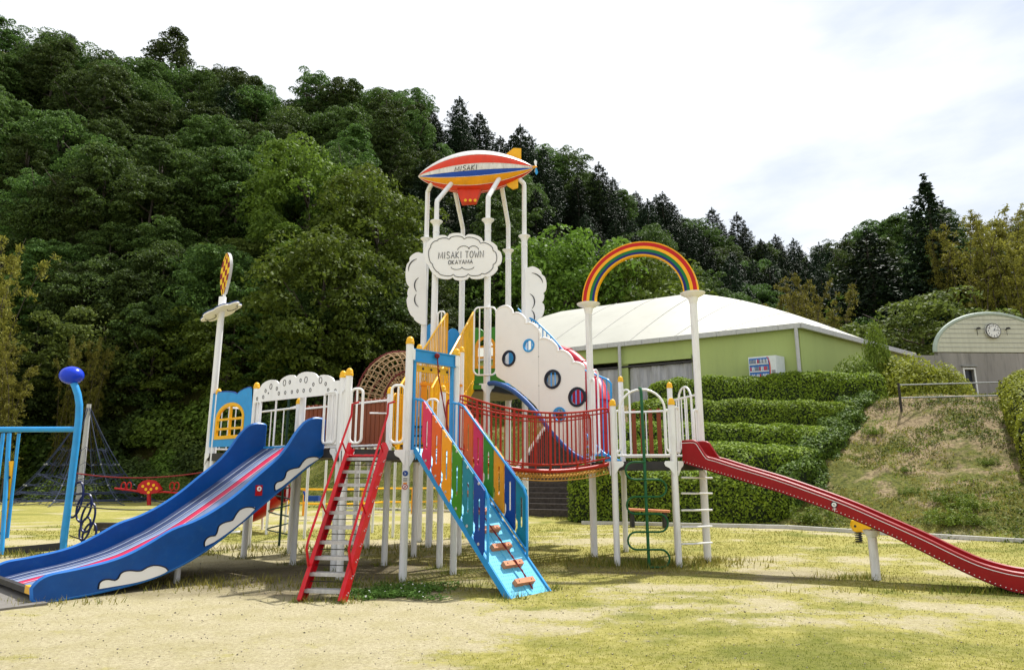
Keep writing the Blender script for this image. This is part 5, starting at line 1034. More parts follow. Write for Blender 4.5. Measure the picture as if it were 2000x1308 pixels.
for w in (0.0, RWD):
    m_ = MB(); m_.box(rp3(RUN / 2, w) - nR * .02, (Lr + .04, 0.03, 0.09), rot=RR); m_.build('side_beam', 'sky', RP)
    # slotted coloured boards and their frame
    sgn = -1 if w == 0 else 1; cols = ['pnavy', 'teal', 'leafgreen', 'amber', 'porange', 'pink'] if w == 0 else ['teal', 'pnavy', 'amber', 'leafgreen', 'pink', 'porange']
    a0 = 0.42; bw_ = 0.228
    for i, cm_ in enumerate(cols):
        l, r_ = a0 + bw_ * i + .012, a0 + bw_ * (i + 1) - .012        # a grows uphill (leftwards as seen)
        zb0, zt0 = RZ_ * l / RUN + .04, RZ_ * l / RUN + .92; zb1, zt1 = RZ_ * r_ / RUN + .04, RZ_ * r_ / RUN + .92
        out = [(l, zb0 + .10), (l + .03, zb0 + .03), (r_ - .01, zb1 + .02), (r_, zb1 + .06), (r_ - .03, zb1 + .14), (r_ - .03, zb1 + .22), (r_, zb1 + .26), (r_, zt1 - .03), (r_ - .02, zt1 - .02), (l, zt0 - .01)]
        c = (l + r_) / 2; sm = 0.022; s0_, s1_ = zb0 + .36, zt1 - .34; slot = [(c - sm, s0_), (c - sm * .5, s0_ - sm), (c + sm * .5, s0_ - sm), (c + sm, s0_), (c + sm, s1_), (c + sm * .5, s1_ + sm), (c - sm * .5, s1_ + sm), (c - sm, s1_)]
        fnb = lambda a, z, of, w=w, sgn=sgn: V3(*(q0 + qd * a + qn * (w + sgn * .035 + of)).xy, z)
        m_ = MB(); m_.plate(out, fnb, 0.02, holes=[slot]); bo = m_.build('slotted_board', cm_, RP)
        m_ = MB(); [m_.lathe(fnb(c, zz, sgn * .012), [(0, 0), (.022, 0), (.018, .008), (0, .010)], 10, axis=qn * sgn) for zz in (zb0 + .17, zt1 - .12)]; m_.build('bolts', 'steel', bo)
    m_ = MB(); ee = a0 + bw_ * 6 + .02; e0 = a0 - .02; wv = w + sgn * .0
    zr = lambda a: RZ_ * a / RUN
    pts = [rp3(e0, wv, .02), rp3(e0 + .0, wv, .12), rp3(e0, wv, .84), rp3(e0 + .06, wv, .90), rp3(ee - .05, wv, .90), rp3(ee + .03, wv, .86 + .0), V3(*rp3(ee + .22, wv).xy, zr(ee) + .93)]
    m_.tube(pts, 0.018, 8); m_.tube([rp3(e0, wv, .10), rp3(ee, wv, .10)], .014, 8)
    for k in range(2): m_.bar(V3(*rp3(ee + .07 + .09 * k, wv).xy, zr(ee)), V3(*rp3(ee + .07 + .09 * k, wv).xy, zr(ee) + .93), 0.012, 6)
    m_.build('side_frame', 'sky', RP)
# gate frame with header beam between the two tall front posts, rope
plFL = Plane(PA['F'], PA['Ll']); m_ = MB(); m_.beam(plFL.P(.06, 3.39), plFL.P(plFL.len - .06, 3.39), 0.05, 0.17)
m_.beam(plFL.P(.05, 3.48), plFL.P(plFL.len - .05, 3.48), 0.09, 0.02); m_.beam(plFL.P(.05, 3.295), plFL.P(plFL.len - .05, 3.295), 0.09, 0.02); hb_ = m_.build('header_beam', 'sky', PT)
for a in (.10, plFL.len - .10): m_ = MB(); m_.beam(plFL.P(a, DM - .1), plFL.P(a, 3.29), 0.045, 0.045, up=plFL.d); m_.build('gate_post', 'sky', hb_)
for a in (.035, plFL.len - .035): m_ = MB(); m_.box(plFL.P(a, 3.39, -.05 if plFL.n.y > 0 else .05), (0.07, 0.012, 0.17), rz=math.atan2(plFL.d.y, plFL.d.x)); m_.build('bracket', 'white', hb_)
m_ = MB(); m_.beam(plFL.P(.14, 3.20, .06), plFL.P(plFL.len - .14, 3.20, .06), 0.03, 0.10); yb = m_.build('inner_bar', 'yellow', hb_)
m_ = MB(); [m_.lathe(plFL.P(.14 + .17 * i, 3.20, .04), [(0, 0), (.022, 0), (.015, .012), (0, .014)], 10, axis=-plFL.n) for i in range(1, 5)]; m_.build('bolts', 'dark', yb)
rt = plFL.P(plFL.len * .52, 3.40, -.06); rpath = [rt, rt + V3(0.015, -.03, -.10), rt + V3(.03, -.05, -.3), V3(*rp3(1.62, RWD * .50).xy, rp3(1.62, 0).z + .42), rp3(1.05, RWD * .5, .12), rp3(.75, RWD * .5, .10), rp3(.40, RWD * .52, .12), rp3(.18, RWD * .55, .11), rp3(.02, RWD * .62, .02)]
sp = []
for i in range(len(rpath) - 1):
    for j in range(14): sp.append(rpath[i].lerp(rpath[i + 1], j / 14))
m_ = MB(); 
for ph in (0, math.pi):
    m_.tube([p + V3(math.cos(i * .9 + ph), 0, math.sin(i * .9 + ph)) * .006 for i, p in enumerate(sp)], .0075, 5)
m_.build('climbing_rope', 'rope_red', RP); m_ = MB(); m_.lathe(rt + V3(0, -.02, 0.02), [(0, -.05), (.035, -.03), (.045, 0), (.035, .03), (0, .05)], 10); m_.build('rope_knot', 'rope_red', RP)
# ------------------------------------------------------------------ yellow stair
y0, y1 = V3(-1.76, 12.25, 0), V3(-1.18, 15.05, 0); yd = (y1 - y0).normalized(); yn = V3(yd.y, -yd.x, 0); yl = (y1 - y0).length
def yp(t_, w, z): v = y0 + yd * yl * t_ + yn * w; return V3(v.x, v.y, z)
m_ = MB(); m_.bar(yp(0, -.3, DL), yp(0, .3, DL), .02, 6); YS = m_.build('yellow_stair', 'yellow', PT, label='steep stair with tall yellow barred sides up to the high deck')
zst = lambda t_: DL + (DT - DL) * t_; ztp = lambda t_: 3.12 + (5.22 - 3.12) * t_
for sgn in (-1, 1):
    w = sgn * .32; m_ = MB(); m_.tube([yp(-.02, w, zst(-.02) + .1), yp(-.02, w, ztp(-.02))] + [yp(t_, w, ztp(t_)) for t_ in (0.02, .5, .97)] + [yp(.995, w, ztp(.985) - .01), yp(1, w, ztp(1) - .12), yp(1, w, zst(1) + .08)], .022, 8)
    for i in range(27): t_ = (i + .5) / 27; m_.bar(yp(t_, w, zst(t_)), yp(t_, w, ztp(t_)), .012, 6)
    m_.build('side_rail', 'yellow', YS)
    m_ = MB(); a, b_ = yp(-.02, w, zst(0) - .03), yp(1, w, zst(1) - .03); m_.beam(a, b_, .03, .24); m_.build('stringer', 'yellow', YS)
for i in range(8): t_ = (i + .5) / 8; m_ = MB(); c = yp(t_, 0, zst(t_)); m_.box(c, (.60, .2, .03), rz=math.atan2(yn.y, yn.x)); m_.build('tread', 'dark', YS)
# yellow barred guard behind the gate frame
loop(PA['E'], PA['H'], .15, 1.1, 2.05, 3.0, 8, r=.1, m='yellow', name='barred_guard'); loop(PA['K'], PA['Mm'], .15, 1.5, 2.05, 3.0, 12, r=.1, m='yellow', name='barred_guard')
pl_ = Plane(PA['H'], PA['Mm']); m_ = MB()
for i in range(5): a = .10 + .165 * i; m_.beam(pl_.P(a, 2.0, -.1), pl_.P(a, 3.35, -.1), .02, .11, up=pl_.d)
m_.beam(pl_.P(.02, 3.3, -.12), pl_.P(pl_.len, 3.3, -.12), .03, .05); m_.build('yellow_board_screen', 'amber', PT)
# ------------------------------------------------------------------ high deck walls
def wall(k0, k1, z0, z1, ns, m, hole=None, label=None, name='wall_panel'):
    pl = Plane(PA[k0], PA[k1]); a0, a1 = .08, pl.len - .08; out = [(a0, z0)]; st_ = (a1 - a0) / ns; pts = []
    for i in range(ns):
        for j in range(10): t_ = j / 10; pts.append((a0 + st_ * (i + t_), z1 + .14 * (1 - (2 * t_ - 1) ** 2) ** .6))
    pts.append((a1, z1)); m_ = MB(); m_.plate([(a1, z0), (a0, z0)] + pts, lambda a, z, of: pl.P(a, z, of), .03, holes=[hole] if hole else ()); o = m_.build(name, m, PT, label=label)
    m_ = MB(); m_.tube([pl.P(a, z) for a, z in pts], .022, 6); m_.build('panel_trim', m, o); return pl, o
wall('I', 'N', DT - .05, 5.08, 3, 'sky', label='light blue scalloped wall of the high deck')
pl_ = Plane(PA['N'], PA['P']); ga, gz = pl_(929, 719); gb_, _ = pl_(967, 719); _, gs = pl_(948, 677)
pl_, o = wall('N', 'P', DT - .05, 5.12, 2, 'leafgreen', hole=arch_hole(ga + .02, gb_ - .02, gz + .02, gs), label='green wall of the high deck with a yellow framed arched window')
window(pl_, ga, gb_, gz, gs, 'amber', o, hs=(gs, pl_(948, 698)[1]))
wall('O', 'P', DT - .05, 5.1, 2, 'sky', label='light blue wall behind the right cloud'); 
pl_ = Plane(PA['J'], PA['X']); loop(PA['J'], PA['X'], pl_.len - .29, pl_.len + .22, 3.72, 5.28, 3, r=.12, off=-.09, label='tall white loop rail beside the stair top'); loop(PA['J'], PA['X'], .09, .26, 3.72, 5.22, 1, r=.08, off=-.02)
m_ = MB(); m_.box(pl_.P(.75, 3.45, -.1), (.75, .04, .10), rz=0); m_.build('green_toe_board', 'leafgreen', PT)
# clouds --------------------------------------------------------------------
def cloud_outline(lobes, n=8):
    """closed outline made of circular lobes between cusps"""
    out = []; k = len(lobes)
    for i in range(k):
        a, b_ = lobes[i][:2], lobes[(i + 1) % k][:2]; bu = lobes[i][2]; dx, dz = b_[0] - a[0], b_[1] - a[1]; Ln = math.hypot(dx, dz); nx_, nz_ = -dz / Ln, dx / Ln
        for j in range(n): t_ = j / n; s_ = (1 - (2 * t_ - 1) ** 2) ** .5; out.append((a[0] + dx * t_ + nx_ * bu * s_, a[1] + dz * t_ + nz_ * bu * s_))
    return out
plJX = Plane((PA['J'][0], PA['J'][1] - .12), (PA['X'][0], PA['X'][1] - .12))
def shrink(pts, f, c=None):
    c = c or (sum(p[0] for p in pts) / len(pts), sum(p[1] for p in pts) / len(pts)); return [(c[0] + (p[0] - c[0]) * f, c[1] + (p[1] - c[1]) * (f - .02)) for p in pts]
cp = [(850, 537), (838, 519), (834, 480), (848, 466), (874, 463), (908, 462), (944, 472), (972, 488), (972, 520), (947, 540), (917, 541), (884, 542)]
bul = [.03, .08, .05, .06, .09, .10, .09, .10, .09, .06, .08, .07]
lob = [(*plJX(*p), b_) for p, b_ in zip(cp, bul)]
co_ = cloud_outline(lob); m_ = MB(); m_.plate(co_, lambda a, z, of: plJX.P(a, z, of), .04); CS = m_.build('cloud_sign', 'cloud', PT, label='white cloud sign lettered MISAKI TOWN OKAYAMA')
cf_ = lambda a, z, o_=-.026: plJX.P(a, z, o_)
m_ = MB(); m_.tube([cf_(*p) for p in shrink(co_, .88)], .008, 5, closed=True)
def arcpx(c, rx, ry, t0, t1): return [cf_(*plJX(c[0] + rx * math.cos(math.radians(t)), c[1] - ry * math.sin(math.radians(t)))) for t in np.linspace(t0, t1, 12)]
for c, rx, ry, t0, t1 in [((906, 490), 12, 9, 20, 175), ((925, 489), 10, 8, 5, 165), ((892, 521), 11, 6, 190, 350), ((914, 521), 12, 6, 190, 350)]: m_.tube(arcpx(c, rx, ry, t0, t1), .007, 5)
m_.build('line_drawing', 'ink', CS)
a0_, z0_ = plJX(856.5, 506); a1_, z1_ = plJX(947, 503); h_ = .158; tilt = (z1_ - z0_) / (a1_ - a0_)
m_ = MB(); xe = write(m_, 'MISAKI TOWN', 0, 0, h_, lambda a, z: V3(0, 0, 0), .008, wid=.66); k_ = (a1_ - a0_) / xe
m_ = MB(); write(m_, 'MISAKI TOWN', 0, 0, h_, lambda a, z: cf_(a0_ + a * k_, z0_ + z + a * k_ * tilt), .0075, wid=.66)
a2, z2 = plJX(876, 517); a3, z3 = plJX(925, 515); m2 = MB(); xe = write(m2, 'OKAYAMA', 0, 0, .095, lambda a, z: V3(0, 0, 0), .008, wid=.68); k2 = (a3 - a2) / xe
write(m_, 'OKAYAMA', 0, 0, .095, lambda a, z: cf_(a2 + a * k2, z2 + z + a * (z3 - z2) / (a3 - a2)), .0075, wid=.68); m_.build('lettering', 'ink', CS)
# side clouds: half clouds bolted to the outer tower posts
def sidecloud(pl, cps, bl_, marks, off, label):
    lob_ = [(*pl(*p), b_) for p, b_ in zip(cps, bl_)]; m_ = MB(); m_.plate(cloud_outline(lob_), lambda a, z, of: pl.P(a, z, off + of), .04); o = m_.build('side_cloud', 'cloud', PT, label=label)
    m_ = MB()
    for c, rx, ry, t0, t1 in marks: m_.tube([pl.P(*pl(c[0] + rx * math.cos(math.radians(t)), c[1] - ry * math.sin(math.radians(t))), off - .026) for t in np.linspace(t0, t1, 12)], [.004 + .012 * math.sin(math.pi * i / 11) for i in range(12)], 5)
    m_.build('line_drawing', 'ink', o)
    m_ = MB()
    for zz in (5.4, 6.6): m_.box(pl.P(pl(833 if off < 1 and label.startswith('left') else 1025, 500)[0], zz, off * .5), (.1, .14, .05))
    return o
pI = Plane((PA['I'][0] - 1, PA['I'][1] - .11), (PA['I'][0], PA['I'][1] - .11)); 
sidecloud(pI, [(832, 634), (808, 620), (797, 578), (800, 561), (800, 510), (823, 495), (832, 495)], [.06, .08, .03, .10, .10, 0, 0], [((818, 528), 20, 22, 100, 185), ((822, 558), 12, 16, 110, 230), ((824, 585), 14, 16, 140, 245)], 0, 'left white half cloud fixed to the outer tower post')
pO = Plane((PA['O'][0], PA['O'][1] - .11), (PA['O'][0] + 1, PA['O'][1] - .11))
sidecloud(pO, [(1027, 524), (1034, 522), (1058, 536), (1061, 573), (1058, 590), (1052, 622), (1027, 634)], [0, .08, .10, .04, .10, .04, 0], [((1034, 555), 26, 22, 5, 80), ((1030, 590), 14, 17, -50, 70), ((1032, 620), 12, 16, -40, 60)], 0, 'right white half cloud fixed to the outer tower post')
# ------------------------------------------------------------------ curved stair with the white porthole panel
plW = Plane(PA['X'], PA['R']); TPX = [(973.5, 612), (981, 603), (992, 601), (1002.6, 607.6), (1007, 615)]
tp_ = arcs(plW, [(973.5, 613), (1007, 615), (1031.6, 633.7), (1059, 664), (1094, 687.5), (1123, 710.7), (1146, 719.5)], [.17, .10, .13, .11, .10, .05])
bt_ = [plW(*p) for p in [(1149, 891), (1137.7, 888), (1124, 878), (1108.6, 866), (1094, 851), (1079.6, 835.7), (1065, 812), (1050.5, 792), (1037, 779), (1021.5, 766), (1010, 757), (998, 748.5), (985, 742), (976, 736), (973.5, 730)]]
pc = lambda px, py: plW(px, py)
def circ(c, rx, rz_, n=26): return [(c[0] + rx * math.cos(i * 2 * math.pi / n), c[1] + rz_ * math.sin(i * 2 * math.pi / n)) for i in range(n)]
ports = [((999.7, 701), .155, 'dnavy'), ((1038.3, 676), .125, 'sky'), ((1084.8, 741.5), .175, 'dnavy'), ((1132.5, 776), .175, 'dnavy'), ((1098, 810), .135, 'sky')]
m_ = MB(); off = -.09
m_.plate(tp_ + bt_, lambda a, z, of: plW.P(a, z, off + of), .035, holes=[circ(pc(*p), r * 1.02, r * 1.02) for p, r, _ in ports]); WP = m_.build('porthole_panel', 'cloud', PT, label='big cream scalloped panel with five round portholes along the curved stair')
m_ = MB(); m_.tube([plW.P(a, z, off) for a, z in tp_], .03, 8); m_.build('rounded_edge', 'cloud', WP)
for p, r, mm_ in ports:
    c = pc(*p); m_ = MB(); m_.plate(circ(c, r * 1.16, r * 1.16), lambda a, z, of: plW.P(a, z, off - .012 + of), .05, holes=[circ(c, r * .86, r * .86)]); m_.build('porthole_ring', mm_, WP)
m_ = MB(); sa, _ = plW(1058, 760)
for zz in np.arange(2.75, 4.65, .62): m_.lathe(plW.P(sa, zz, off - .018), [(0, 0), (.014, 0), (.010, .006), (0, .007)], 8, axis=-plW.n if plW.n.y > 0 else plW.n)
m_.bar(plW.P(sa, 2.72, off - .018), plW.P(sa, 4.62, off - .018), .003, 4); m_.build('bolts', 'grey', WP)
# blue curved tubes and rungs
ARC = dens([(.02, 3.53), (.22, 3.53), (.45, 3.46), (.75, 3.31), (1.05, 3.08), (1.36, 2.78), (1.62, 2.50), (1.85, 2.26), (2.08, 2.04), (2.32, 1.88), (2.62, 1.78)], 4)
fOX = V3(PA['O'][0] - PA['X'][0], PA['O'][1] - PA['X'][1], 0); fTR = V3(PA['T'][0] - PA['R'][0], PA['T'][1] - PA['R'][1], 0)
def arcp(a, z, w):
    t_ = a / plW.len; o_ = fOX.lerp(fTR, t_) * w; return plW.P(a, z) + o_
m_ = MB(); m_.tube([arcp(a, z, 0.0) + plW.n * 0 for a, z in ARC], .055, 10); AS = m_.build('curved_stair', 'tubeblue', PT, label='arched blue stair hidden behind the cream porthole panel')
m_ = MB(); m_.tube([arcp(a, z, 1.0) for a, z in ARC], .045, 10); m_.build('side_tube', 'sky', AS)
for i in range(3, len(ARC) - 1, 4):
    a, z = ARC[i]; m_ = MB(); m_.beam(arcp(a, z + .02, .02), arcp(a, z + .02, .98), .16, .035); m_.build('tread', 'sky', AS)
plO = Plane(PA['O'], PA['T']); rl = [plO(*p) for p in [(1012, 603), (1028, 617), (1045, 627), (1062, 642), (1078, 658), (1095, 678), (1108, 692), (1122, 707), (1140, 721), (1157.6, 728.7), (1173.5, 735.6), (1187.4, 741.6)]]
m_ = MB(); m_.tube([plO.P(a, z) for a, z in dens(rl, 3)] + [plO.P(*plO(1193.4, 749)), plO.P(*plO(1193.6, 770)), plO.P(*plO(1189, 890))], .022, 8)
ax_ = [p[0] for p in rl]; az_ = [p[1] for p in rl]; fx_ = [p[0] * plO.len / plW.len for p in ARC]
for i in range(22):
    a = ax_[0] + .08 + (ax_[-1] - ax_[0]) * i / 22; zt_ = float(np.interp(a, ax_, az_)); zb2 = max(float(np.interp(a, fx_, [p[1] for p in ARC])), 1.85); m_.bar(plO.P(a, zb2), plO.P(a, zt_), .013, 6)
m_.build('far_handrail', 'sky', AS)
loop(PA['R'], PA['T'], -.02 + .06, .20, 1.95, 3.62, 0, r=.07, off=-.05)
# crimson tube slide winding down behind
tp3 = [at(*p) for p in [(1060, 690, 17.3), (1085, 690, 17.3), (1104, 695, 17.2), (1122, 706, 17.0), (1138, 722, 16.8), (1155, 742, 16.4), (1168, 762, 16.1), (1175, 790, 15.8), (1176, 825, 15.6), (1172, 860, 15.5), (1166, 885, 15.5)]]
tq = []
for i in range(len(tp3) - 1):
    p = [tp3[max(i - 1, 0)], tp3[i], tp3[i + 1], tp3[min(i + 2, len(tp3) - 1)]]
    for j in range(5): t_ = j / 5; tq.append(0.5 * ((2 * p[1]) + (p[2] - p[0]) * t_ + (2 * p[0] - 5 * p[1] + 4 * p[2] - p[3]) * t_ ** 2 + (3 * p[1] - p[0] - 3 * p[2] + p[3]) * t_ ** 3))
m_ = MB(); m_.tube(tq, .225, 20, cap=False); TSL = m_.build('tube_slide', 'crimson', PT, label='crimson plastic tube slide curling down behind the cream panel')
dcx = at(1135, 800, 16.3); m_ = MB(); m_.tube([V3(dcx.x, 16.3, at(1135, 868, 16.3).z), V3(dcx.x, 16.3, at(1135, 742, 16.3).z)], .24, 20); m_.build('spiral_drum', 'crimson', TSL)
for i in range(3, len(tq), 8): m_ = MB(); d = (tq[min(i + 1, len(tq) - 1)] - tq[i - 1]).normalized(); m_.lathe(tq[i] - d * .015, [(.225, 0), (.245, 0), (.245, .03), (.225, .03)], 22, axis=d); m_.build('joint_ring', 'crimson', TSL)
# ------------------------------------------------------------------ net tunnel
gx, gy = PA['G']; cl = [V3(gx - .02, gy - .1, 2.05), V3(gx - .02, gy - .1, 2.6), V3(gx - .02, gy - .1, 3.0)]
dr_ = (V3(-1.99, 15.6, 0) - V3(gx - .02, gy - .1, 0)); dr_.z = 0; dlen = dr_.length; dr_.normalize()
for i in range(1, 10): t_ = i / 10 * math.pi / 2; cl.append(V3(gx - .02, gy - .1, 3.0) + dr_ * (.78 * (1 - math.cos(t_))) + V3(0, 0, .92 * math.sin(t_)))
cl += [V3(gx - .02, gy - .1, 3.92) + dr_ * .82, V3(gx - .02, gy - .1, 3.93) + dr_ * (dlen * .85), V3(gx - .02, gy - .1, 3.93) + dr_ * dlen]
def resample(pts, step):
    out = [pts[0]]; acc = 0
    for a, b_ in zip(pts[:-1], pts[1:]):
        L_ = (b_ - a).length; d = step - acc
        while d <= L_: out.append(a.lerp(b_, d / L_)); d += step
        acc = L_ - (d - step)
    return out
cr = resample(cl, .105); side = V3(-dr_.y, dr_.x, 0); fr_ = []
for i, p in enumerate(cr):
    t_ = (cr[min(i + 1, len(cr) - 1)] - cr[max(i - 1, 0)]).normalized(); fr_.append((p, side, side.cross(t_).normalized()))
rT = .36; ringpt = lambda i, a: fr_[i][0] + (fr_[i][1] * math.cos(a) + fr_[i][2] * math.sin(a)) * rT * (1 + .02 * math.sin(i * 1.7 + a * 3))
m_ = MB(); 
for i in range(len(cr)): m_.tube([ringpt(i, 2 * math.pi * j / 18) for j in range(18)], .011, 5, closed=True)
NT = m_.build('net_tunnel', 'rope_tan', PT, label='brown and tan rope net tunnel bending from the deck up to the tower')
m_ = MB()
for j in range(16): a = 2 * math.pi * (j + .5) / 16; m_.tube([ringpt(i, a + .06 * math.sin(i * .8)) for i in range(len(cr))], .010, 5)
m_.build('lengthwise_ropes', 'rope_tan', NT)
m_ = MB()
for a in (math.pi / 2, -math.pi / 2, .3, math.pi - .3):
    m_.tube([fr_[i][0] + (fr_[i][1] * math.cos(a) + fr_[i][2] * math.sin(a)) * (rT + .02) for i in range(len(cr))], .022, 6)
for i in range(0, len(cr), 1):
    for a in (math.pi / 2, -math.pi / 2):
        c = fr_[i][0] + (fr_[i][1] * math.cos(a) + fr_[i][2] * math.sin(a)) * (rT + .02); t_ = fr_[i][1].cross(fr_[i][2]); m_.tube([c + (fr_[i][1] * math.cos(b2) + fr_[i][2] * math.sin(b2)) * .03 for b2 in [k * math.pi / 3 for k in range(6)]], .009, 4, closed=True)
m_.build('wound_frame_ropes', 'rope_dark', NT)
# ------------------------------------------------------------------ red net bridge
bL0, bL1, bR0, bR1 = p3('Ll'), p3('K'), p3('S'), p3('R')
def brp(t_, w, z=0.0):
    a = bL0.lerp(bR0, t_); b_ = bL1.lerp(bR1, t_); v = a.lerp(b_, w); zz = DM - .02 + (DR - DM) * t_ - .21 * (1 - (2 * t_ - 1) ** 2); return V3(v.x, v.y, zz + z)
TT = [.02 + .96 * i / 28 for i in range(29)]
m_ = MB(); m_.tube([brp(t_, .08) for t_ in TT], .035, 10); m_.tube([brp(t_, .92) for t_ in TT], .035, 10); BR = m_.build('net_bridge', 'orange', PT, label='sagging orange red bridge with barred sides and a rope net floor')
for w in (.06, .94):
    m_ = MB(); hb = 1.0; rr_ = lambda t_: hb + .02
    top_ = [brp(.025, w, .12), brp(.02, w, .85), brp(.03, w, .98)] + [brp(t_, w, hb) for t_ in TT[1:-1]] + [brp(.975, w, .98), brp(.985, w, .88), brp(.985, w, .16)]
    m_.tube(top_, .019, 8); m_.tube([brp(t_, w, .11) for t_ in TT], .015, 8); m_.tube([brp(t_, w, hb - .075) for t_ in TT], .013, 8)
    for i in range(33): t_ = .03 + .94 * (i + .5) / 33; m_.bar(brp(t_, w, .11), brp(t_, w, hb), .0085 if i % 8 != 3 else .02, 6)
    for i in range(6): t_ = .06 + .88 * i / 5; m_.bar(brp(t_, w + (.02 if w < .5 else -.02), 0), brp(t_, w, .12), .018, 6)
    m_.build('barred_side', 'orange', BR)
m_ = MB()
for i in range(43): t_ = .03 + .94 * i / 42; m_.tube([brp(t_, .08 + .84 * j / 6, -.10 * (1 - (2 * j / 6 - 1) ** 4) - .01) for j in range(7)], .010, 4)
for j in range(1, 9):
    w = .08 + .84 * j / 9; m_.tube([brp(t_ + (.008 if (i % 2) else -.008), w, -.10 * (1 - (2 * j / 9 - 1) ** 4) - .01) for i, t_ in enumerate(TT)], .010, 4)
m_.tube([brp(.03 + .94 * i / 84, .06, -.11 + .035 * (1 if i % 2 else -1)) for i in range(85)], .010, 4); m_.tube([brp(t_, .06, -.16) for t_ in TT], .010, 4)
m_.build('net_floor', 'rope_gold', BR)
m_ = MB(); m_.box(p3('S', 1.80).lerp(p3('R', 1.80), .5) + V3(-.05, .02, 0), (.16, 1.1, .03), rz=math.radians(-10) + .2); m_.build('bridge_sill', 'sky', PT)
# ------------------------------------------------------------------ right deck rails
pl_ = Plane(PA['S'], PA['U']); m_ = MB(); m_.tube([pl_.P(.12, 1.98, -.02), pl_.P(.12, 2.64, -.02)] + [pl_.P(.52 - .40 * math.cos(t_), 2.66 + .38 * math.sin(t_), -.02) for t_ in [i * math.pi / 14 for i in range(1, 14)]] + [pl_.P(.92, 2.64, -.02), pl_.P(.92, 1.98, -.02)], .021, 8); m_.bar(pl_.P(.12, 1.98, -.02), pl_.P(.04, 1.90, -.02), .018, 6); m_.bar(pl_.P(.92, 1.98, -.02), pl_.P(1.0, 1.90, -.02), .018, 6); m_.build('arch_rail', 'white', PT, label='white arched rail on the front of the right deck')
rail(PA['S'], PA['U'], 1.87, 2.66, 2, a0=.06, a1=.14); rail(PA['S'], PA['U'], 1.87, 2.66, 2, a0=.90, a1=.98)
m_ = MB(); pSU = Plane(PA['S'], PA['U']); m_.bar(pSU.P(.05, 1.87), pSU.P(pSU.len - .05, 1.87), .018, 8); m_.build('bottom_rail', 'white', PT)
rail(PA['T'], PA['Z'], 1.90, 2.82, 3, slats=(4, .085, .16, .86)); rail(PA['V'], PA['Z'], 1.9, 3.02, 6, name='railing'); loop(PA['V'], PA['Z'], .25, .80, 1.95, 3.22, 1, r=.26, off=.03, name='arch_rail')
loop(PA['R'], PA['S'], 1.10, 1.28, 1.92, 2.66, 0, r=.07); loop(PA['T'], PA['Z'], .04, .18, 1.92, 3.3, 0, r=.07); loop(PA['R'], PA['S'], .06, .26, 1.92, 3.4, 1, r=.08)
loop(PA['U'], PA['V'], .06, .22, 1.92, 2.72, 1, r=.06); loop(PA['U'], PA['V'], .74, .9, 2.05, 2.72, 1, r=.06)
# S shaped green climber
gp = V3(2.30, 11.80, 0); m_ = MB(); m_.tube([gp + V3(0, 0, -.1), gp + V3(-.02, .0, 2.95), gp + V3(-.02, .05, 3.03), gp + V3(-.02, .16, 3.05)], .027, 12); GC = m_.build('snake_climber', 'green', PT, label='dark green pole with S shaped climbing rungs under the right deck')
rows = [hz_ for hz_ in [at(1260, r, 11.8).z for r in (902, 936, 969.5, 1003, 1038, 1072.5, 1107)]]
pts = []; hw = .345; 
for i in range(6):
    za, zb3 = rows[i], rows[i + 1]; s_ = -1 if i % 2 == 0 else 1; r_ = (za - zb3) / 2
    pts += [gp + V3(s_ * (hw - r_), -.02, za)] + [gp + V3(s_ * (hw - r_) + s_ * r_ * math.sin(t_), -.02, (za + zb3) / 2 + r_ * math.cos(t_)) for t_ in [math.pi * k / 8 for k in range(1, 8)]] + [gp + V3(s_ * (hw - r_), -.02, zb3)]
pts = [gp + V3(0, -.02, rows[0])] + pts + [gp + V3(0, -.02, rows[-1])]; m_ = MB(); m_.tube(pts, .017, 8); m_.build('snake_rung', 'green', GC)
for i, (ra_, rb_) in enumerate([(932, 938), (963, 971), (996, 1005), (1029, 1039), (1062, 1073)]):
    a, b_ = at(1331, ra_, 12.05), at(1392, rb_, 12.05 + .35); b_ = V3(b_.x, 12.42, a.z - .012); m_ = MB(); mid2 = a.lerp(b_, .35) + V3(0, -.05, 0); m_.tube([a, a.lerp(b_, .2), mid2, a.lerp(b_, .7), b_], .017, 8); m_.build('climbing_rung', 'post', PT)
# ------------------------------------------------------------------ rainbow
fR, fV = V3(*PA['R'], 5.0), V3(*PA['V'], 5.0)
for k in ('R', 'V'):
    x, y = PA[k]; m_ = MB(); m_.tube([V3(x, y, -.2), V3(x, y, 4.92)], .068, 18); o = m_.build('tall_post', 'post', PT, label='tall white post carrying one foot of the rainbow')
    m_ = MB(); m_.lathe(V3(x, y, 4.78), [(.06, -.04), (.07, 0), (.10, .12), (.23, .19), (.24, .215), (0, .22)], 24); m_.build('funnel_flange', 'white', o)
cx3 = (fR + fV) / 2; rdir = (fV - fR); half = rdir.length / 2; rdir.normalize(); m_ = None; zf = 5.0
zap = at(1250, 474, cx3.y).z - zf; RB_ = None
bands = [(1.0, .98, 'rain_yel'), (.98, .91, 'rain_red'), (.91, .855, 'rain_yel'), (.855, .80, 'rain_green'), (.80, .755, 'rain_blue'), (.755, .73, 'rain_yel')]
ro = half + .12; sc_ = zap / ro; nrm_ = V3(-rdir.y, rdir.x, 0)
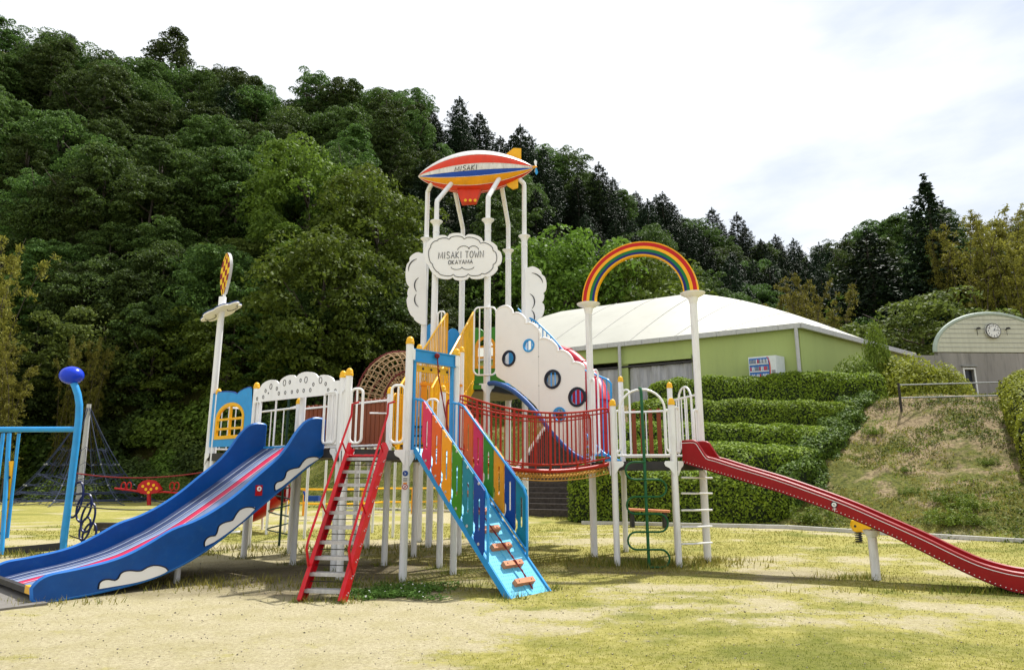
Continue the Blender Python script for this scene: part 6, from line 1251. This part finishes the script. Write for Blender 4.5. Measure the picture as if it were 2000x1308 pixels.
for i, (a, b_, mm_) in enumerate(bands):
    a, b_ = 1 - (1 - a) * .92, 1 - (1 - b_) * .92
    n_ = 48; vs = []; fs = []
    th_ = .05 if i % 2 else .055
    for k in range(n_ + 1):
        t_ = math.pi * k / n_
        for r_ in (a * ro, b_ * ro):
            for o_ in (-th_, th_):
                v = cx3 + rdir * (-math.cos(t_) * r_) + nrm_ * o_; vs.append(V3(v.x, v.y, zf + math.sin(t_) * r_ * sc_ ** .5 + math.sin(t_) * (ro * (sc_ - sc_ ** .5))))
    for k in range(n_):
        q_ = 4 * k; fs += [(q_, q_ + 1, q_ + 5, q_ + 4), (q_ + 3, q_ + 2, q_ + 6, q_ + 7), (q_ + 1, q_ + 3, q_ + 7, q_ + 5), (q_ + 2, q_, q_ + 4, q_ + 6)]
    m_ = MB(); m_.add(vs, fs, 0, False); m_.f += [[0, 1, 3, 2], [4 * n_, 4 * n_ + 2, 4 * n_ + 3, 4 * n_ + 1]]; m_.m += [0, 0]; m_.sm += [False, False]
    if RB_ is None: RB_ = m_.build('rainbow_arch', mm_, PT, label='striped rainbow arch in red, yellow, green and blue')
    else: m_.build('colour_band', mm_, RB_)
# ------------------------------------------------------------------ airship
aL_, aR_ = at(817, 345, 16.0), at(1043, 328, 16.0); ax = (aR_ - aL_); Lh = ax.length; ax.normalize(); up_ = (V3(0, 0, 1) - ax * ax.z).normalized(); bk_ = ax.cross(up_); RH = .535
if bk_.y < 0: bk_ = -bk_
prof_ = lambda t_: RH * max(0.0, math.sin(math.pi * min(max(t_, 0), 1) ** .96)) ** .78 * (1 - .0 * t_)
def hull(t_, phi, e=0.0):       # phi = elevation around the hull, measured from the camera side
    r_ = prof_(t_) + e; return aL_ + ax * (Lh * t_) + (-bk_ * math.cos(phi) + up_ * math.sin(phi)) * r_
SEG = [(-19, -2, 3), (-2, 28, 0), (28, 62, 3), (62, 90, 0), (-35, -19, 1), (-60, -35, 2), (-90, -60, 0)]
allseg = SEG + [(180 - b_, 180 - a, c) for a, b_, c in SEG]
m_ = MB(); n_ = 44
for a, b_, c in allseg:
    k = 4; vs = [hull(i / n_, math.radians(a + (b_ - a) * j / k)) for i in range(n_ + 1) for j in range(k + 1)]
    m_.add(vs, [(i * (k + 1) + j, i * (k + 1) + j + 1, (i + 1) * (k + 1) + j + 1, (i + 1) * (k + 1) + j) for i in range(n_) for j in range(k)], c, True)
AIR = m_.build('airship', ['airred', 'airblue', 'airyel', 'airwhite'], PT, label='striped toy airship lettered MISAKI on top of the tower', sharp=60)
m_ = MB()
for phi in (-90, -60, -35, -19, -2, 28, 62, 90, 118, 152, 182, 199, 215, 240): m_.tube([hull(i / n_, math.radians(phi), .003) for i in range(n_ + 1)], .006, 4)
m_.build('seam', 'airwhite', AIR)
m_ = MB(); t0_ = (890 - 817) / 226; t1_ = (934 - 817) / 226; xe = write(MB(), 'MISAKI', 0, 0, .13, lambda a, z: V3(0, 0, 0), .01, wid=.75, slant=.25)
write(m_, 'MISAKI', 0, 0, .13, lambda a, z: hull(t0_ + (t1_ - t0_) * a / xe, math.radians(-18.5 + z / .13 * 12.5), .008), .0085, wid=.75, slant=.25); m_.build('lettering', 'ink', AIR)
# gondola
gc = [at(*p, 16.0) for p in [(893, 374), (941, 370), (930, 396), (902, 398)]]; m_ = MB(); vs = [v + V3(0, o_, 0) for o_ in (-.12, .12) for v in gc]
m_.add(vs, [(0, 1, 2, 3), (7, 6, 5, 4), (0, 4, 5, 1), (1, 5, 6, 2), (2, 6, 7, 3), (3, 7, 4, 0)], 0); gon = m_.build('gondola', 'airred', AIR)
for px in (909, 918.5, 928): c = at(px, 391.5, 15.87); m_ = MB(); m_.lathe(c, [(0, 0), (.038, 0), (.038, .012), (0, .012)], 14, axis=V3(0, -1, 0)); m_.build('round_window', 'yellow', gon)
def fin(pts, y, name='tail_fin'): m_ = MB(); v0 = [at(px, py, 16.0) for px, py in pts]; vs = [v + V3(0, o_, 0) for o_ in (-.025, .025) for v in v0]; n_ = len(v0); m_.add(vs, [tuple(range(n_)), tuple(range(2 * n_ - 1, n_ - 1, -1))] + [(i, i + n_, (i + 1) % n_ + n_, (i + 1) % n_) for i in range(n_)], 0); m_.build(name, 'yellow', AIR)
fin([(984, 306), (1003, 290), (1018, 291), (1018, 316), (1000, 312)], 0); fin([(984, 353), (1012, 345), (1012, 367), (1002, 370), (992, 364)], 0)
for s_ in (-1, 1):
    b0 = hull(.76, math.radians(0 if s_ < 0 else 180)); m_ = MB(); q_ = [hull(.74, math.radians(0 if s_ < 0 else 180)), hull(.88, math.radians(0 if s_ < 0 else 180)), hull(.88, 0) * 0 + hull(.9, math.radians(0 if s_ < 0 else 180)) + bk_ * s_ * .22, hull(.80, math.radians(0 if s_ < 0 else 180)) + bk_ * s_ * .18]
    vs = [v + V3(0, 0, o_) for o_ in (-.02, .02) for v in q_]; m_.add(vs, [(0, 1, 2, 3), (7, 6, 5, 4), (0, 4, 5, 1), (1, 5, 6, 2), (2, 6, 7, 3), (3, 7, 4, 0)], 0)
    if s_ > 0: m_.build('tail_fin', 'yellow', AIR)
m_ = MB(); m_.lathe(hull(.985, 0), [(0.02, 0), (.035, .04), (.03, .10), (.0, .13)], 12, axis=ax); hub = m_.build('propeller_hub', 'airyel', AIR)
hc = hull(.985, 0) + ax * .09
for a, mm_ in ((95, 'white'), (265, 'sky'), (200, 'white')):
    d = up_ * math.sin(math.radians(a)) - bk_ * math.cos(math.radians(a)); s_ = ax * .035; l = .22; m_ = MB(); vs = [hc + d * .02 - s_ * .4, hc + d * .02 + s_ * .4, hc + d * l * .7 + s_ + ax * .01, hc + d * l, hc + d * l * .7 - s_]
    vs2 = [v + (d.cross(ax)) * .012 for v in vs]; m_.add(vs + vs2, [(0, 1, 2, 3, 4), (9, 8, 7, 6, 5)] + [(i, i + 5, (i + 1) % 5 + 5, (i + 1) % 5) for i in range(5)]); m_.build('propeller_blade', mm_, hub)
# ------------------------------------------------------------------ tall pole with cloud collar and checkered balloon
x, y = PA['A']; zt_ = at(430, 582, y).z; m_ = MB(); m_.tube([V3(x, y, -.2), V3(x, y, zt_)], .068, 16); FP = m_.build('tall_pole', 'post', PT, label='tall white pole topped by a checkered balloon plate')
m_ = MB(); m_.tube([V3(x, y, zt_ - .28), V3(x, y, zt_ + .02)], .078, 16); m_.build('sleeve', 'white', FP)
zc_ = at(425, 609, y).z; tl = math.radians(25); cu, cvv = V3(math.cos(tl), 0, math.sin(tl)), V3(0, 1, 0).normalized(); cn = cu.cross(cvv)
def disc(a, b_, of): return V3(x, y, zc_) + cu * a + (V3(-.15, .98, 0)) * b_ + cn * of
dp = []
for i in range(72): t_ = 2 * math.pi * i / 72; r_ = .82 + .18 * abs(math.sin(t_ * 3.5)) ** .8; dp.append((.47 * math.cos(t_) * r_, .40 * math.sin(t_) * r_))
m_ = MB(); m_.plate(dp, disc, .03); cc = m_.build('cloud_collar', 'cloud', FP); m_ = MB(); m_.tube([disc(a, b_, .02) for a, b_ in dp], .010, 5, closed=True); m_.build('dark_trim', 'pnavy', cc)
m_ = MB(); [m_.tube([disc(s_ * .25 + .12 * math.cos(t_), .13 * math.sin(t_), -.03 * (1 if cn.z > 0 else -1)) for t_ in np.linspace(-.5, 3.6, 10)], .007, 5) for s_ in (-1, 1)]; m_.build('line_drawing', 'ink', cc)
bd = V3(-.615, .789, 0).normalized(); bc = V3(x + .03, y, 0); z0_, z1_ = zt_ - .02, at(433, 495, y).z; bn_ = V3(bd.y, -bd.x, 0)
wv = lambda v: .36 * (math.sin(math.pi * (.10 + .90 * v) ** 1.35 * .985)) ** .62
NV, NU = 7, 2
for nm_, o_, mats_, chk in (('balloon_plate', -.03, ['checkred', 'checkyel'], True), ('balloon_back', .03, ['gutter'], False)):
    m_ = MB(); sub = 4; hgt = z1_ - z0_ - .10
    for iv in range(NV * sub):
        for iu in range(4):
            v0_, v1_ = iv / (NV * sub), (iv + 1) / (NV * sub); u0, u1 = iu / NU - 1, (iu + 1) / NU - 1
            f_ = lambda u, v: bc + bd * (wv(v) * u) - bn_ * o_ * (-1) + V3(0, 0, z0_ + .10 + hgt * v)
            ci = ((iv // sub) + iu) % 2 if chk else 0; m_.add([f_(u0, v0_), f_(u1, v0_), f_(u1, v1_), f_(u0, v1_)], [(0, 1, 2, 3)], ci)
    ob = m_.build(nm_, mats_, FP)
    if not chk: continue
m_ = MB(); ring = [(-wv(v), v) for v in np.linspace(0, 1, 24)] + [(wv(v), v) for v in np.linspace(1, 0, 24)]
for i in range(len(ring)):
    a, b_ = ring[i], ring[(i + 1) % len(ring)]; f2 = lambda p, o_: bc + bd * p[0] + bn_ * o_ + V3(0, 0, z0_ + .10 + (z1_ - z0_ - .10) * p[1]); m_.add([f2(a, -.031), f2(b_, -.031), f2(b_, .031), f2(a, .031)], [(0, 1, 2, 3)])
m_.build('balloon_rim', 'gutter', FP); m_ = MB(); m_.bar(V3(bc.x, bc.y, z0_ - .1), V3(bc.x, bc.y, z0_ + .14), .03, 8); m_.build('bracket', 'white', FP)
# ------------------------------------------------------------------ spiral climber at the back
sp_ = G(545, 1066); m_ = MB(); m_.tube([sp_ + V3(0, 0, -.1), sp_ + V3(0, 0, 3.35)], .028, 10); SC = m_.build('spiral_climber', 'dgreen', PT, label='dark green spiral climbing pole behind the blue slide')
m_ = MB(); m_.tube([sp_ + V3(.27 * math.cos(a), .27 * math.sin(a), .15 + 2.0 * a / (2 * math.pi * 5.2)) for a in [i * 2 * math.pi / 16 for i in range(int(16 * 5.2))]], .016, 6); m_.build('spiral_bar', 'dgreen', SC)
m_ = MB(); m_.bar(sp_ + V3(0, 0, 3.0), p3('D2', 2.95), .018, 6); m_.build('tie_bar', 'white', SC)

# ================================================================== other play equipment
# blue swing frame on the left -------------------------------------------------
sf = thing('swing_frame', 'light blue bent pole frame topped by a blue ball at the left edge', 'swing frame', tuple(G(122, 1080)))
f0 = G(122, 1080); Ys = f0.y
cp_ = [(122, 1080), (126, 1040), (134, 980), (141, 925), (148, 870), (154, 815), (155, 790), (152, 770), (147, 755), (143, 746)]
m_ = MB(); m_.tube([at(px, py, Ys) if py < 1079 else f0 - V3(0, 0, .1) for px, py in cp_], .068, 14); sp0 = m_.build('bent_pole', 'sky', sf)
bc_ = at(140, 733, Ys); m_ = MB(); k = 16; m_.lathe(bc_ - V3(0, 0, .19), [(.23 * math.sin(math.pi * i / k) + (0), .19 - .19 * math.cos(math.pi * i / k)) for i in range(k + 1)], 28); m_.build('ball', 'blueball', sf, label='glossy blue ball on top of the bent pole')
m_ = MB(); h0 = at(150, 838, Ys); m_.bar(h0, h0 + V3(-3.6, -.15, -.02), .055, 12); m_.build('crossbar', 'sky', sf)
for (px0, py0, px1, py1, yy, r_) in [(18, 846, 3, 1085, Ys + .35, .04), (6, 846, -22, 1085, Ys + .1, .035), (37, 846, 14, 900, Ys - .05, .03)]:
    m_ = MB(); m_.bar(at(px0, py0, Ys), G(px1, 1083) if r_ > .031 else at(px1, 1050, yy), r_, 10); m_.build('side_leg', 'sky', sf)
ya, yb_ = at(21, 900, Ys - .05), at(5, 1052, Ys - .05); m_ = MB(); m_.beam(ya, yb_, .05, .13, up=V3(1, 0, 0)); gb2 = m_.build('yellow_board', 'yellow', sf, label='yellow board with round black dots')
m_ = MB()
for i in range(7): c = ya.lerp(yb_, (i + .5) / 7) + V3(.03 * (1 if i % 2 else -1), -.028, 0); m_.lathe(c, [(0, 0), (.028, 0), (.028, .006), (0, .006)], 12, axis=V3(0, -1, 0))
m_.build('dot', 'ink', gb2)
m_ = MB(); m_.beam(at(122, 1066, Ys), at(-140, 1090, Ys - .3), .12, .14); m_.build('low_beam', 'dark', sf, label='dark low balance beam')
# ring climber and ropes beside it
rc = thing('ring_climber', 'chain of dark blue climbing rings hung beside the blue pole', 'climbing rings', tuple(G(170, 1068)))
m_ = MB()
def ringo(mb, cx_, cy_, rx, ry, Y_, r_=.024): c = at(cx_, cy_, Y_); s_ = Y_ / 1310 * 1.02; mb.tube([c + V3(rx * s_ * math.cos(t_), .05 * math.sin(t_), ry * s_ * math.sin(t_)) for t_ in [i * math.pi / 12 for i in range(24)]], r_, 6, closed=True)
for i, (cx_, cy_, rx, ry) in enumerate([(148, 975, 12, 32), (164, 991, 13, 25), (172, 1010, 12, 26), (166, 1032, 9, 20), (174, 1045, 12, 22)]):
    m_ = MB(); ringo(m_, cx_, cy_, rx, ry, Ys + .25 + .12 * i); m_.build('ring', 'navy', rc)
m_ = MB(); m_.bar(at(171, 1060, Ys + .6), G(170, 1070), .018, 6); m_.build('ground_chain', 'dark', rc)
rr0 = thing('rope_rail', 'sagging red and dark ropes strung from the blue pole to the play structure', 'rope', (-7.6, 14, 0))
for (pa, pb, sag, mm_) in [((150, 924), (396, 922), .10, 'rope_red'), ((142, 986), (322, 993), .05, 'dark'), ((136, 1045), (200, 1062), .02, 'dark')]:
    a, b_ = at(*pa, Ys), at(*pb, 14.3 if pb[0] > 380 else 15.5); m_ = MB(); m_.tube([a.lerp(b_, i / 14) - V3(0, 0, sag * 4 * (i / 14) * (1 - i / 14)) for i in range(15)], .013, 6); m_.build('rope', mm_, rr0)
# rope pyramid ---------------------------------------------------------------
pc0 = G(153, 983); PY = thing('rope_pyramid', 'grey blue rope climbing pyramid around a leaning steel mast in the far field', 'climbing net', tuple(pc0))
apx = at(174, 789, pc0.y); m_ = MB(); m_.tube([pc0, apx], [.16, .11], 12); m_.build('mast', 'gutter', PY)
NA = 8; anc = [V3(pc0.x + 4.3 * math.cos(a), pc0.y + 4.0 * math.sin(a), 0.0) for a in [2 * math.pi * (i + .3) / NA for i in range(NA)]]
def pyp(i, f, g=0.0):
    a = anc[i % NA].lerp(anc[(i + 1) % NA], g); sg_ = 1 - .28 * math.sin(math.pi * g); b_ = V3(pc0.x, pc0.y, 0).lerp(a, sg_); v = apx.lerp(b_, f); return V3(v.x, v.y, apx.z * (1 - f) ** 1.75)
m_ = MB()
for i in range(NA): m_.tube([pyp(i, f / 12) for f in range(13)], .024, 5)
m_.build('main_ropes', 'rope_blue', PY)
m_ = MB()
for i in range(NA):
    for f in (.30, .42, .52, .62, .72, .82, .91): m_.tube([pyp(i, f + .02 * math.sin(g * 9 + i), g / 4) for g in range(5)], .014, 4)
    for g in (.25, .5, .75): m_.tube([pyp(i, f, g) for f in np.linspace(.3, .93, 8)], .014, 4)
    for f in (.5, .7, .86): m_.tube([pyp(i, f), V3(pc0.x, pc0.y, 0).lerp(pyp(i, f), .45) + V3(0, 0, .6 * (1 - f)), pyp(i + 3, f)], .02, 4)
m_.build('net_ropes', 'rope_blue', PY)
m_ = MB()
for i in range(NA):
    for f in (.42, .62, .82): c = pyp(i, f); m_.lathe(c - V3(0, 0, .05), [(0, 0), (.05, .02), (.05, .08), (0, .1)], 6)
m_.build('rope_joints', 'grey', PY)
# ladybird seesaw --------------------------------------------------------------
lc = G(291, 986); LY = lc.y; ls = thing('seesaw', 'red ladybird seesaw with yellow spots on the far lawn', 'seesaw', tuple(lc))
o2 = [at(*p, LY) for p in [(268, 958), (272, 946), (280, 939), (290, 936), (302, 938), (310, 944), (317, 955), (308, 962), (290, 965), (276, 963)]]
m_ = MB(); vs = [v + V3(0, o_, 0) for o_ in (-.08, .08) for v in o2]; n_ = len(o2); m_.add(vs, [tuple(range(n_)), tuple(range(2 * n_ - 1, n_ - 1, -1))] + [(i, i + n_, (i + 1) % n_ + n_, (i + 1) % n_) for i in range(n_)]); lb_ = m_.build('ladybird_body', 'lred', ls)
for px, py in [(279, 949), (290, 944), (300, 947), (285, 955), (295, 955), (306, 953), (290, 961)]: m_ = MB(); m_.lathe(at(px, py, LY - .09), [(0, 0), (.075, 0), (.075, .01), (0, .01)], 10, axis=V3(0, -1, 0)); m_.build('spot', 'yellow', lb_)
m_ = MB(); m_.tube([at(px, py, LY) for px, py in [(224, 953), (250, 956), (290, 962), (320, 960), (348, 962)]], .05, 6); m_.build('beam', 'lred', ls); m_ = MB(); m_.bar(lc, at(291, 962, LY), .10, 8); m_.build('pedestal', 'lred', ls)
for px in (241, 252, 336, 345): m_ = MB(); c = at(px, 949, LY); m_.tube([c + V3(.12 * math.cos(t_), 0, .2 * math.sin(t_)) for t_ in [i * math.pi / 6 for i in range(12)]], .03, 5, closed=True); m_.build('handle', 'lred', ls)
# timber balance beams
for (p0_, p1_, z_, lab) in [((187, 1045), (262, 1046), .22, 'long dark timber beam lying behind the blue slide'), ((203, 1052), (240, 1054), .16, 'short dark timber block in front of the long beam behind the blue slide')]:
    a, b_ = G(*p0_), G(*p1_); m_ = MB(); m_.beam(a + V3(0, 0, z_), b_ + V3(0, 0, z_), .22, .2); m_.beam(a + V3(.15, 0, z_ / 2 - .03), a + V3(.35, 0, z_ / 2 - .03), .18, z_); m_.beam(b_ - V3(.35, 0, -z_ / 2 + .03), b_ - V3(.15, 0, -z_ / 2 + .03), .18, z_); o = m_.build('timber_beam', 'wood'); tag(o, lab, 'timber beam')
# white overhead ladder seen behind the slide ---------------------------------
mono = thing('climbing_frame', 'white tube climbing frame behind the play structure', 'climbing frame', (-4.6, 17.8, 0))
for (px, py) in [(594, 1051), (630, 1037), (520, 1043), (556, 1039), (767, 1049), (727, 1040)]:
    b_ = G(px, py); m_ = MB(); m_.bar(b_, V3(b_.x, b_.y, 2.25), .035, 10); m_.build('leg', 'post', mono)
for ka, kb in [((594, 1051), (630, 1037)), ((520, 1043), (556, 1039)), ((767, 1049), (727, 1040)), ((594, 1051), (520, 1043)), ((630, 1037), (556, 1039)), ((630, 1037), (727, 1040)), ((594, 1051), (767, 1049))]:
    a, b_ = G(*ka), G(*kb); m_ = MB(); m_.bar(V3(a.x, a.y, 2.25), V3(b_.x, b_.y, 2.25), .035, 8); m_.build('top_tube', 'post', mono)
ts2 = thing('red_tunnel', 'red plastic tunnel half hidden under the blue slide', 'play tunnel', tuple(G(520, 1015)))
m_ = MB(); pts = [at(*p) for p in [(478, 1003, 19.5), (500, 994, 19.2), (520, 982, 19), (536, 968, 18.8), (552, 958, 18.6)]]; m_.tube(pts, .30, 16, cap=False); m_.build('shell', 'lred', ts2); m_ = MB()
m_.tube([G(512, 1034), G(511, 1034) + V3(0, 0, .32), G(505, 1034) + V3(0, 0, .38), G(455, 1037) + V3(0, 0, .38)], .035, 8); m_.tube([G(380, 1052) + V3(0, 0, .08), G(468, 1046) + V3(0, 0, .10)], .03, 8); m_.build('white_stand', 'post', ts2)
# yellow low fence
yf = thing('yellow_fence', 'low yellow and orange tube fence at the back of the yard', 'fence', (-5, 26, 0))
fp_ = [G(560, 1003), G(592, 1007), G(655, 1009), G(707, 1007), G(752, 1002), G(805, 1003), G(862, 1000), G(915, 1000)]
for i, p in enumerate(fp_): m_ = MB(); m_.bar(V3(p.x, p.y, -.1), V3(p.x, p.y, 1.0), .05, 8); m_.build('post', 'amber' if i % 2 else 'yellow', yf)
for zz in (.98, .45):
    for a, b_ in zip(fp_[:-1], fp_[1:]): m_ = MB(); m_.bar(V3(a.x, a.y, zz), V3(b_.x, b_.y, zz), .035, 8); m_.build('rail', 'yellow', yf)
m_ = MB(); c = at(610, 973, 24); m_.box(c, (.5, .3, .18)); m_.tube([c + V3(-.25, 0, .09), c + V3(-.32, 0, .25)], .04, 6); tag(m_.build('blue_seat', 'pnavy'), 'small blue swing seat by the yellow fence', 'seat')
# bench behind the right deck
bc2 = G(1262, 1028); bn2 = thing('bench', 'wooden bench with a reddish brown seat behind the green snake climber', 'bench', tuple(bc2))
m_ = MB(); a, b_ = at(1224, 994, bc2.y), at(1308, 998, bc2.y - .4); m_.beam(a, b_, .38, .06); m_.build('seat', 'block', bn2)
for t_ in (.12, .88): c = a.lerp(b_, t_); m_ = MB(); m_.box((c.x, c.y, c.z / 2 - .02), (.10, .30, c.z - .04)); m_.build('leg', 'dark', bn2)
# yellow duck rider peeping under the red slide
dk = thing('spring_rider', 'yellow animal spring rider half hidden by the red slide support', 'spring rider', tuple(G(1678, 1058)))
dg = G(1678, 1058); DY = dg.y; m_ = MB(); o3 = [at(*p, DY) for p in [(1662, 1024), (1664, 1030), (1668, 1037), (1677, 1040), (1690, 1038), (1700, 1030), (1699, 1020), (1690, 1016), (1680, 1019), (1672, 1014), (1664, 1016)]]
vs = [v + V3(0, o_, 0) for o_ in (-.05, .05) for v in o3]; n_ = len(o3); m_.add(vs, [tuple(range(n_)), tuple(range(2 * n_ - 1, n_ - 1, -1))] + [(i, i + n_, (i + 1) % n_ + n_, (i + 1) % n_) for i in range(n_)]); rb2 = m_.build('body', 'yellow', dk)
m_ = MB(); m_.lathe(at(1670, 1027, DY - .052), [(0, 0), (.028, 0), (.028, .01), (0, .01)], 10, axis=V3(0, -1, 0)); m_.build('eye', 'ink', rb2)
m_ = MB(); zt2 = at(1680, 1038, DY).z; m_.tube([dg + V3(.07 * math.cos(a), .07 * math.sin(a), zt2 * a / (2 * math.pi * 5)) for a in [i * math.pi / 6 for i in range(60)]], .015, 5); m_.build('spring', 'dark', dk)
# tufts at the post feet, pebbles on the sand
feet = [PA[k] for k in PA if k not in ('A2',)] + [(5.38, 10.6), (2.3, 11.8), (-.03, 9.03), (.5, 9.7), (-2.6, 8.8), (-2.07, 8.72)]
fx = np.repeat([f[0] for f in feet], 90); fy = np.repeat([f[1] for f in feet], 90); n_ = len(fx)
X = fx + RNG.normal(0, .13, n_); Y = fy + RNG.normal(0, .10, n_); Z = height(X, Y); h = RNG.uniform(.03, .13, n_); a = RNG.uniform(0, 6.28, n_); w = .006
v = np.empty((n_, 3, 3)); v[:, 0] = np.stack([X - np.cos(a) * w, Y - np.sin(a) * w, Z], 1); v[:, 1] = np.stack([X + np.cos(a) * w, Y + np.sin(a) * w, Z], 1); v[:, 2] = np.stack([X + RNG.normal(0, .04, n_), Y + RNG.normal(0, .04, n_), Z + h], 1)
o = bpy.data.objects.new('grass_tufts', mesh_np('grass_tufts', v.reshape(-1, 3), np.arange(n_ * 3).reshape(-1, 3), ['grass_y', 'grass_g'], (RNG.random(n_) < .6).astype(int))); COL.objects.link(o); tag(o, 'small grass tufts growing round the feet of the posts', 'grass', kind='stuff')
n_ = 3000; Y = np.exp(RNG.uniform(math.log(3.6), math.log(13), n_)); X = RNG.uniform(-1, 1, n_) * Y * .8; Z = height(X, Y); s_ = RNG.uniform(.0025, .008, n_) * np.clip(Y / 5, 1, 1.8)
oc = np.array([(1, 0, 0), (0, 1, 0), (-1, 0, 0), (0, -1, 0), (0, 0, .7), (0, 0, -.5)]); of_ = np.array([(0, 1, 4), (1, 2, 4), (2, 3, 4), (3, 0, 4), (1, 0, 5), (2, 1, 5), (3, 2, 5), (0, 3, 5)])
v = np.stack([X, Y, Z + s_ * .3], 1)[:, None, :] + oc[None] * s_[:, None, None] * RNG.uniform(.6, 1.4, (n_, 6, 3)); f_ = (np.arange(n_)[:, None, None] * 6 + of_[None]).reshape(-1, 3)
o = bpy.data.objects.new('pebbles', mesh_np('pebbles', v.reshape(-1, 3), f_, ['pebble', 'wood'], np.repeat((RNG.random(n_) < .12).astype(int), 8))); COL.objects.link(o); tag(o, 'tiny pebbles and crumbs of bark strewn over the sand', 'pebbles', kind='stuff')
print('objects', len(bpy.data.objects))
